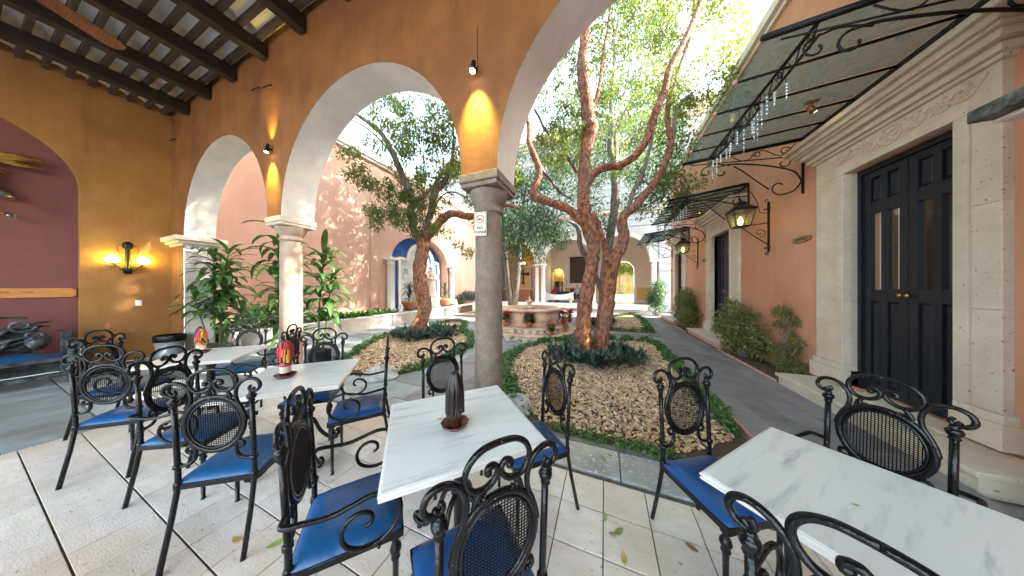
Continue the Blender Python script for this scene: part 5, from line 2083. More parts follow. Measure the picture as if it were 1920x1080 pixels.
    # arms
    for sg, nm in ((-1, 'la'), (1, 'ra')):
        q = MB()
        z0 = .655
        pts = [(sg * PW, yb(z0), z0), (sg * .222, yb(z0), z0 + .002), (sg * .240, .005, z0 + .002), (sg * .244, .06, z0 - .004), (sg * .247, .14, z0 - .012), (sg * .250, .22, z0 + .004), (sg * .250, .29, z0 + .018)]
        xx = sg * .250
        pts += [(xx, .29 + u, z0 - .085 + v) for u, v in [(.065, .085), (.098, .040), (.102, -.015), (.075, -.070), (.020, -.105), (-.045, -.105), (-.098, -.070), (-.112, -.015), (-.088, .030), (-.045, .045), (-.010, .026), (-.006, -.008), (-.028, -.020)]]
        rr = [.0105] * 60
        sp_ = smooth_path(pts, 4)
        q.tube(sp_, [.0110 - .0025 * (i / len(sp_)) for i in range(len(sp_))], 8)
        q.tube([(xx, .31, .438), (sg * .205, .31, .425)], .008, 6)
        S[nm] = q
    return S


CH = chair_meshes()
proto_parts = [('seat', 'seat', 'blue_vinyl'), ('seat_frame', 'frame', 'iron'), ('backrest_frame', 'oval', 'iron'), ('cane_panel', 'cane', 'cane'), ('scrollwork', 'scroll', 'iron'),
               ('leg', 'lp', 'iron'), ('leg', 'rp', 'iron'), ('leg', 'fl', 'iron'), ('leg', 'fr', 'iron')]
GRP = 'ornamental iron chairs with blue seats'


def make_chair(arms):
    t = thing('iron_armchair' if arms else 'iron_chair', 'x', 'chair', (0, 0, 0), group=GRP)
    for nm, k, m_ in proto_parts + ([('arm', 'la', 'iron'), ('arm', 'ra', 'iron')] if arms else []):
        CH[k].build(nm, m_, t, world=False)
    return t


SPOTS = [  # x, y of the back's foot, facing angle, arms, label
    (-0.32, 0.655, 141, 0, 'iron chair nearest the camera with its caned back towards us, at the centre table'),
    (-1.29, 0.625, 50, 1, 'iron armchair in the left foreground turned sideways with broad blue seat at the centre table'),
    (-2.0, 1.62, 229, 1, 'iron armchair seen from the side at the right of the red waxed bottle'),
    (-1.37, 1.72, 327, 0, 'iron chair behind the centre table, its oval back beside the dark candle'),
    (-0.363, 1.746, 223, 0, 'iron chair in narrow profile between the centre table and the gravel bed'),
    (0.496, 1.815, 302, 0, 'iron chair with blue seat tucked under the right table before the gravel'),
    (1.32, 1.817, 216, 1, 'iron armchair behind the right table with its wide caned back towards the door step'),
    (0.484, 0.657, 46, 1, 'iron armchair cut off by the bottom right corner of the view, before the right table'),
    (-2.11, 0.605, 125, 0, 'large iron chair in the left foreground, dark oval back before the red bottle table'),
    (-3.16, 0.68, 32, 1, 'iron armchair turned slightly sideways between the two left tables'),
    (-3.81, 0.515, 130, 0, 'iron chair with dark round back at the left edge of the tiles'),
    (-5.15, 0.66, 40, 1, 'leftmost iron armchair, mostly hidden behind another chair near the carved bench'),
    (-2.99, 1.635, 311, 0, 'iron chair facing us behind the red waxed bottle, before the walk'),
    (-3.74, 1.66, 222, 1, 'narrow sideways iron armchair in front of the pale column'),
    (-4.9, 1.7, 316, 0, 'farthest iron chair facing us in front of the potted palms'),
]
protoA, protoC = make_chair(True), make_chair(False)
uA = uC = False
for x, y, fa, arm, lb in SPOTS:
    if arm:
        o = protoA if not uA else dup(protoA, (0, 0, 0), 0, lb)
        uA = True
    else:
        o = protoC if not uC else dup(protoC, (0, 0, 0), 0, lb)
        uC = True
    o.location = (x, y, 0)
    o.rotation_euler = (0, 0, R(fa - 90))
    o['label'] = lb

# ================================================================== LEFT WALL THINGS
# carved bench
bn = thing('carved_bench', 'dark carved wooden bench with swirling backrest and bright blue seat cushion', 'bench', (-8.6, -.1, 0))
rr = random.Random(5)
MB().bb(-8.86, -8.16, -1.3, .78, .37, .43).build('seat_board', 'carved_grey', bn, bevel=.01)
q = MB()
n = 10
vs, fs = [], []
for j in range(n + 1):
    for i in range(5):
        y = -1.28 + 2.04 * j / n
        x = -8.84 + .66 * i / 4
        z = .432 + .055 * (1 - abs(i / 2 - 1) ** 3) ** .5 * (1 - abs(j / n * 2 - 1) ** 12) ** .5
        vs.append((x, y, z))
for j in range(n):
    for i in range(4):
        a = j * 5 + i
        fs.append((a, a + 1, a + 6, a + 5))
q.add(vs, fs, True)
q.build('cushion', 'blue_vinyl', bn)
for y in (-1.3, .82):
    MB().bb(-8.24, -8.12, y - .055, y + .055, 0, .62).build('leg', 'carved_grey', bn, bevel=.008)
    MB().bb(-8.92, -8.80, y - .055, y + .055, 0, .80).build('leg', 'carved_grey', bn, bevel=.008)
    q = MB()
    q.bb(-8.86, -8.10, y - .05, y + .05, .62, .68)
    q.tube([(-8.12, y, .62 + v) for u, v in [(0, 0), (0, .02)]], .05, 8)
    for k in range(3):
        q.tube([(-8.14 + u, y + .045, .60 + v - .09 * k) for u, v in spiral((0, 0), .05, .012, 0, 1.4, 12)], .014, 6)
    q.build('armrest', 'carved_grey', bn, bevel=.006)
MB().bb(-8.22, -8.16, -1.25, .77, .12, .17).build('stretcher', 'carved_grey', bn)
MB().bb(-8.90, -8.84, -1.25, .77, .10, .36).build('back_rail', 'carved_grey', bn)
q = MB()


def bkp(u, v, d=0):                       # u along the bench, v up
    return (-8.82 - .08 * (v - .5) + d, u, v)


for k in range(11):                       # interlaced wavy strands
    z0 = .54 + .034 * k
    ph = k * 1.35
    e = .46 + .12 * math.sin(k * .6)
    pts = [bkp(-1.25 + (1.25 + e) * i / 17, z0 + .05 * math.sin(i * .95 + ph), .025 * math.cos(i * .95 + ph)) for i in range(18)]
    q.tube(smooth_path(pts, 2), [.020] + [.031] * 32 + [.020], 6, up=(1, 0, 0), flat=.75)
for c0, z_, rad, tn, st in ((.48, .93, .115, -1.4, 0), (.22, .88, .10, 1.4, 1), (-.02, .94, .12, -1.3, 2), (.56, .76, .09, 1.3, 4), (-.30, .90, .12, 1.3, .5), (.30, .64, .08, -1.3, 2.2)):
    q.tube([bkp(c0 + u, z_ + v, .05) for u, v in spiral((0, 0), rad, .025, st, tn, 22)], [.036, .020], 7, flat=.8)
for i in range(9):                        # leaf fans
    a = -1.0 + i * .25
    q.tube([bkp(.18, .62, .06), bkp(.18 + .09 * math.sin(a), .62 - .07 * math.cos(a), .085), bkp(.18 + .19 * math.sin(a), .62 - .15 * math.cos(a), .05)], [.014, .028, .010], 6)
    q.tube([bkp(.50, .66, .06), bkp(.50 + .10 * math.cos(a - .1), .66 + .09 * math.sin(a - .1), .085), bkp(.50 + .20 * math.cos(a - .1), .66 + .17 * math.sin(a - .1), .04)], [.014, .028, .009], 6)
    q.tube([bkp(.10 - .13 * i, .95, .04), bkp(.13 - .13 * i, 1.01, .06), bkp(.20 - .13 * i, 1.03, .02)], [.016, .036, .010], 6)
for (a, b_) in (((.25, .70), (.70, .98)), ((.22, .78), (.68, .90)), ((.25, .60), (.70, .72)), ((-.1, .99), (.52, 1.06))):
    q.tube([bkp(u, v, .05) for u, v in smooth_path([a, (a[0] * .6 + b_[0] * .4, a[1] * .4 + b_[1] * .6 + .05), b_], 5)], [.036, .014], 7)
q.build('carved_backrest', 'carved_grey', bn)
MB().bb(-8.93, -8.90, -1.25, .55, .44, .88).build('back_board', 'carved_grey', bn)

# wall sculpture: gilded wings and silver figure
sc = thing('wall_sculpture', 'winged wall sculpture with golden wing and silver hand in the mauve arch', 'sculpture', (-9.45, .1, 3.2))
q = MB()
for i, (y1, z1, w) in enumerate(((.69, 3.84, .055), (.69, 3.70, .045), (.60, 3.80, .05), (.52, 3.73, .045))):
    q.tube([(-9.42, -.15, 3.64 - .03 * i), (-9.36, .15, 3.74 - .02 * i), (-9.38, .45, z1 - .02), (-9.40, y1, z1)], [w, w, w * .8, w * .5], 6, flat=.35)
for i in range(6):
    q.tube([(-9.42, -.10, 3.62 - .05 * i), (-9.36, .15, 3.58 - .055 * i), (-9.40, .42 - .02 * i, 3.56 - .06 * i)], [.03, .035, .01], 6, flat=.4)
q.build('wing', 'gold', sc)
q = MB()
q.tube([(-9.42, .0, 3.22), (-9.34, .25, 3.20), (-9.36, .40, 3.12), (-9.38, .47, 3.09)], [.09, .10, .05, .015], 8)
q.build('head', 'silver', sc)
q = MB()
q.tube([(-9.42, .1, 3.02), (-9.38, .3, 2.86), (-9.38, .40, 2.79)], [.03, .02], 7)
q.build('arm', 'gold', sc)
q = MB()
q.tube([(-9.38, .40, 2.79), (-9.38, .44, 2.775)], [.022, .028], 7)
for k in range(5):
    q.tube([(-9.38, .44, 2.775 + .008 * (k - 2)), (-9.38 + .006 * k, .475, 2.772 + .014 * (k - 2)), (-9.38, .50 - .006 * abs(k - 2), 2.765 + .018 * (k - 2))], [.007, .004], 5)
q.build('hand', 'silver', sc)

pk = thing('lettered_plank', 'long orange wooden plank with faded dark lettering on the mauve wall', 'plank', (-9.54, -.1, 1.46))
MB().extr([(-1.2, -.085), (.93, -.085), (.97, -.06), (.975, 0), (.97, .06), (.93, .085), (-1.2, .085)], (-9.555, 0, 1.46), (0, 1, 0), (0, 0, 1), (1, 0, 0), .03).build('board', 'plank_wood', pk, bevel=.004)
q = MB()
x = -.9
while x < .62:
    w = rr.uniform(.03, .06)
    q.tube([(-9.523, x + u * w, 1.47 + v * .04) for u, v in smooth_path([(0, -.5), (.2, .6), (.5, -.3), (.8, .5), (1, -.4)], 3)], .004, 4, flat=.3)
    x += w + rr.choice([.015, .02, .09])
q.build('faded_lettering', 'plank_ink', pk)

sw = thing('light_switch', 'small white switch plate low on the ochre wall', 'switch', (-9.39, 1.594, 1.225))
MB().bb(-9.40, -9.388, 1.555, 1.632, 1.165, 1.285).build('plate', 'plate_white', sw, bevel=.003)
MB().bb(-9.388, -9.384, 1.575, 1.612, 1.20, 1.25).build('rocker', 'plate_white', sw)

sk = thing('wall_sconce', 'iron wall sconce with two glowing yellow glass shades on the ochre wall', 'wall lamp', (-9.38, 1.46, 2.1))
q = MB()
q.lathe([(.012, 1.84), (.05, 1.86), (.055, 1.92), (.065, 1.96), (.035, 1.975), (.03, 2.36), (.06, 2.40), (.065, 2.44), (.055, 2.50), (.012, 2.53)], (-9.34, 1.46, 0), 14)
q.build('stem', 'iron_plain', sk)
q = MB()
for s_ in (-1, 1):
    q.tube([(-9.28, 1.46 + s_ * u, v) for u, v in smooth_path([(0, 1.93), (.07, 1.92), (.11, 1.98), (.15, 2.03), (.17, 2.05)], 4)], .008, 6)
    q.tube([(-9.28, 1.46 + s_ * u, v) for u, v in spiral((.17, 1.985), .03, .008, math.pi / 2, 1.2, 10)], .005, 5)
    q.tube([(-9.30, 1.46 + s_ * u, v) for u, v in smooth_path([(.03, 2.44), (.10, 2.44), (.12, 2.36), (.08, 2.22), (.03, 2.12)], 4)], .004, 5)
    q.lathe([(.02, 0), (.085, .012), (.09, .02), (.02, .014)], (-9.28, 1.46 + s_ * .17, 2.045), 14)
q.build('arm', 'iron_plain', sk)
for s_ in (-1, 1):
    MB().lathe([(.035, 0), (.075, .03), (.085, .07), (.06, .12), (.025, .155), (.008, .17)], (-9.28, 1.46 + s_ * .17, 2.062), 16).build('shade', 'shade_glow', sk)

bin_ = thing('waste_bin', 'grey plastic waste bin with black rim beside the ochre wall', 'bin', (-8.45, 1.78, 0))
MB().lathe([(.14, 0), (.15, .01), (.185, .46)], (-8.45, 1.78, 0), 24).build('body', 'plastic_grey', bin_)
MB().lathe([(.19, .44), (.205, .45), (.205, .56), (.19, .575), (.17, .56)], (-8.45, 1.78, 0), 24, cap=False).build('bag_rim', 'plastic_black', bin_)

# ceiling fan
fn = thing('ceiling_fan', 'ceiling fan with dark red wooden blades hanging from the beams', 'ceiling fan', (-5.45, 0, 4.75))
q = MB()
q.tube([(-5.45, 0, 5.4), (-5.45, 0, 4.85)], .015, 8)
q.lathe([(.03, 4.62), (.10, 4.66), (.13, 4.72), (.13, 4.80), (.06, 4.86), (.03, 4.88)], (-5.45, 0, 0), 20)
q.build('motor', 'brass', fn)
for k in range(4):
    a = math.atan2(.87, -.45) + k * math.pi / 2
    o_ = [(.18, -.065), (.5, -.092), (.92, -.10), (.985, -.07), (1.01, 0), (.985, .07), (.92, .10), (.5, .092), (.18, .065)]
    ca, sa = math.cos(a), math.sin(a)
    MB().extr(o_, (-5.45, 0, 4.70), (ca, sa, 0), (-sa * .98, ca * .98, -.2), (0, 0, 1), .010).build('blade', 'fan_wood', fn, bevel=.003)

# spot lamps on the arcade and their light
SPOT_N = [0]


def spot(x, z, label, up=False, energy=17):
    t = thing('spot_lamp', label, 'spot lamp', (x, 1.97, z))
    q = MB()
    q.bb(x - .012, x + .012, 1.93, 1.999, z + .05, z + .075)
    q.tube([(x, 1.945, z + .10), (x, 1.925, z)], [.022, .030], 12)
    q.build('housing', 'iron_plain', t)
    MB().tube([(x, 1.9245, z - .002), (x, 1.924, z - .006)], .027, 12).build('lens', 'lamp_lens', t)
    dirs = [((x, 1.84, z - .02), (0, .42, -1), energy)]
    if up:
        dirs.append(((x, 1.90, z + .14), (0, .22, 1), energy * .35))
        MB().tube([(x, 1.945, z + .10), (x, 1.95, z + .135)], [.02, .02], 10).build('upper_housing', 'iron_plain', t)
    for p_, d_, e_ in dirs:
        l = bpy.data.lights.new('spot_light', 'SPOT')
        l.energy = e_
        l.color = (1, .72, .12)
        l.spot_size = R(58)
        l.spot_blend = 1.0
        l.shadow_soft_size = .035
        o = bpy.data.objects.new('spot_light', l)
        C.objects.link(o)
        o.parent = t
        o.location = Vector(p_) - Vector(t.location)
        o.rotation_euler = Vector(d_).to_track_quat('-Z', 'Y').to_euler()
    return t


spot(-1.19, 3.66, 'lit spot lamp above the middle column throwing yellow light down')
spot(-5.0, 3.72, 'lit spot lamp above the pale column shining up and down', True)
for i, (x, z) in enumerate(((-5.42, 4.86), (-5.05, 4.78), (-9.10, 4.90))):
    t = thing('iron_hook', ['left one of two small iron hooks above the pale column', 'right one of two small iron hooks above the pale column', 'small iron hook high in the corner by the ochre wall'][i], 'hook', (x, 1.98, z))
    MB().tube([(x - .07, 1.94, z + .02), (x - .05, 1.93, z - .01), (x + .05, 1.94, z), (x + .10, 1.96, z + .01)], .012, 6).lathe([(.004, -.018), (.02, 0), (.004, .018)], (x + .10, 1.96, z + .01), 8).build('hook', 'iron_plain', t)

# ================================================================== TREES


def limb(mb, pts, r, n=10, seed=1, wob=.10, k=4):
    """a knobbly tapering limb through points"""
    rg = random.Random(seed)
    rs = r if isinstance(r, (list, tuple)) else [r] * len(pts)
    if len(rs) != len(pts):
        rs = [rs[0] + (rs[-1] - rs[0]) * i / (len(pts) - 1) for i in range(len(pts))]
    q = smooth_path([tuple(p) + (w,) for p, w in zip(pts, rs)], k)
    mb.tube([p[:3] for p in q], [p[3] * (1 + .05 * math.sin(i * 1.9 + seed)) for i, p in enumerate(q)], n, wob=wob, rng=rg)
    return [Vector(p[:3]) for p in q]


def twig_tree(mb, skel, centers, seed, r0=.018, maxd=9):
    rg = random.Random(seed)
    sk_ = list(skel)
    for c in sorted(centers, key=lambda c: min((Vector(c) - s_).length for s_ in skel)):
        c = Vector(c)
        best = min(sk_, key=lambda s_: (s_ - c).length + max(0, s_.z - c.z) * .6)
        d = c - best
        L_ = d.length
        if L_ < .05 or L_ > maxd:
            continue
        mid1 = best + d * .35 + Vector((rg.uniform(-1, 1), rg.uniform(-1, 1), rg.uniform(0, 1))) * L_ * .13
        mid2 = best + d * .7 + Vector((rg.uniform(-1, 1), rg.uniform(-1, 1), rg.uniform(-.3, 1))) * L_ * .13
        pts = smooth_path([best, mid1, mid2, c], 3)
        w = min(.026, r0 * (.4 + L_ * .32))
        mb.tube(pts, [w, w * .3], 5)
        sk_ += [Vector(pts[i]) for i in (3, 6, 9)]
        for _ in range(3):
            e = c + Vector((rg.uniform(-1, 1), rg.uniform(-1, 1), rg.uniform(-.6, .8))) * .28
            mb.tube([c, (c + e) / 2 + Vector((0, 0, .04)), e], [w * .35, .003], 4)


def scatter(boxes, seed, jitter=.0):
    """clump centres spread through slanted boxes: (a, b, c, origin) spans"""
    rg = random.Random(seed)
    out_ = []
    for o_, ax, ay, az, n in boxes:
        o_, ax, ay, az = Vector(o_), Vector(ax), Vector(ay), Vector(az)
        for _ in range(n):
            out_.append(tuple(o_ + ax * rg.random() + ay * rg.random() + az * rg.random()))
    return out_


# --- the twin trunked red tree in the middle bed
T1 = thing('twin_trunk_tree', 'large reddish barked tree with two trunks crossing in the middle gravel bed', 'tree', (-.25, 5.5, 0))
q = MB()
sk1 = []
sk1 += limb(q, [(-0.318, 5.534, -0.107), (-0.419, 5.493, 0.21), (-0.442, 5.484, 0.515), (-0.442, 5.484, 0.941), (-0.383, 5.475, 1.368), (-0.315, 5.481, 1.791), (-0.248, 5.508, 2.214), (-0.248, 5.508, 2.576), (-0.334, 5.42, 2.924), (-0.418, 5.331, 3.266), (-0.44, 5.323, 3.68), (-0.429, 5.327, 4.153), (-0.407, 5.336, 4.508), (-0.331, 5.367, 4.84), (-0.298, 5.38, 5.1), (-0.353, 5.358, 5.396), (-0.385, 5.345, 5.81), (-0.44, 5.323, 6.224), (-0.462, 5.314, 6.52), (-0.418, 5.331, 7.052), (-0.385, 5.345, 7.526), (-0.396, 5.34, 8.176), (-0.337, 5.472, 9.392), (-0.455, 5.64, 11.197)],
             [.20, .185, .17, .165, .155, .145, .14, .15, .155, .14, .13, .128, .122, .145, .155, .135, .125, .13, .125, .10, .092, .085, .07, .03], 14, 1, .10)
q.build('trunk', 'bark_red', T1)
q = MB()
s_ = limb(q, [(-0.184, 5.642, -0.172), (-0.105, 5.728, 0.185), (-0.048, 5.805, 0.548), (0.034, 5.892, 1.044), (0.093, 5.97, 1.55), (0.129, 5.984, 1.933), (0.211, 6.017, 2.252), (0.377, 6.084, 2.545), (0.424, 6.103, 2.826), (0.377, 6.084, 3.081), (0.452, 6.169, 3.327), (0.673, 6.312, 3.525), (0.849, 6.437, 3.779), (1.053, 6.573, 4.036), (1.285, 6.721, 4.418), (1.446, 6.84, 4.807), (1.571, 6.944, 5.242), (1.521, 6.978, 5.657), (1.521, 7.086, 6.214), (1.65, 7.138, 6.77), (1.914, 7.352, 7.636), (2.111, 7.432, 8.344), (2.239, 7.592, 9.318), (2.421, 7.881, 10.905)],
             [.20, .185, .17, .165, .16, .16, .15, .125, .12, .115, .105, .10, .095, .09, .085, .08, .075, .06, .055, .05, .045, .035, .03, .02], 14, 2, .09)
sk1 += s_
q.build('trunk', 'bark_red', T1)
for i, (pts, r, m_) in enumerate((
    ([(-0.378, 5.402, 2.924), (-0.539, 5.283, 3.088), (-0.718, 5.156, 3.261), (-0.905, 5.027, 3.337), (-1.13, 4.882, 3.411), (-1.351, 4.739, 3.483), (-1.414, 4.714, 3.619), (-1.33, 4.748, 3.824), (-1.298, 4.76, 4.074), (-1.393, 4.722, 4.358), (-1.514, 4.727, 4.708), (-1.529, 4.775, 5.03), (-1.647, 4.835, 5.514), (-1.858, 4.858, 6.074), (-1.928, 4.937, 6.715)], [.105, .10, .095, .092, .088, .086, .080, .070, .068, .062, .055, .05, .035, .025, .012], 'bark_red'),
    ([(-0.375, 5.349, 3.857), (-0.265, 5.394, 4.035), (-0.132, 5.393, 4.139), (0.063, 5.418, 4.183), (0.278, 5.505, 4.207), (0.51, 5.545, 4.318), (0.733, 5.635, 4.559), (0.861, 5.687, 4.812), (0.936, 5.717, 5.087), (1.031, 5.755, 5.409), (1.171, 5.866, 5.726), (1.311, 5.922, 6.341), (1.58, 6.031, 6.886), (1.835, 6.188, 7.502), (1.995, 6.307, 7.987), (2.247, 6.516, 8.91), (2.415, 6.8, 10.696)], [.085, .085, .080, .078, .080, .078, .082, .078, .072, .072, .07, .068, .062, .056, .05, .04, .02], 'bark_red'),
    ([(-1.287, 4.765, 4.131), (-1.208, 5.012, 4.059), (-1.119, 5.264, 3.973), (-1.014, 5.63, 3.889), (-0.839, 6.024, 3.85)], [.035, .035, .03, .028, .025], 'bark_grey'),
    ([(0.069, 5.96, 2.188), (0.01, 6.044, 2.524), (-0.087, 6.112, 2.873), (-0.176, 6.184, 3.232), (-0.286, 6.356, 3.499)], [.10, .08, .07, .06, .05], 'bark_red'),
    ([(0.38, 6.14, 3.031), (0.477, 6.34, 3.335), (0.572, 6.487, 3.636), (0.671, 6.634, 4.014), (0.824, 6.804, 4.334), (0.94, 6.851, 4.64), (1.048, 7.002, 5.06), (1.172, 7.16, 5.549), (1.326, 7.331, 6.301), (1.402, 7.469, 7.193)], [.06, .06, .058, .055, .05, .048, .042, .035, .028, .015], 'bark_grey'),
    ([(1.571, 6.944, 5.242), (1.634, 6.97, 5.513), (1.647, 6.975, 5.866), (1.76, 7.021, 6.206), (1.962, 7.102, 6.436), (2.057, 7.087, 6.314)], [.055, .05, .045, .042, .042, .045], 'bark_grey'),
    ([(-0.309, 5.376, 5.514), (-0.203, 5.526, 5.749), (-0.118, 5.777, 6.311), (-0.05, 6.02, 7.137), (0.048, 6.275, 8.009), (0.179, 6.544, 9.207)], [.06, .045, .04, .035, .03, .015], 'bark_red'),
    ([(0.829, 5.674, 4.743), (0.956, 6.103, 5.362), (1.275, 6.555, 5.903), (1.65, 7.138, 6.562), (1.909, 7.566, 7.543)], [.04, .035, .03, .02, .012], 'bark_grey'),
    ([(-0.673, 6.199, 4.557), (-0.828, 6.137, 4.835), (-1.009, 6.064, 5.211), (-1.215, 5.98, 5.476), (-1.447, 5.886, 5.685), (-1.576, 5.834, 5.977), (-1.706, 5.782, 6.214)], [.05, .05, .045, .045, .04, .035, .03], 'bark_grey'),
)):
    q = MB()
    sk1 += limb(q, pts, r, 10, 20 + i, .10)
    q.build('limb', m_, T1)
clA = [
    (-1.53, 5.74, 5.33), (-1.24, 5.09, 6.66), (-0.58, 5.47, 5.47), (-0.49, 6.19, 8.12), (-1.51, 5.88, 6.29), (-1.33, 4.77, 6.98),
    (-0.78, 5.96, 7.51), (-0.59, 6.03, 4.87), (-0.62, 5.33, 6.34), (-0.86, 5.45, 5.02), (-0.47, 5.48, 6.07), (-0.73, 5.00, 6.91),
    (-1.25, 5.41, 4.65), (-0.86, 5.28, 5.63), (-0.41, 5.57, 5.04), (-1.02, 5.35, 6.32), (-1.01, 5.46, 6.92), (-1.22, 5.82, 5.79),
    (-1.33, 6.02, 7.89), (-1.22, 4.82, 5.83), (-1.01, 5.94, 4.94), (-0.39, 5.37, 6.38), (-1.57, 5.25, 6.44), (-1.03, 6.04, 7.71),
    (-1.52, 5.89, 5.61), (-1.16, 5.92, 5.63), (-1.09, 5.01, 4.82), (-0.51, 5.29, 5.07), (-0.88, 5.89, 5.60), (-0.78, 6.34, 7.56),
]
clB = [
    (1.42, 6.56, 6.47), (0.36, 7.40, 10.42), (0.31, 6.41, 7.49), (1.77, 8.63, 11.01), (-0.34, 7.97, 10.99), (1.51, 8.96, 9.27),
    (0.88, 8.80, 8.34), (0.72, 6.98, 8.65), (-0.26, 6.00, 7.36), (1.22, 8.17, 11.36), (0.23, 7.26, 8.93), (-0.23, 8.24, 11.95),
    (1.85, 8.18, 8.26), (1.03, 8.49, 11.21), (0.08, 6.06, 6.45), (1.44, 8.30, 9.97), (1.27, 7.20, 8.10), (0.01, 6.65, 8.67),
    (0.46, 8.61, 8.76), (0.53, 7.00, 9.47), (1.79, 7.88, 9.39), (0.96, 7.72, 8.88), (0.90, 8.64, 9.44), (1.16, 8.83, 8.79),
    (-0.25, 6.29, 8.05), (1.55, 7.61, 8.60), (0.78, 6.62, 8.72), (1.19, 6.34, 8.25), (1.20, 6.73, 6.78), (0.12, 7.37, 10.18),
    (0.13, 7.22, 10.71), (-0.11, 6.80, 7.73), (1.45, 7.10, 9.83), (0.77, 8.86, 11.01),
    (1.91, 7.40, 8.17), (2.98, 7.26, 9.05), (2.87, 7.10, 6.05), (4.29, 9.93, 9.90), (2.39, 6.83, 7.13), (1.61, 8.04, 10.85),
    (2.16, 7.68, 7.28), (1.94, 8.47, 10.26), (2.47, 7.56, 9.00), (2.40, 6.81, 6.38), (2.65, 8.71, 9.47), (2.37, 7.82, 7.84),
    (3.17, 7.65, 7.06), (1.85, 8.13, 7.73), (2.40, 7.93, 10.22), (3.42, 9.21, 9.92), (2.99, 7.40, 8.73), (2.64, 7.01, 8.95),
    (3.90, 9.21, 9.87), (1.77, 8.30, 8.42), (1.42, 6.90, 8.00), (3.07, 8.66, 7.23), (1.93, 6.69, 8.44), (1.91, 7.72, 9.92),
    (1.76, 6.95, 9.59), (2.63, 8.32, 10.28), (2.32, 7.40, 6.65), (3.48, 9.20, 8.53), (3.36, 8.19, 7.16), (1.78, 6.98, 6.38),
    (3.48, 8.71, 8.56), (2.66, 7.66, 9.29),
    (2.74, 7.74, 8.76), (3.88, 8.87, 7.77), (3.74, 8.15, 8.80), (3.45, 8.39, 8.18), (3.80, 7.59, 7.74), (4.27, 8.64, 7.95),
    (3.00, 7.80, 7.42), (3.88, 8.78, 8.80), (3.35, 8.63, 8.86),
]
clC = [
    (-0.67, 7.70, 7.61), (1.90, 9.79, 6.95), (-0.25, 7.71, 5.76), (0.96, 7.55, 4.88), (0.79, 7.53, 6.92), (-1.38, 7.78, 5.52),
    (2.04, 9.38, 5.53), (1.70, 9.25, 7.77), (-1.19, 7.46, 6.38), (0.33, 9.10, 7.35), (0.85, 8.14, 6.12), (-0.32, 7.04, 6.51),
    (0.56, 8.98, 5.69), (-1.51, 7.67, 7.62), (-0.54, 7.24, 6.14), (0.18, 7.55, 7.33), (1.54, 9.01, 5.82), (-0.65, 8.29, 5.83),
    (1.79, 8.02, 6.47), (1.00, 9.04, 6.08), (1.22, 8.96, 7.11), (-1.02, 8.52, 7.91), (0.73, 9.55, 7.76), (-0.27, 7.47, 5.02),
    (-1.13, 8.35, 8.47), (0.03, 8.50, 7.39), (-1.05, 7.98, 6.18), (1.78, 7.85, 7.20), (1.20, 8.52, 6.44), (0.57, 9.42, 8.25),
    (1.64, 9.20, 8.33), (0.88, 8.26, 7.84), (-0.12, 7.90, 7.64), (0.18, 7.95, 5.45), (0.55, 9.45, 6.79), (-1.48, 8.19, 6.07),
    (-0.29, 8.25, 6.55), (1.56, 8.97, 7.13), (-1.54, 7.71, 7.04), (1.33, 9.40, 8.04),
    (2.12, 8.36, 5.37), (1.82, 7.21, 6.38), (1.36, 7.05, 4.27), (1.55, 7.89, 6.37), (2.16, 7.89, 5.90), (2.40, 8.25, 4.64),
    (1.65, 7.74, 5.34), (1.71, 8.38, 5.18), (1.60, 7.72, 7.08), (1.96, 8.02, 6.35), (1.56, 7.90, 5.74), (1.83, 8.49, 7.25),
    (1.94, 7.30, 5.25), (2.14, 7.72, 6.49),
    (1.11, 7.25, 4.42), (2.02, 7.36, 4.12), (1.10, 7.66, 3.85), (1.80, 8.04, 3.86), (1.93, 7.77, 4.14), (1.93, 7.89, 4.69),
    (1.51, 7.77, 4.31), (1.64, 8.16, 4.85),
]
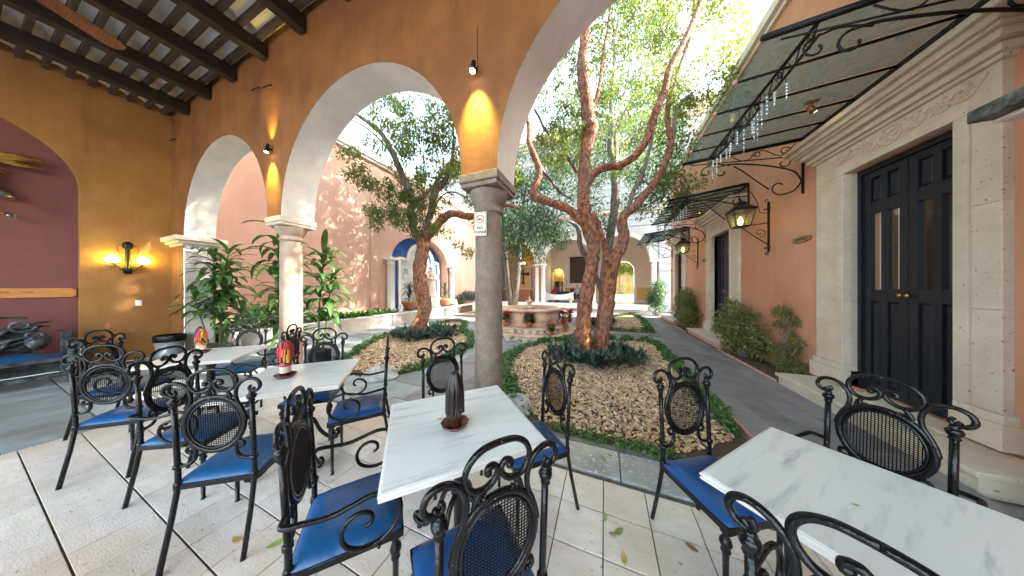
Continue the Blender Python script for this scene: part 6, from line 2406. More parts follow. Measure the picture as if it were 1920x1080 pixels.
clTop = [
    (3.79, 9.39, 12.78), (-3.32, 8.00, 15.05), (-0.01, 10.24, 21.70), (2.69, 6.80, 12.58), (-0.12, 7.04, 12.89), (-3.93, 8.42, 20.71),
    (2.99, 10.99, 18.24), (-1.00, 7.20, 11.57), (-2.71, 5.21, 12.01), (1.57, 8.19, 11.82), (-1.95, 9.10, 17.64), (2.95, 9.82, 14.49),
    (0.32, 5.98, 9.86), (4.98, 10.84, 16.15), (-1.21, 6.84, 15.93), (4.37, 7.95, 11.14), (3.50, 7.03, 11.96), (0.54, 5.92, 11.53),
    (2.69, 10.77, 21.53), (-2.79, 5.45, 15.07), (2.24, 9.47, 17.46), (-0.81, 8.03, 16.30), (3.46, 7.50, 9.90), (-3.17, 8.51, 16.89),
    (0.43, 5.84, 8.86), (4.68, 11.88, 19.39), (2.87, 6.98, 13.53), (-1.43, 5.49, 9.42), (2.05, 9.21, 14.62), (-1.72, 8.42, 17.33),
    (-0.89, 5.85, 10.62), (-3.08, 5.83, 14.23), (-1.93, 6.49, 15.56), (2.11, 6.80, 13.37), (-4.05, 7.19, 13.73), (4.94, 9.02, 14.06),
    (0.80, 6.13, 13.47), (6.98, 12.90, 22.36), (-4.14, 7.71, 15.98), (4.78, 8.66, 11.22), (4.99, 10.72, 14.50), (-1.82, 4.91, 9.09),
    (4.49, 11.63, 16.30), (1.34, 8.24, 15.71), (2.92, 9.64, 13.10), (-3.04, 8.95, 18.68), (6.94, 12.37, 20.18), (2.25, 7.46, 13.63),
    (6.08, 12.00, 14.01), (2.14, 7.75, 12.51), (1.20, 6.58, 11.82), (0.48, 10.21, 20.30), (3.54, 7.38, 13.35), (1.65, 6.56, 13.18),
    (0.45, 6.52, 14.35), (-3.29, 8.61, 21.70), (-1.78, 8.52, 18.90), (-0.96, 8.25, 19.38), (-0.59, 8.81, 13.75), (4.42, 8.12, 12.21),
    (0.50, 6.48, 13.73), (-1.78, 7.35, 18.18), (-2.72, 8.83, 15.49), (-0.51, 7.77, 16.35), (2.81, 7.92, 13.09), (-0.20, 7.04, 12.08),
    (1.32, 8.83, 17.35), (-0.15, 9.67, 17.94), (-2.00, 5.65, 13.57), (5.74, 11.13, 19.18),
]
rg = random.Random(77)
clShadeOver = []
while len(clShadeOver) < 42:            # leaf clumps added overhead out of view, to keep sun off gallery and columns
    x, y, z = rg.uniform(-4.5, 2.2), rg.uniform(3.2, 7.5), rg.uniform(8.2, 11)
    if z > 2.2 + 1.3 * (-.3746 * x + .927 * y):
        clShadeOver.append((x, y, z))
clShadeOver += [(.3 + 1.1 * rg.random() + .5 * k / 6, 3.5 + 1.1 * rg.random(), 6.9 + .30 * k) for k in range(8)] * 1
leaves('crown', clShadeOver, [.70] * len(clShadeOver), 19000, .15, 'leaf_mid', 37, T1, droop=.4, aspect=.36)
q = MB()
twig_tree(q, sk1[::3], clA + clB + clC + clTop[:40], 3)
q.build('twigs', 'bark_grey', T1, kind='stuff')
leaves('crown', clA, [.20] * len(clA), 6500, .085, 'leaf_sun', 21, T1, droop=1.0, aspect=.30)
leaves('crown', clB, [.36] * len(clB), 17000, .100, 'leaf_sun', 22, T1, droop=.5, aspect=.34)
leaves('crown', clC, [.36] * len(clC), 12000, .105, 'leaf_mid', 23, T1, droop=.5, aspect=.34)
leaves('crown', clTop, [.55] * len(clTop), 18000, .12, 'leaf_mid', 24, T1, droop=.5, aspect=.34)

# --- the grey tree beyond it
T4 = thing('grey_tree', 'pale grey tree with many upright branches behind the twin trunked tree', 'tree', (-.4, 10.2, 0))
q = MB()
sk4 = limb(q, [(-0.127, 10.303, -0.054), (-0.085, 10.319, 0.882), (-0.003, 10.353, 1.995), (0.08, 10.386, 2.886), (0.183, 10.428, 3.555), (0.266, 10.461, 4.223), (0.39, 10.511, 5.002), (0.41, 10.52, 5.782), (0.348, 10.495, 6.45), (0.39, 10.511, 7.23), (0.369, 10.503, 7.898)], [.22, .2, .19, .18, .17, .17, .17, .165, .15, .14, .13], 12, 5)
q.build('trunk', 'bark_grey', T4)
for i, (pts, r) in enumerate((
    ([(0.348, 10.495, 6.896), (0.202, 10.328, 7.237), (0.24, 10.235, 7.875), (0.28, 10.252, 8.398), (0.117, 10.078, 8.498), (-0.201, 9.841, 8.466), (-0.478, 9.73, 8.637), (-0.676, 9.65, 8.893)], [.12, .12, .11, .11, .10, .09, .08, .06]),
    ([(0.369, 10.503, 7.831), (0.266, 10.461, 8.566), (0.245, 10.453, 9.346), (0.328, 10.486, 10.46), (0.369, 10.503, 11.573), (0.328, 10.486, 12.687)], [.10, .09, .08, .07, .05, .03]),
    ([(0.39, 10.511, 7.742), (0.555, 10.578, 8.277), (0.699, 10.636, 8.722), (0.906, 10.72, 9.123), (1.154, 10.82, 9.68), (1.333, 11, 10.327), (1.642, 11.233, 11.441), (1.955, 11.575, 12.687)], [.11, .10, .09, .08, .07, .06, .05, .03]),
    ([(0.41, 10.52, 6.896), (0.748, 10.764, 7.582), (1.178, 11.045, 8.144), (1.515, 11.182, 8.69), (1.852, 11.318, 9.281), (2.232, 11.471, 9.69)], [.09, .08, .075, .065, .05, .03]),
    ([(0.39, 10.511, 6.005), (0.624, 10.39, 6.392), (0.908, 10.289, 6.673), (1.198, 10.191, 6.937), (1.566, 10.339, 7.355)], [.06, .05, .045, .04, .02]),
    ([(-0.065, 10.328, 1.105), (-0.326, 10.006, 1.986), (-0.661, 9.44, 2.698), (-0.873, 9.138, 3.183), (-0.901, 9.019, 3.569), (-1.002, 8.871, 3.865), (-1.282, 8.649, 4.035)], [.10, .10, .10, .10, .09, .06, .03]),
    ([(0.699, 10.636, 8.722), (0.54, 10.68, 9.202), (0.798, 10.892, 9.963), (0.967, 10.96, 11.1), (0.892, 11.038, 12.346)], [.05, .045, .04, .03, .02]),
)):
    q = MB()
    sk4 += limb(q, pts, r, 9, 40 + i, .08)
    q.build('limb', 'bark_grey', T4)
c4 = [
    (-0.47, 11.81, 10.26), (1.93, 11.68, 7.54), (1.42, 12.71, 10.71), (-1.90, 9.93, 8.24), (-0.30, 12.71, 7.83), (-1.74, 9.95, 9.80),
    (0.27, 10.59, 8.03), (3.10, 14.07, 7.39), (2.92, 12.51, 8.88), (2.09, 11.77, 9.27), (0.91, 11.75, 7.04), (1.52, 12.30, 8.89),
    (-1.57, 12.22, 7.84), (-1.45, 9.77, 8.68), (-1.84, 10.65, 7.84), (0.47, 11.37, 9.57), (2.18, 12.46, 8.90), (-0.98, 9.86, 7.82),
    (3.22, 13.50, 10.41), (1.21, 12.57, 8.46), (0.39, 12.47, 8.37), (0.29, 12.97, 8.11), (1.66, 11.24, 6.87), (3.01, 13.89, 8.45),
    (1.12, 10.83, 8.63), (2.47, 11.84, 8.21), (3.15, 13.87, 7.86), (-0.88, 11.78, 8.45), (-0.90, 11.78, 7.19), (-1.01, 11.89, 10.19),
    (-0.16, 11.08, 8.83), (2.54, 12.38, 10.23), (0.39, 12.97, 7.52), (0.85, 13.23, 10.18), (0.04, 12.08, 8.48), (1.18, 11.00, 6.33),
    (-1.05, 10.70, 10.13), (-1.28, 10.83, 7.79), (-1.71, 11.72, 9.20), (-1.84, 10.55, 6.92), (0.16, 11.98, 10.69), (2.51, 13.23, 7.09),
    (2.57, 11.99, 9.30), (2.99, 12.43, 8.15), (1.91, 13.23, 11.00), (-1.43, 11.39, 10.45),
    (0.26, 10.69, 9.67), (2.86, 13.46, 14.71), (2.96, 12.80, 10.95), (-0.19, 10.46, 13.01), (0.92, 12.62, 12.69), (1.10, 11.88, 13.81),
    (1.42, 11.82, 10.11), (0.61, 12.15, 13.60), (2.64, 13.55, 12.79), (-0.26, 12.48, 13.50), (-0.13, 11.13, 11.11), (1.61, 13.12, 12.14),
    (2.98, 12.44, 12.11), (1.82, 12.84, 14.45), (0.56, 11.10, 13.58), (1.65, 12.18, 12.51), (2.85, 13.86, 13.84), (-0.50, 10.30, 9.53),
    (2.02, 12.47, 13.47), (0.48, 13.12, 13.90), (2.29, 12.81, 10.74), (3.17, 13.00, 13.48), (-0.12, 11.57, 10.63), (1.76, 11.75, 11.35),
    (1.04, 11.55, 12.50), (0.79, 11.93, 11.14), (1.13, 13.39, 12.59), (2.10, 12.79, 14.73), (-0.52, 12.27, 14.28), (3.30, 13.62, 12.18),
    (1.47, 12.71, 11.34), (2.15, 12.69, 11.34), (2.56, 12.34, 13.22), (-0.14, 12.43, 12.86), (0.34, 12.77, 11.87), (0.94, 11.78, 14.29),
    (1.46, 11.93, 13.15), (2.12, 11.13, 12.92), (2.24, 13.10, 14.65), (1.67, 11.41, 10.07),
    (-1.48, 9.41, 5.35), (-0.36, 10.85, 6.28), (-0.10, 9.93, 4.13), (-2.83, 10.43, 6.00), (-2.19, 9.69, 4.35), (-1.08, 9.40, 5.97),
    (-0.95, 11.22, 5.06), (-0.40, 10.67, 5.30), (-2.91, 9.80, 4.48), (-2.80, 10.60, 6.58), (-2.04, 10.19, 6.00), (-2.42, 9.46, 5.00),
    (-1.99, 10.01, 4.69), (-0.91, 9.92, 5.48),
    (2.14, 11.89, 5.78), (1.27, 11.81, 6.58), (2.58, 12.16, 6.44), (1.61, 11.49, 5.41), (2.64, 11.72, 5.50), (0.96, 10.76, 5.19),
]
c4t = [
    (2.34, 13.37, 20.22), (-2.50, 9.74, 20.95), (4.47, 13.69, 15.03), (0.56, 13.02, 16.76), (-2.77, 9.32, 16.44), (6.58, 15.44, 22.05),
    (-0.70, 12.33, 21.08), (3.83, 12.86, 16.94), (4.13, 15.11, 25.22), (-1.33, 11.88, 16.51), (0.57, 11.79, 17.70), (2.48, 14.24, 16.32),
    (-2.06, 9.86, 13.59), (-1.82, 12.13, 18.61), (1.77, 10.98, 19.88), (0.01, 12.62, 24.04), (4.06, 13.81, 19.85), (-1.25, 12.21, 19.83),
    (6.22, 14.40, 15.18), (6.80, 15.82, 20.21), (5.59, 15.20, 24.50), (3.06, 14.11, 18.31), (-0.92, 12.44, 24.54), (2.98, 12.03, 19.13),
    (5.92, 16.10, 20.98), (0.83, 12.14, 20.96), (5.98, 15.27, 17.57), (1.84, 12.31, 15.74), (-0.71, 13.23, 24.50), (5.77, 13.53, 20.97),
    (-3.01, 12.50, 23.46), (-0.01, 13.37, 21.05), (4.77, 12.38, 19.04), (2.56, 13.64, 22.98), (-2.81, 9.61, 19.84), (0.99, 13.85, 24.79),
    (1.80, 13.28, 18.80), (3.14, 14.31, 16.68), (5.56, 14.98, 21.13), (-2.28, 9.41, 15.51), (3.99, 13.29, 16.31), (5.13, 15.60, 23.25),
    (-2.81, 11.58, 20.75), (0.84, 12.24, 19.73), (2.60, 11.52, 16.78), (-2.31, 11.73, 23.43),
]
q = MB()
twig_tree(q, sk4[::2], c4 + c4t[:20], 4)
q.build('twigs', 'bark_grey', T4, kind='stuff')
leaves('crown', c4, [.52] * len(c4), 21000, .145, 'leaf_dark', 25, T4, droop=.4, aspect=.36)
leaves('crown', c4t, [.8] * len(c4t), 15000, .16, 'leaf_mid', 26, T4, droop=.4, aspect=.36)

# --- left tree
T2 = thing('leaning_tree', 'reddish leaning tree in the left bed before the blue niche', 'tree', (-5.7, 5.9, 0))
q = MB()
sk2 = limb(q, [(-5.823, 5.844, -0.213), (-5.725, 5.884, 0.227), (-5.577, 5.943, 0.58), (-5.528, 5.963, 0.986), (-5.594, 5.937, 1.374), (-5.675, 5.904, 1.815), (-5.675, 5.904, 2.255), (-5.594, 5.937, 2.696), (-5.545, 5.957, 3.102), (-5.626, 5.924, 3.313)], [.27, .23, .215, .22, .22, .21, .205, .20, .20, .16], 14, 6, .08)
q.build('trunk', 'bark_red', T2)
for i, (pts, r, m_) in enumerate((
    ([(-5.626, 5.924, 3.102), (-5.79, 5.858, 3.313), (-5.888, 5.818, 3.631), (-5.914, 5.753, 4.073), (-5.811, 5.741, 4.404), (-5.892, 5.601, 4.829), (-6.017, 5.442, 5.259), (-6.12, 5.293, 5.676), (-6.249, 5.133, 6.08), (-6.387, 4.969, 6.341), (-6.622, 4.766, 6.545), (-6.877, 4.555, 6.725), (-7.122, 4.349, 6.758), (-7.442, 4.112, 6.91)], [.13, .12, .12, .12, .12, .11, .10, .09, .08, .07, .06, .045, .03, .02], 'bark_grey'),
    ([(-5.545, 5.957, 3.049), (-5.343, 5.93, 3.29), (-5.08, 5.929, 3.473), (-4.745, 5.956, 3.769), (-4.401, 5.987, 3.889), (-4.004, 6.04, 3.774), (-3.631, 6.083, 3.759), (-3.179, 6.158, 3.855), (-2.694, 6.246, 4.011), (-2.294, 6.299, 3.851)], [.16, .15, .14, .13, .12, .115, .11, .10, .07, .03], 'bark_red'),
    ([(-5.391, 5.911, 3.325), (-5.378, 5.97, 3.74), (-5.299, 6.056, 4.195), (-5.218, 6.089, 4.671), (-4.956, 6.194, 5.024), (-4.776, 6.267, 5.429), (-4.645, 6.32, 6.135), (-4.645, 6.32, 7.016)], [.10, .11, .11, .115, .10, .07, .05, .02], 'bark_grey'),
    ([(-5.811, 5.741, 4.404), (-5.552, 5.846, 4.508), (-5.197, 5.989, 4.856), (-4.905, 5.999, 5.156), (-4.651, 5.994, 5.242)], [.09, .08, .07, .06, .04], 'bark_grey'),
    ([(-5.262, 5.963, 3.847), (-4.839, 5.918, 4.429), (-4.37, 5.892, 4.515), (-4.008, 5.931, 4.344), (-3.654, 5.966, 4.047)], [.03, .028, .024, .02, .012], 'bark_red'),
    ([(-6.12, 5.293, 5.676), (-6.538, 4.908, 6.26), (-6.989, 4.726, 6.585), (-7.29, 4.604, 6.715)], [.03, .025, .02, .012], 'bark_grey'),
)):
    q = MB()
    sk2 += limb(q, pts, r, 10, 60 + i, .09)
    q.build('limb', m_, T2)
clS = [
    (-6.89, 5.80, 7.27), (-4.63, 6.07, 6.67), (-4.57, 5.92, 7.75), (-6.93, 5.72, 8.30), (-6.84, 4.97, 6.21), (-6.05, 6.27, 8.58),
    (-6.84, 6.11, 7.91), (-5.91, 5.83, 6.63), (-5.72, 6.39, 8.05), (-6.03, 5.81, 7.76), (-7.77, 5.81, 7.85), (-5.54, 6.21, 7.21),
    (-5.29, 6.85, 7.98), (-5.23, 6.11, 6.53),
    (-6.35, 5.55, 5.53), (-5.39, 5.90, 5.78), (-5.80, 5.62, 6.08), (-6.09, 5.60, 5.21), (-6.40, 5.72, 6.13), (-5.73, 5.34, 5.58),
    (-5.24, 5.49, 5.05),
    (-6.00, 5.05, 6.40), (-5.36, 5.21, 5.68), (-6.25, 4.81, 7.06), (-5.37, 4.75, 6.67), (-6.22, 4.91, 5.78), (-5.62, 4.86, 5.75),
    (-5.10, 4.56, 5.82), (-5.32, 5.06, 6.54), (-5.14, 4.87, 5.92), (-5.70, 4.46, 6.09), (-5.91, 4.98, 7.14), (-4.96, 4.56, 5.35),
    (-5.34, 5.17, 6.34),
    (-4.52, 5.36, 5.44), (-3.94, 5.06, 6.32), (-4.72, 4.96, 6.10), (-4.12, 5.84, 5.99), (-3.67, 5.17, 4.68), (-4.74, 5.01, 4.83),
    (-4.96, 5.22, 5.71), (-4.52, 5.17, 6.61), (-4.09, 5.09, 4.83), (-4.25, 5.09, 5.81), (-3.88, 5.05, 5.80), (-4.31, 5.41, 5.81),
    (-3.81, 5.39, 5.25), (-4.58, 5.44, 6.44), (-4.77, 5.21, 5.97), (-4.43, 5.04, 4.57), (-4.60, 5.31, 5.72), (-4.12, 5.71, 6.62),
    (-4.26, 5.61, 5.73), (-4.08, 5.52, 5.04),
]
clD = [
    (-5.58, 5.80, 5.08), (-6.68, 5.05, 4.77), (-6.22, 5.44, 3.84), (-5.88, 5.47, 4.46), (-5.41, 5.48, 3.68), (-6.70, 5.04, 3.86),
    (-6.36, 5.39, 4.72), (-5.71, 5.40, 3.85), (-5.64, 5.89, 4.78), (-5.49, 5.72, 4.22), (-6.35, 5.42, 4.45), (-6.01, 5.60, 4.99),
    (-6.47, 5.16, 4.45), (-7.03, 5.16, 4.07), (-5.97, 5.57, 4.53), (-6.74, 4.93, 4.82), (-6.15, 5.34, 4.06), (-6.41, 5.30, 4.87),
    (-5.39, 5.89, 3.55), (-4.69, 6.09, 4.45), (-5.54, 5.73, 4.27), (-4.45, 5.76, 3.29), (-5.87, 5.52, 4.49), (-5.90, 5.47, 3.58),
    (-4.88, 5.82, 3.96), (-4.75, 5.65, 3.40), (-5.37, 5.51, 3.81), (-5.17, 5.84, 4.39), (-5.58, 5.70, 3.31),
    (-7.22, 4.49, 5.58), (-6.97, 4.67, 5.68),
    (-6.91, 4.82, 4.79), (-6.88, 4.81, 5.27), (-7.13, 4.60, 4.99), (-6.91, 4.68, 5.05),
    (-6.35, 5.53, 3.74), (-6.90, 5.28, 4.14), (-6.64, 5.08, 3.54), (-6.29, 5.33, 4.04), (-6.63, 5.22, 3.88),
    (-4.87, 6.34, 5.17), (-5.16, 6.27, 5.35), (-4.62, 6.37, 5.42), (-5.17, 6.32, 5.02),
    (-4.17, 6.46, 2.74), (-4.50, 6.36, 3.01),
]
clT = [
    (-8.81, 5.99, 9.75), (-4.45, 6.38, 16.16), (-8.09, 4.07, 14.08), (-8.78, 5.78, 14.05), (-6.25, 4.76, 14.78), (-4.14, 6.90, 12.03),
    (-3.56, 4.54, 6.84), (-3.52, 4.83, 11.21), (-7.59, 4.02, 11.96), (-5.94, 6.07, 17.78), (-8.64, 5.23, 18.81), (-5.85, 5.27, 13.12),
    (-6.55, 3.75, 13.15), (-7.22, 3.88, 9.15), (-6.73, 4.74, 9.38), (-5.56, 5.34, 11.19), (-4.76, 5.25, 11.51), (-10.35, 5.28, 10.65),
    (-6.73, 3.91, 9.73), (-5.28, 6.57, 11.15), (-6.76, 5.92, 13.63), (-7.97, 5.07, 15.08), (-7.94, 6.43, 17.42), (-7.09, 3.35, 9.14),
    (-6.29, 5.59, 8.71), (-6.70, 5.88, 17.92), (-5.04, 4.26, 8.33), (-5.46, 3.97, 8.75), (-4.60, 7.32, 10.82), (-5.79, 3.98, 13.60),
    (-4.89, 4.88, 12.93), (-4.62, 6.36, 11.89), (-5.15, 7.39, 20.10), (-9.02, 4.39, 16.31), (-6.15, 7.04, 12.72), (-6.45, 3.36, 10.97),
    (-3.76, 5.79, 11.79), (-8.00, 4.07, 15.97), (-6.48, 4.56, 12.07), (-6.87, 3.89, 10.62), (-9.08, 4.28, 14.65), (-6.21, 6.77, 18.46),
    (-6.83, 6.87, 11.02), (-5.72, 4.35, 7.92), (-3.43, 5.74, 13.76), (-3.20, 4.87, 8.60), (-4.71, 4.78, 8.98), (-10.17, 4.88, 9.11),
    (-5.00, 5.77, 11.50), (-4.68, 6.30, 12.50), (-7.88, 4.09, 10.96), (-4.79, 6.22, 15.16), (-5.85, 7.18, 15.38), (-5.19, 4.64, 13.43),
    (-6.38, 3.54, 11.62), (-6.74, 3.93, 7.18), (-6.19, 6.85, 17.70), (-6.18, 7.17, 20.01), (-3.13, 5.24, 7.50), (-10.54, 5.12, 14.34),
]
clShadeSide = []
while len(clShadeSide) < 74:               # leaf clumps added out of sight behind the pier, to shade the pink wall
    y = rg.uniform(5.2, 12)
    clShadeSide.append((-.575 * y + rg.uniform(-.35, .35), y, rg.uniform(5.0, 10.5)))
leaves('crown', clShadeSide, [.52] * len(clShadeSide), 16000, .15, 'leaf_mid', 38, T2, droop=.4, aspect=.36)
clShadeWall = [  # unseen clumps added across the sun's rays, shading the pink wall
    (-3.10, 5.35, 6.37), (-3.10, 5.35, 7.02), (-3.10, 5.35, 7.67), (-3.10, 5.35, 8.32), (-3.10, 5.35, 8.97), (-3.10, 5.35, 9.62),
    (-3.67, 5.16, 9.81), (-4.34, 4.94, 9.91), (-4.90, 4.76, 10.09), (-3.55, 5.90, 6.00), (-3.55, 5.90, 6.65), (-3.55, 5.90, 7.30),
    (-3.55, 5.90, 7.95), (-3.55, 5.90, 8.60), (-3.55, 5.90, 9.25), (-3.55, 5.90, 9.90), (-3.55, 5.90, 10.55), (-4.23, 5.68, 10.65),
    (-3.89, 6.49, 5.73), (-3.89, 6.49, 6.38), (-3.89, 6.49, 7.03), (-3.89, 6.49, 7.68), (-3.89, 6.49, 8.33), (-3.89, 6.49, 8.98),
    (-3.89, 6.49, 9.63), (-3.89, 6.49, 10.28), (-3.89, 6.49, 10.93), (-4.23, 7.08, 5.45), (-4.34, 7.04, 6.01), (-4.34, 7.04, 6.66),
    (-4.34, 7.04, 7.31), (-4.34, 7.04, 7.96), (-4.34, 7.04, 8.61), (-4.34, 7.04, 9.26), (-4.34, 7.04, 9.91), (-4.34, 7.04, 10.56),
    (-3.89, 7.89, 5.73), (-4.57, 7.67, 5.82), (-4.68, 7.63, 6.38), (-4.68, 7.63, 7.03), (-4.68, 7.63, 7.68), (-4.68, 7.63, 8.33),
    (-4.68, 7.63, 8.98), (-4.68, 7.63, 9.63), (-4.68, 7.63, 10.28), (-3.44, 8.74, 6.09), (-4.23, 8.48, 6.10), (-4.90, 8.26, 6.19),
    (-4.90, 8.26, 6.84), (-4.90, 8.26, 7.49), (-4.90, 8.26, 8.14), (-4.90, 8.26, 8.79), (-4.90, 8.26, 9.44), (-4.90, 8.26, 10.09),
    (-3.89, 9.29, 6.38), (-4.68, 9.03, 6.38), (-4.90, 8.96, 6.84), (-4.90, 8.96, 7.49), (-4.90, 8.96, 8.14), (-4.90, 8.96, 8.79),
    (-4.90, 8.96, 9.44), (-4.90, 8.96, 10.09), (-4.23, 9.88, 6.75), (-4.90, 9.66, 6.84), (-4.90, 9.66, 7.49), (-4.90, 9.66, 8.14),
    (-4.90, 9.66, 8.79), (-4.90, 9.66, 9.44), (-4.90, 9.66, 10.09), (-4.68, 10.43, 7.03), (-5.02, 10.32, 7.40), (-5.02, 10.32, 8.05),
    (-5.02, 10.32, 8.70), (-5.02, 10.32, 9.35), (-5.02, 10.32, 10.00), (-4.34, 11.24, 7.31), (-5.13, 10.99, 7.31), (-5.24, 10.95, 7.87),
    (-5.24, 10.95, 8.52), (-5.24, 10.95, 9.17), (-5.24, 10.95, 9.82), (-4.68, 11.83, 7.68), (-5.47, 11.58, 7.68), (-5.47, 11.58, 8.33),
    (-5.47, 11.58, 8.98), (-5.47, 11.58, 9.63), (-5.13, 12.39, 7.96), (-5.80, 12.17, 8.06), (-5.80, 12.17, 8.71), (-5.80, 12.17, 9.36),
]
leaves('crown', clShadeWall, [.45] * len(clShadeWall), 26000, .15, 'leaf_mid', 39, T2, droop=.4, aspect=.40)
q = MB()
twig_tree(q, sk2[::2], clS + clD + clT[:30], 5, .014)
q.build('twigs', 'bark_grey', T2, kind='stuff')
leaves('crown', clS, [.27] * len(clS), 10000, .105, 'leaf_sun', 27, T2, droop=.9, aspect=.34)
leaves('crown', clD, [.25] * len(clD), 8500, .100, 'leaf_mid', 28, T2, droop=.4, aspect=.36)
leaves('crown', clT, [.6] * len(clT), 24000, .14, 'leaf_mid', 29, T2, droop=.4, aspect=.36)

# --- the slim twin grey trunks behind the fountain
T3 = thing('slim_grey_tree', 'slim grey tree with two leaning trunks behind the fountain', 'tree', (-5.2, 11.4, 0))
sk3 = []
for i, (pts, r) in enumerate((
    ([(-4.72, 11.683, 0.03), (-4.801, 11.65, 0.965), (-4.91, 11.606, 1.989), (-5.018, 11.562, 3.012), (-5.127, 11.518, 4.181), (-5.316, 11.442, 5.935), (-5.398, 11.409, 7.982)], [.19, .18, .17, .16, .15, .12, .06]),
    ([(-4.639, 11.715, 0.03), (-4.557, 11.748, 0.965), (-4.476, 11.781, 1.989), (-4.395, 11.814, 3.012), (-4.286, 11.858, 4.035), (-4.178, 11.902, 5.643), (-3.907, 12.011, 7.689)], [.18, .17, .17, .16, .15, .11, .05]),
)):
    q = MB()
    sk3 += limb(q, pts, r, 10, 80 + i, .07)
    q.build('trunk', 'bark_grey', T3)
c3 = [
    (-4.34, 10.21, 4.26), (-2.39, 11.32, 4.07), (-3.22, 10.63, 4.43), (-3.47, 9.02, 4.57), (-2.43, 9.96, 4.78), (-2.62, 9.25, 3.60),
    (-3.89, 8.74, 4.55), (-3.67, 9.56, 3.81), (-3.20, 10.69, 5.13), (-2.44, 10.92, 4.64), (-2.55, 9.51, 4.20), (-3.57, 10.47, 4.58),
    (-4.72, 10.23, 4.41), (-3.12, 9.50, 4.00), (-3.86, 10.38, 4.46), (-4.70, 10.00, 4.68), (-4.37, 9.89, 3.90), (-3.75, 10.95, 5.26),
    (-4.35, 10.47, 4.93), (-2.98, 11.55, 4.30), (-3.58, 10.93, 4.98), (-4.59, 10.44, 4.72),
    (-2.62, 9.26, 5.96), (-4.78, 9.95, 5.03), (-3.08, 10.66, 4.98), (-3.85, 9.31, 5.79), (-3.30, 9.78, 5.74), (-4.66, 11.36, 5.86),
    (-3.67, 10.34, 6.80), (-3.96, 11.79, 5.72), (-4.24, 9.11, 6.32), (-4.42, 9.53, 5.80), (-3.47, 9.26, 5.97), (-2.92, 10.05, 5.49),
    (-3.90, 10.52, 5.60), (-3.13, 9.40, 5.94), (-3.89, 9.79, 6.60), (-3.03, 9.96, 5.85), (-4.94, 10.70, 6.72), (-4.23, 9.32, 5.28),
    (-3.75, 9.38, 4.76), (-5.07, 10.41, 5.64), (-4.39, 10.96, 6.76), (-2.93, 10.40, 5.20),
    (-2.90, 10.52, 3.06), (-3.73, 8.80, 3.68), (-2.90, 10.65, 3.92), (-3.49, 9.55, 3.02), (-3.00, 9.92, 3.38), (-3.26, 9.06, 3.39),
    (-3.64, 9.34, 3.56), (-3.71, 8.89, 3.00), (-3.38, 10.46, 3.91),
    (-1.78, 9.72, 3.55), (-1.62, 9.70, 3.96), (-2.46, 10.33, 3.92), (-2.12, 9.87, 4.06), (-1.88, 10.17, 3.89),
    (-2.71, 11.36, 8.37), (-4.24, 11.04, 7.26), (-3.23, 10.95, 7.49), (-2.00, 10.91, 7.04), (-1.68, 10.12, 7.17), (-3.96, 11.73, 8.88),
    (-2.82, 10.26, 6.53), (-4.01, 10.38, 7.50), (-2.99, 10.90, 7.94), (-4.67, 11.13, 8.37), (-2.68, 11.79, 7.39), (-2.64, 12.30, 8.09),
    (-4.13, 10.74, 8.30), (-2.37, 12.03, 8.36), (-4.24, 9.90, 7.16), (-3.17, 11.73, 8.76),
]
q = MB()
twig_tree(q, sk3[::2], c3, 6, .014)
q.build('twigs', 'bark_grey', T3, kind='stuff')
leaves('crown', c3, [.50] * len(c3), 17000, .125, 'leaf_dark', 30, T3, droop=.8, aspect=.34)

# glowing uplight cans at the trees
for x, y, z, lb, e_ in ((-0.336, 5.278, .0, 'copper uplight can at the foot of the twin trunked tree', 2.2), (-5.726, 5.614, .0, 'copper uplight can at the foot of the left leaning tree', 4), (-4.57, 11.312, .0, 'copper uplight can at the slim grey trunks behind the fountain', 5)):
    t = thing('uplight', lb, 'garden light', (x, y, 0))
    MB().lathe([(.055, 0), (.06, .01), (.06, .27), (.052, .28), (.048, .25), (.01, .24)], (x, y, 0), 18).build('can', 'copper', t)
    MB().lathe([(.005, .245), (.04, .246)], (x, y, 0), 16).build('lens', 'lamp_lens', t)
    l = bpy.data.lights.new('uplight_lamp', 'SPOT')
    l.energy = e_
    l.color = (1, .75, .25)
    l.spot_size = R(70)
    l.spot_blend = .8
    l.shadow_soft_size = .03
    o = bpy.data.objects.new('uplight_lamp', l)
    C.objects.link(o)
    o.parent = t
    o.location = (0, 0, .30)
    o.rotation_euler = Vector((.22, .10, 1)).to_track_quat('-Z', 'Y').to_euler()

# ================================================================== LOW PLANTING


def edging(path_, name, label, seed, width=.12, height=.13, n=2600, size=.05):
    rg = random.Random(seed)
    cs, rs_ = [], []
    tot = 0
    for a, b_ in zip(path_, path_[1:]):
        L_ = math.hypot(b_[0] - a[0], b_[1] - a[1])
        m = max(1, int(L_ / .07))
        for i in range(m):
            t = (i + rg.random()) / m
            w = rg.uniform(-1, 1)
            nx, ny = -(b_[1] - a[1]) / (L_ + 1e-9), (b_[0] - a[0]) / (L_ + 1e-9)
            cs.append((a[0] + (b_[0] - a[0]) * t + nx * w * width * .7, a[1] + (b_[1] - a[1]) * t + ny * w * width * .7, rg.uniform(.03, height)))
            rs_.append(rg.uniform(.05, .10))
        tot += L_
    o = leaves(name, cs, rs_, int(n * tot), size, 'leaf_hedge', seed, None, droop=.2, aspect=.5)
    tag(o, label, 'edging plants', kind='stuff')
    return o


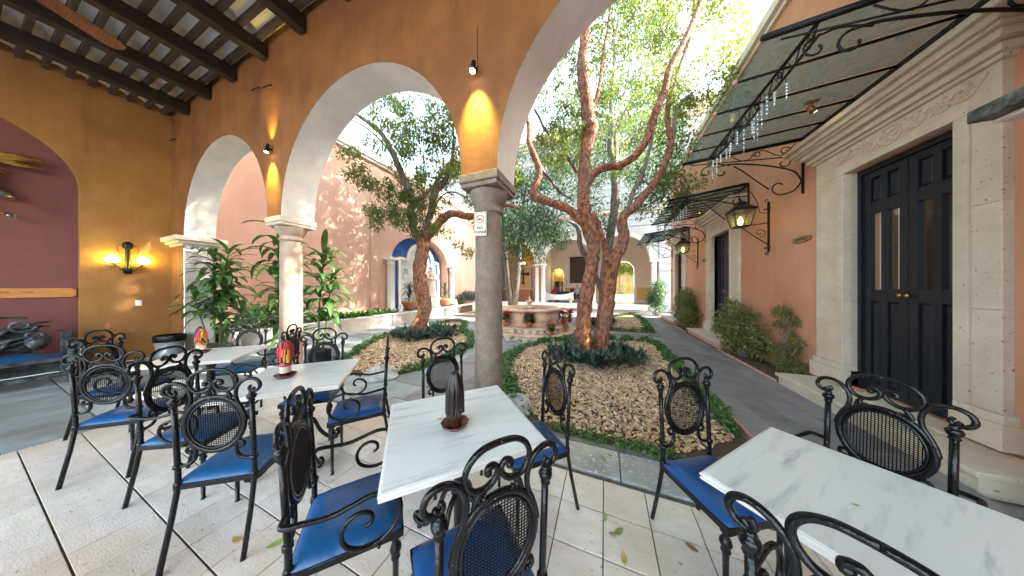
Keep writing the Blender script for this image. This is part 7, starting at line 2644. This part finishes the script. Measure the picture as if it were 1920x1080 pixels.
e1 = smooth_path([(-.95, 2.62), (-1.30, 3.15), (-1.76, 4.1), (-1.94, 4.75), (-1.88, 5.46), (-1.60, 6.2), (-1.02, 6.72), (.08, 7.2), (1.0, 7.52), (1.28, 7.3)], 4)
edging(e1, 'edging_plants', 'low green edging along the back and left of the middle gravel bed', 41, .13, .13, 1500)
edging([(1.28, 7.3), (1.30, 5.4), (1.22, 3.1)], 'edging_plants', 'low green edging between the middle gravel bed and the slate path', 42, .12, .12, 1600)
edging([(-.50, 2.50), (0.0, 2.47), (.62, 2.50)], 'edging_plants', 'sparse creeping greenery along the stone sill of the middle bed', 43, .05, .05, 700, .042)
b2 = BED2[8:] + BED2[:1]
edging([((p[0] + 5.0) * .96 - 5.0, (p[1] - 5.5) * .96 + 5.5) for p in BED2[6:60]], 'edging_plants', 'low green edging round the left gravel bed', 44, .13, .13, 1300)
edging([(-.75, 9.25), (.45, 9.15), (1.5, 9.3), (1.62, 12.5), (1.6, 15.2)], 'edging_plants', 'green edging round the small bed beyond the cross walk', 45, .13, .13, 1300)
edging([(-.75, 9.3), (-.7, 10.6), (-.05, 12.1), (.5, 13.4), (1.5, 15.2)], 'edging_plants', 'green edging at the back of the small far bed', 46, .14, .13, 900)
edging([(-4.8, 10.8), (-3.9, 12.2), (-4.4, 14.3), (-6.5, 14.4)], 'edging_plants', 'green edging of the bed at the slim grey trunks', 47, .16, .2, 900)


def boat_lilies(cx, cy, rx, ry, n, label, seed, size=.30):
    """a bed of strap leaved rosettes"""
    rg = random.Random(seed)
    q = MB()
    for _ in range(n):
        a, d_ = rg.uniform(0, 6.283), math.sqrt(rg.uniform(.05, 1))
        x, y = cx + math.cos(a) * rx * d_, cy + math.sin(a) * ry * d_
        h = rg.uniform(.0, .12)
        for i in range(rg.randint(8, 12)):
            blade(q, (x, y, .03 + h), rg.uniform(0, 6.283), rg.uniform(.35, 1.35), size * rg.uniform(.7, 1.15), .017, rg.uniform(.4, 1.2), 3, .5)
    o = q.build('boat_lilies', 'leaf_boat')
    tag(o, label, 'ground cover', kind='stuff')
    return o


boat_lilies(-.22, 5.25, .95, .85, 150, 'dark green and purple strap leaved plants round the foot of the twin trunked tree', 51)
boat_lilies(-5.35, 5.85, 1.05, .95, 160, 'dark strap leaved plants round the foot of the left leaning tree', 52)
boat_lilies(-.25, 10.1, .7, .6, 50, 'dark strap leaved plants in the small bed beyond the cross walk', 53)


def bush(name, label, x, y, blobs, n, size, m_, seed, cat='shrub', stems=6, asp=.4):
    t = thing(name, label, cat, (x, y, 0))
    rg = random.Random(seed)
    q = MB()
    cs = [(x + b_[0], y + b_[1], b_[2]) for b_ in blobs]
    for c in cs:
        q.tube(smooth_path([(x + rg.uniform(-.1, .1), y + rg.uniform(-.15, .15), 0), ((x + c[0]) / 2 + rg.uniform(-.08, .08), (y + c[1]) / 2 + rg.uniform(-.1, .1), c[2] * .5), c], 4), [.016, .006], 5)
        for _ in range(5):
            e = (c[0] + rg.uniform(-.25, .25), c[1] + rg.uniform(-.25, .25), c[2] + rg.uniform(-.2, .3))
            q.tube([c, e], [.006, .002], 4)
    q.build('stems', 'bark_grey', t)
    leaves('foliage', cs, [b_[3] for b_ in blobs], n, size, m_, seed, t, droop=.1, aspect=asp)
    return t


bush('leafy_shrub', 'large light green shrub against the orange wall before the middle door', 2.92, 6.75,
     [(.0, .35, .35, .34), (-.05, .55, .62, .34), (0, .75, .85, .34), (-.08, .2, .65, .32), (.05, -.1, .45, .30), (-.1, .0, .80, .26), (0, .5, 1.02, .26), (.05, -.35, .30, .26), (.05, -.25, .62, .24), (.02, .15, 1.00, .2), (0, .3, .12, .3), (-.02, .95, .50, .28), (0, -.5, .5, .2), (.02, .65, 1.2, .14), (.05, -.15, .95, .15)],
     6200, .060, 'leaf_shrub', 61, asp=.5)
bush('wall_climber', 'thin straggly climbing plant on the orange wall left of the nearest door', 3.05, 5.75,
     [(.05, .25, 1.10, .14), (.05, .1, 1.12, .10), (.06, -.05, .95, .12), (.06, -.02, .70, .10), (.02, -.1, .45, .14), (-.05, .0, .25, .18), (.02, -.2, .15, .2), (.06, .3, .85, .10), (.0, .2, .4, .12), (.05, -.22, .60, .08)],
     2600, .045, 'leaf_shrub', 62, asp=.5)
bush('leafy_shrub', 'medium green shrub between the middle door and the farthest door', 2.92, 10.6,
     [(0, .0, .4, .42), (-.05, .4, .6, .42), (0, -.3, .6, .40), (0, .1, 1.0, .40), (0, .5, 1.1, .32), (-.05, -.15, 1.3, .25), (0, .3, 1.45, .18)],
     4500, .075, 'leaf_shrub', 63, asp=.5)
bush('dark_bush', 'dark glossy bush beside the right lobby column', 2.75, 15.2,
     [(0, 0, .5, .5), (-.05, .2, .9, .5), (0, -.1, 1.35, .48), (.1, .1, 1.7, .4), (-.1, 0, 1.1, .5)], 3200, .11, 'leaf_dark', 64, asp=.5)
bush('dark_bush', 'dark bush in the planter to the right of the niche', -9.0, 13.4,
     [(0, -.6, .8, .35), (0, 0, .95, .40), (0, .5, 1.05, .42), (0, 1.0, 1.0, .4), (-.05, 1.5, .95, .4)], 3600, .10, 'leaf_boat', 65, asp=.3)


def planter_plants(y0, y1, n, label, seed, x0=-9.2, x1=-8.35, ln=.36):
    rg = random.Random(seed)
    q = MB()
    for _ in range(n):
        x, y = rg.uniform(x0, x1), rg.uniform(y0, y1)
        for i in range(11):
            blade(q, (x, y, .42 + rg.uniform(0, .1)), rg.uniform(0, 6.283), rg.uniform(.1, 1.2), ln * rg.uniform(.6, 1.1), .034, rg.uniform(.7, 1.5), 3, .35)
    o = q.build('planter_foliage', 'leaf_hedge')
    tag(o, label, 'ground cover', kind='stuff')


planter_plants(3.8, 7.3, 62, 'bright green lily leaves in the planter under the pink wall', 71)
planter_plants(2.6, 3.8, 16, 'green lily leaves in the planter behind the pale column', 72)
planter_plants(12.5, 13.2, 6, 'small leaf tuft in the planter by the right niche column', 73)


def palm(name, label, x, y, canes, seed, pot=None, ln=.5, w=.030):
    """dracaena-like cluster of canes, whorls of drooping leaves up each cane"""
    t = thing(name, label, 'potted plant', (x, y, 0))
    rg = random.Random(seed)
    if pot:
        MB().bb(x - pot, x + pot, y - pot * .7, y + pot * .7, 0, .30).build('pot', 'planter_stone' if pot > .3 else 'carved_grey', t, bevel=.01)
        MB().bb(x - pot + .03, x + pot - .03, y - pot * .7 + .03, y + pot * .7 - .03, .30, .303).build('soil', 'soil', t)
    qs, ql = MB(), MB()
    for dx, dy, h, lean, z0, dens in canes:
        top = (x + dx + lean[0], y + dy + lean[1], h)
        pts = smooth_path([(x + dx * .5, y + dy * .5, .2), (x + dx, y + dy, h * .5), top], 5)
        qs.tube(pts, [.018, .010], 6)
        n = int((h - z0) / .060 * dens)
        for i in range(n):
            t_ = i / max(1, n - 1)
            zz = z0 + (h - z0) * t_
            p = min(pts, key=lambda p_: abs(p_[2] - zz))
            a = i * 2.4 + rg.uniform(-.3, .3)
            for k in range(2):
                blade(ql, (p[0], p[1], zz), a + k * math.pi + rg.uniform(-.4, .4), rg.uniform(.2, 1.05) + .35 * t_ ** 4, ln * rg.uniform(.8, 1.35) * (1 - .15 * t_), w * 1.15, rg.uniform(1.1, 2.5), 6, .25)
    qs.build('cane', 'leaf_palm', t)
    ql.build('foliage', 'leaf_palm', t)
    return t


palm('corn_palm', 'broad leafy corn plant in a stone trough beside the left pier', -8.02, 2.28,
     [(-.12, 0, 2.25, (.0, 0), .95, 1.1), (.12, .06, 2.35, (.1, .05), 1.3, 1.1), (.28, 0, 1.9, (.15, 0), .8, 1.0), (-.28, -.1, 1.35, (-.30, -.05), .9, .9), (.3, .1, 1.1, (.3, .1), .5, 1.0)], 81, .30, .60, .046)
palm('corn_palm', 'tall slender corn plant standing just left of the pale column', -6.22, 2.62,
     [(.0, 0, 2.80, (-.05, .0), 1.9, 1.3), (-.05, .05, 1.9, (-.25, 0), 1.3, .8), (.12, .0, 1.6, (.05, -.05), .75, 1.1), (.2, .1, 1.2, (.1, 0), .3, 1.2)], 82, .20, .62, .050)
palm('corn_palm', 'corn plant rising behind the right side of the pale column', -5.42, 2.86,
     [(.05, .0, 2.25, (.15, 0), 1.3, 1.2), (.1, .1, 1.7, (.15, 0), .9, 1.0)], 83, .20, .55, .046)

bush('leafy_shrub', 'low leafy green plants behind the corn palms in the planter corner', -8.7, 3.4,
     [(0, .0, .8, .30), (.1, -.4, .9, .28), (0, .5, .75, .30), (.2, .2, 1.0, .22)], 1500, .13, 'leaf_palm', 66, asp=.3)

# a rough boulder at the near end of the left bed, and one by the middle bed
for x, y, s_, lb in ((-3.62, 2.85, (.30, .26, .16), 'rough pale boulder at the near end of the left gravel bed'), (-1.05, 2.75, (.22, .26, .13), 'rough grey boulder in the corner of the middle bed behind the table')):
    rs = np.random.RandomState(int(abs(x) * 100))
    q = MB()
    vs, fs = [], []
    for j in range(9):
        for i in range(14):
            a, b_ = 2 * math.pi * i / 14, math.pi * j / 8
            k = 1 + rs.uniform(-.12, .12)
            vs.append((x + s_[0] * math.sin(b_) * math.cos(a) * k, y + s_[1] * math.sin(b_) * math.sin(a) * k, .03 + s_[2] * math.cos(b_) * k))
    for j in range(8):
        for i in range(14):
            fs.append((j * 14 + i, (j + 1) * 14 + i, (j + 1) * 14 + (i + 1) % 14, j * 14 + (i + 1) % 14))
    q.add(vs, fs, False)
    tag(q.build('boulder', 'slab_stone'), lb, 'rock')

# ================================================================== FALLEN LEAVES


def fallen(x, y, z, ln, rz, m_, label, curl=.25):
    q = MB()
    n = 6
    vs, fs = [], []
    ca, sa = math.cos(rz), math.sin(rz)
    for i in range(n + 1):
        t = i / n
        w = ln * .24 * math.sin(math.pi * t) ** .8
        u = (t - .5) * ln
        zz = z + .003 + curl * ln * (t - .5) ** 2
        for s_, dz in ((1, .012 * ln * 10 * curl), (0, 0), (-1, .012 * ln * 10 * curl)):
            vs.append((x + u * ca - s_ * w * sa, y + u * sa + s_ * w * ca, zz + dz * w * 6))
    for i in range(n):
        for k in range(2):
            fs.append((i * 3 + k, i * 3 + k + 1, i * 3 + k + 4, i * 3 + k + 3))
    q.add(vs, fs, True)
    q.tube([(x - ln * .62 * ca, y - ln * .62 * sa, z + .006 + curl * ln * .35), (x - ln * .5 * ca, y - ln * .5 * sa, z + .003 + curl * ln * .25)], .0012, 4)
    o = q.build('fallen_leaf', m_)
    tag(o, label, 'leaf', 'leaves fallen on the paving')
    return o


LV = [(0.081, 1.606, .075, .9, 'fallen_leaf_green', 'pale green fallen leaf on the middle tiles before the stone sill'),
      (0.101, 1.459, .07, 1.6, 'fallen_leaf', 'pale tan fallen leaf on the tiles, nearest the bottom edge in the middle'),
      (0.48, 1.67, .07, -.5, 'fallen_leaf_brown', 'orange brown fallen leaf alone on a tile left of the right table'),
      (0.046, 1.578, .05, .3, 'fallen_leaf', 'small curled fallen leaf beside the pale green one'),
      (-1.848, 0.755, .085, 1.2, 'fallen_leaf_green', 'yellow green fallen leaf between the left foreground chairs'),
      (-2.097, 0.676, .07, .1, 'fallen_leaf', 'dull olive fallen leaf under the large left chair'),
      (-0.014, 2.232, .07, -.9, 'fallen_leaf', 'yellow fallen leaf on the stone sill'),
      (0.045, 2.298, .05, -.1, 'fallen_leaf_green', 'small pale leaf on the stone sill'),
      (-0, 1.668, .06, 1.5, 'fallen_leaf_green', 'little green leaf lying in a tile joint'),
      (1.532, 3.821, .07, .3, 'fallen_leaf_brown', 'orange fallen leaf on the slate path behind the right chair'),
      (1.845, 4.935, .08, .2, 'fallen_leaf_brown', 'brown fallen leaf on the middle of the slate path'),
      (1.545, 3.483, .05, .8, 'fallen_leaf_green', 'tiny green leaf on the slate path near the right table')]
for x, y, ln, rz, m_, lb in LV:
    sill_ = 2.04 < y < 2.38
    fallen(x, y, .010 if sill_ else .002, ln, rz, m_, lb)
rg = random.Random(99)
q = MB()
lf = []
for _ in range(46):
    x, y = rg.uniform(1.45, 2.6), rg.uniform(3.2, 15)
    lf.append((x, y, .012))
for _ in range(520):
    p = (rg.uniform(-1.9, 1.35), rg.uniform(2.5, 7.4))
    if inside(p, BED1):
        lf.append((p[0], p[1], .048))
for _ in range(300):
    p = (rg.uniform(-6.8, -3.2), rg.uniform(2.8, 8.6))
    if inside(p, BED2):
        lf.append((p[0], p[1], .050))
o = leaves('leaf_litter', lf, [.004] * len(lf), 640, .055, 'fallen_leaf', 91, None, droop=0, aspect=.45, squash=(1, 1, .2), dens=[1] * len(lf))
tag(o, 'yellow and brown fallen leaves scattered over gravel and path', 'leaf litter', kind='stuff')
fallen(-0.922, 1.127, .7565, .035, .4, 'fallen_leaf', 'tiny yellow leaf on the centre table beside the candle saucer', .1)
fallen(0.849, 1.247, .7565, .022, .2, 'fallen_leaf_green', 'tiny dark green scrap of leaf on the right table', .1)
# planter soil edging leaves under the climber
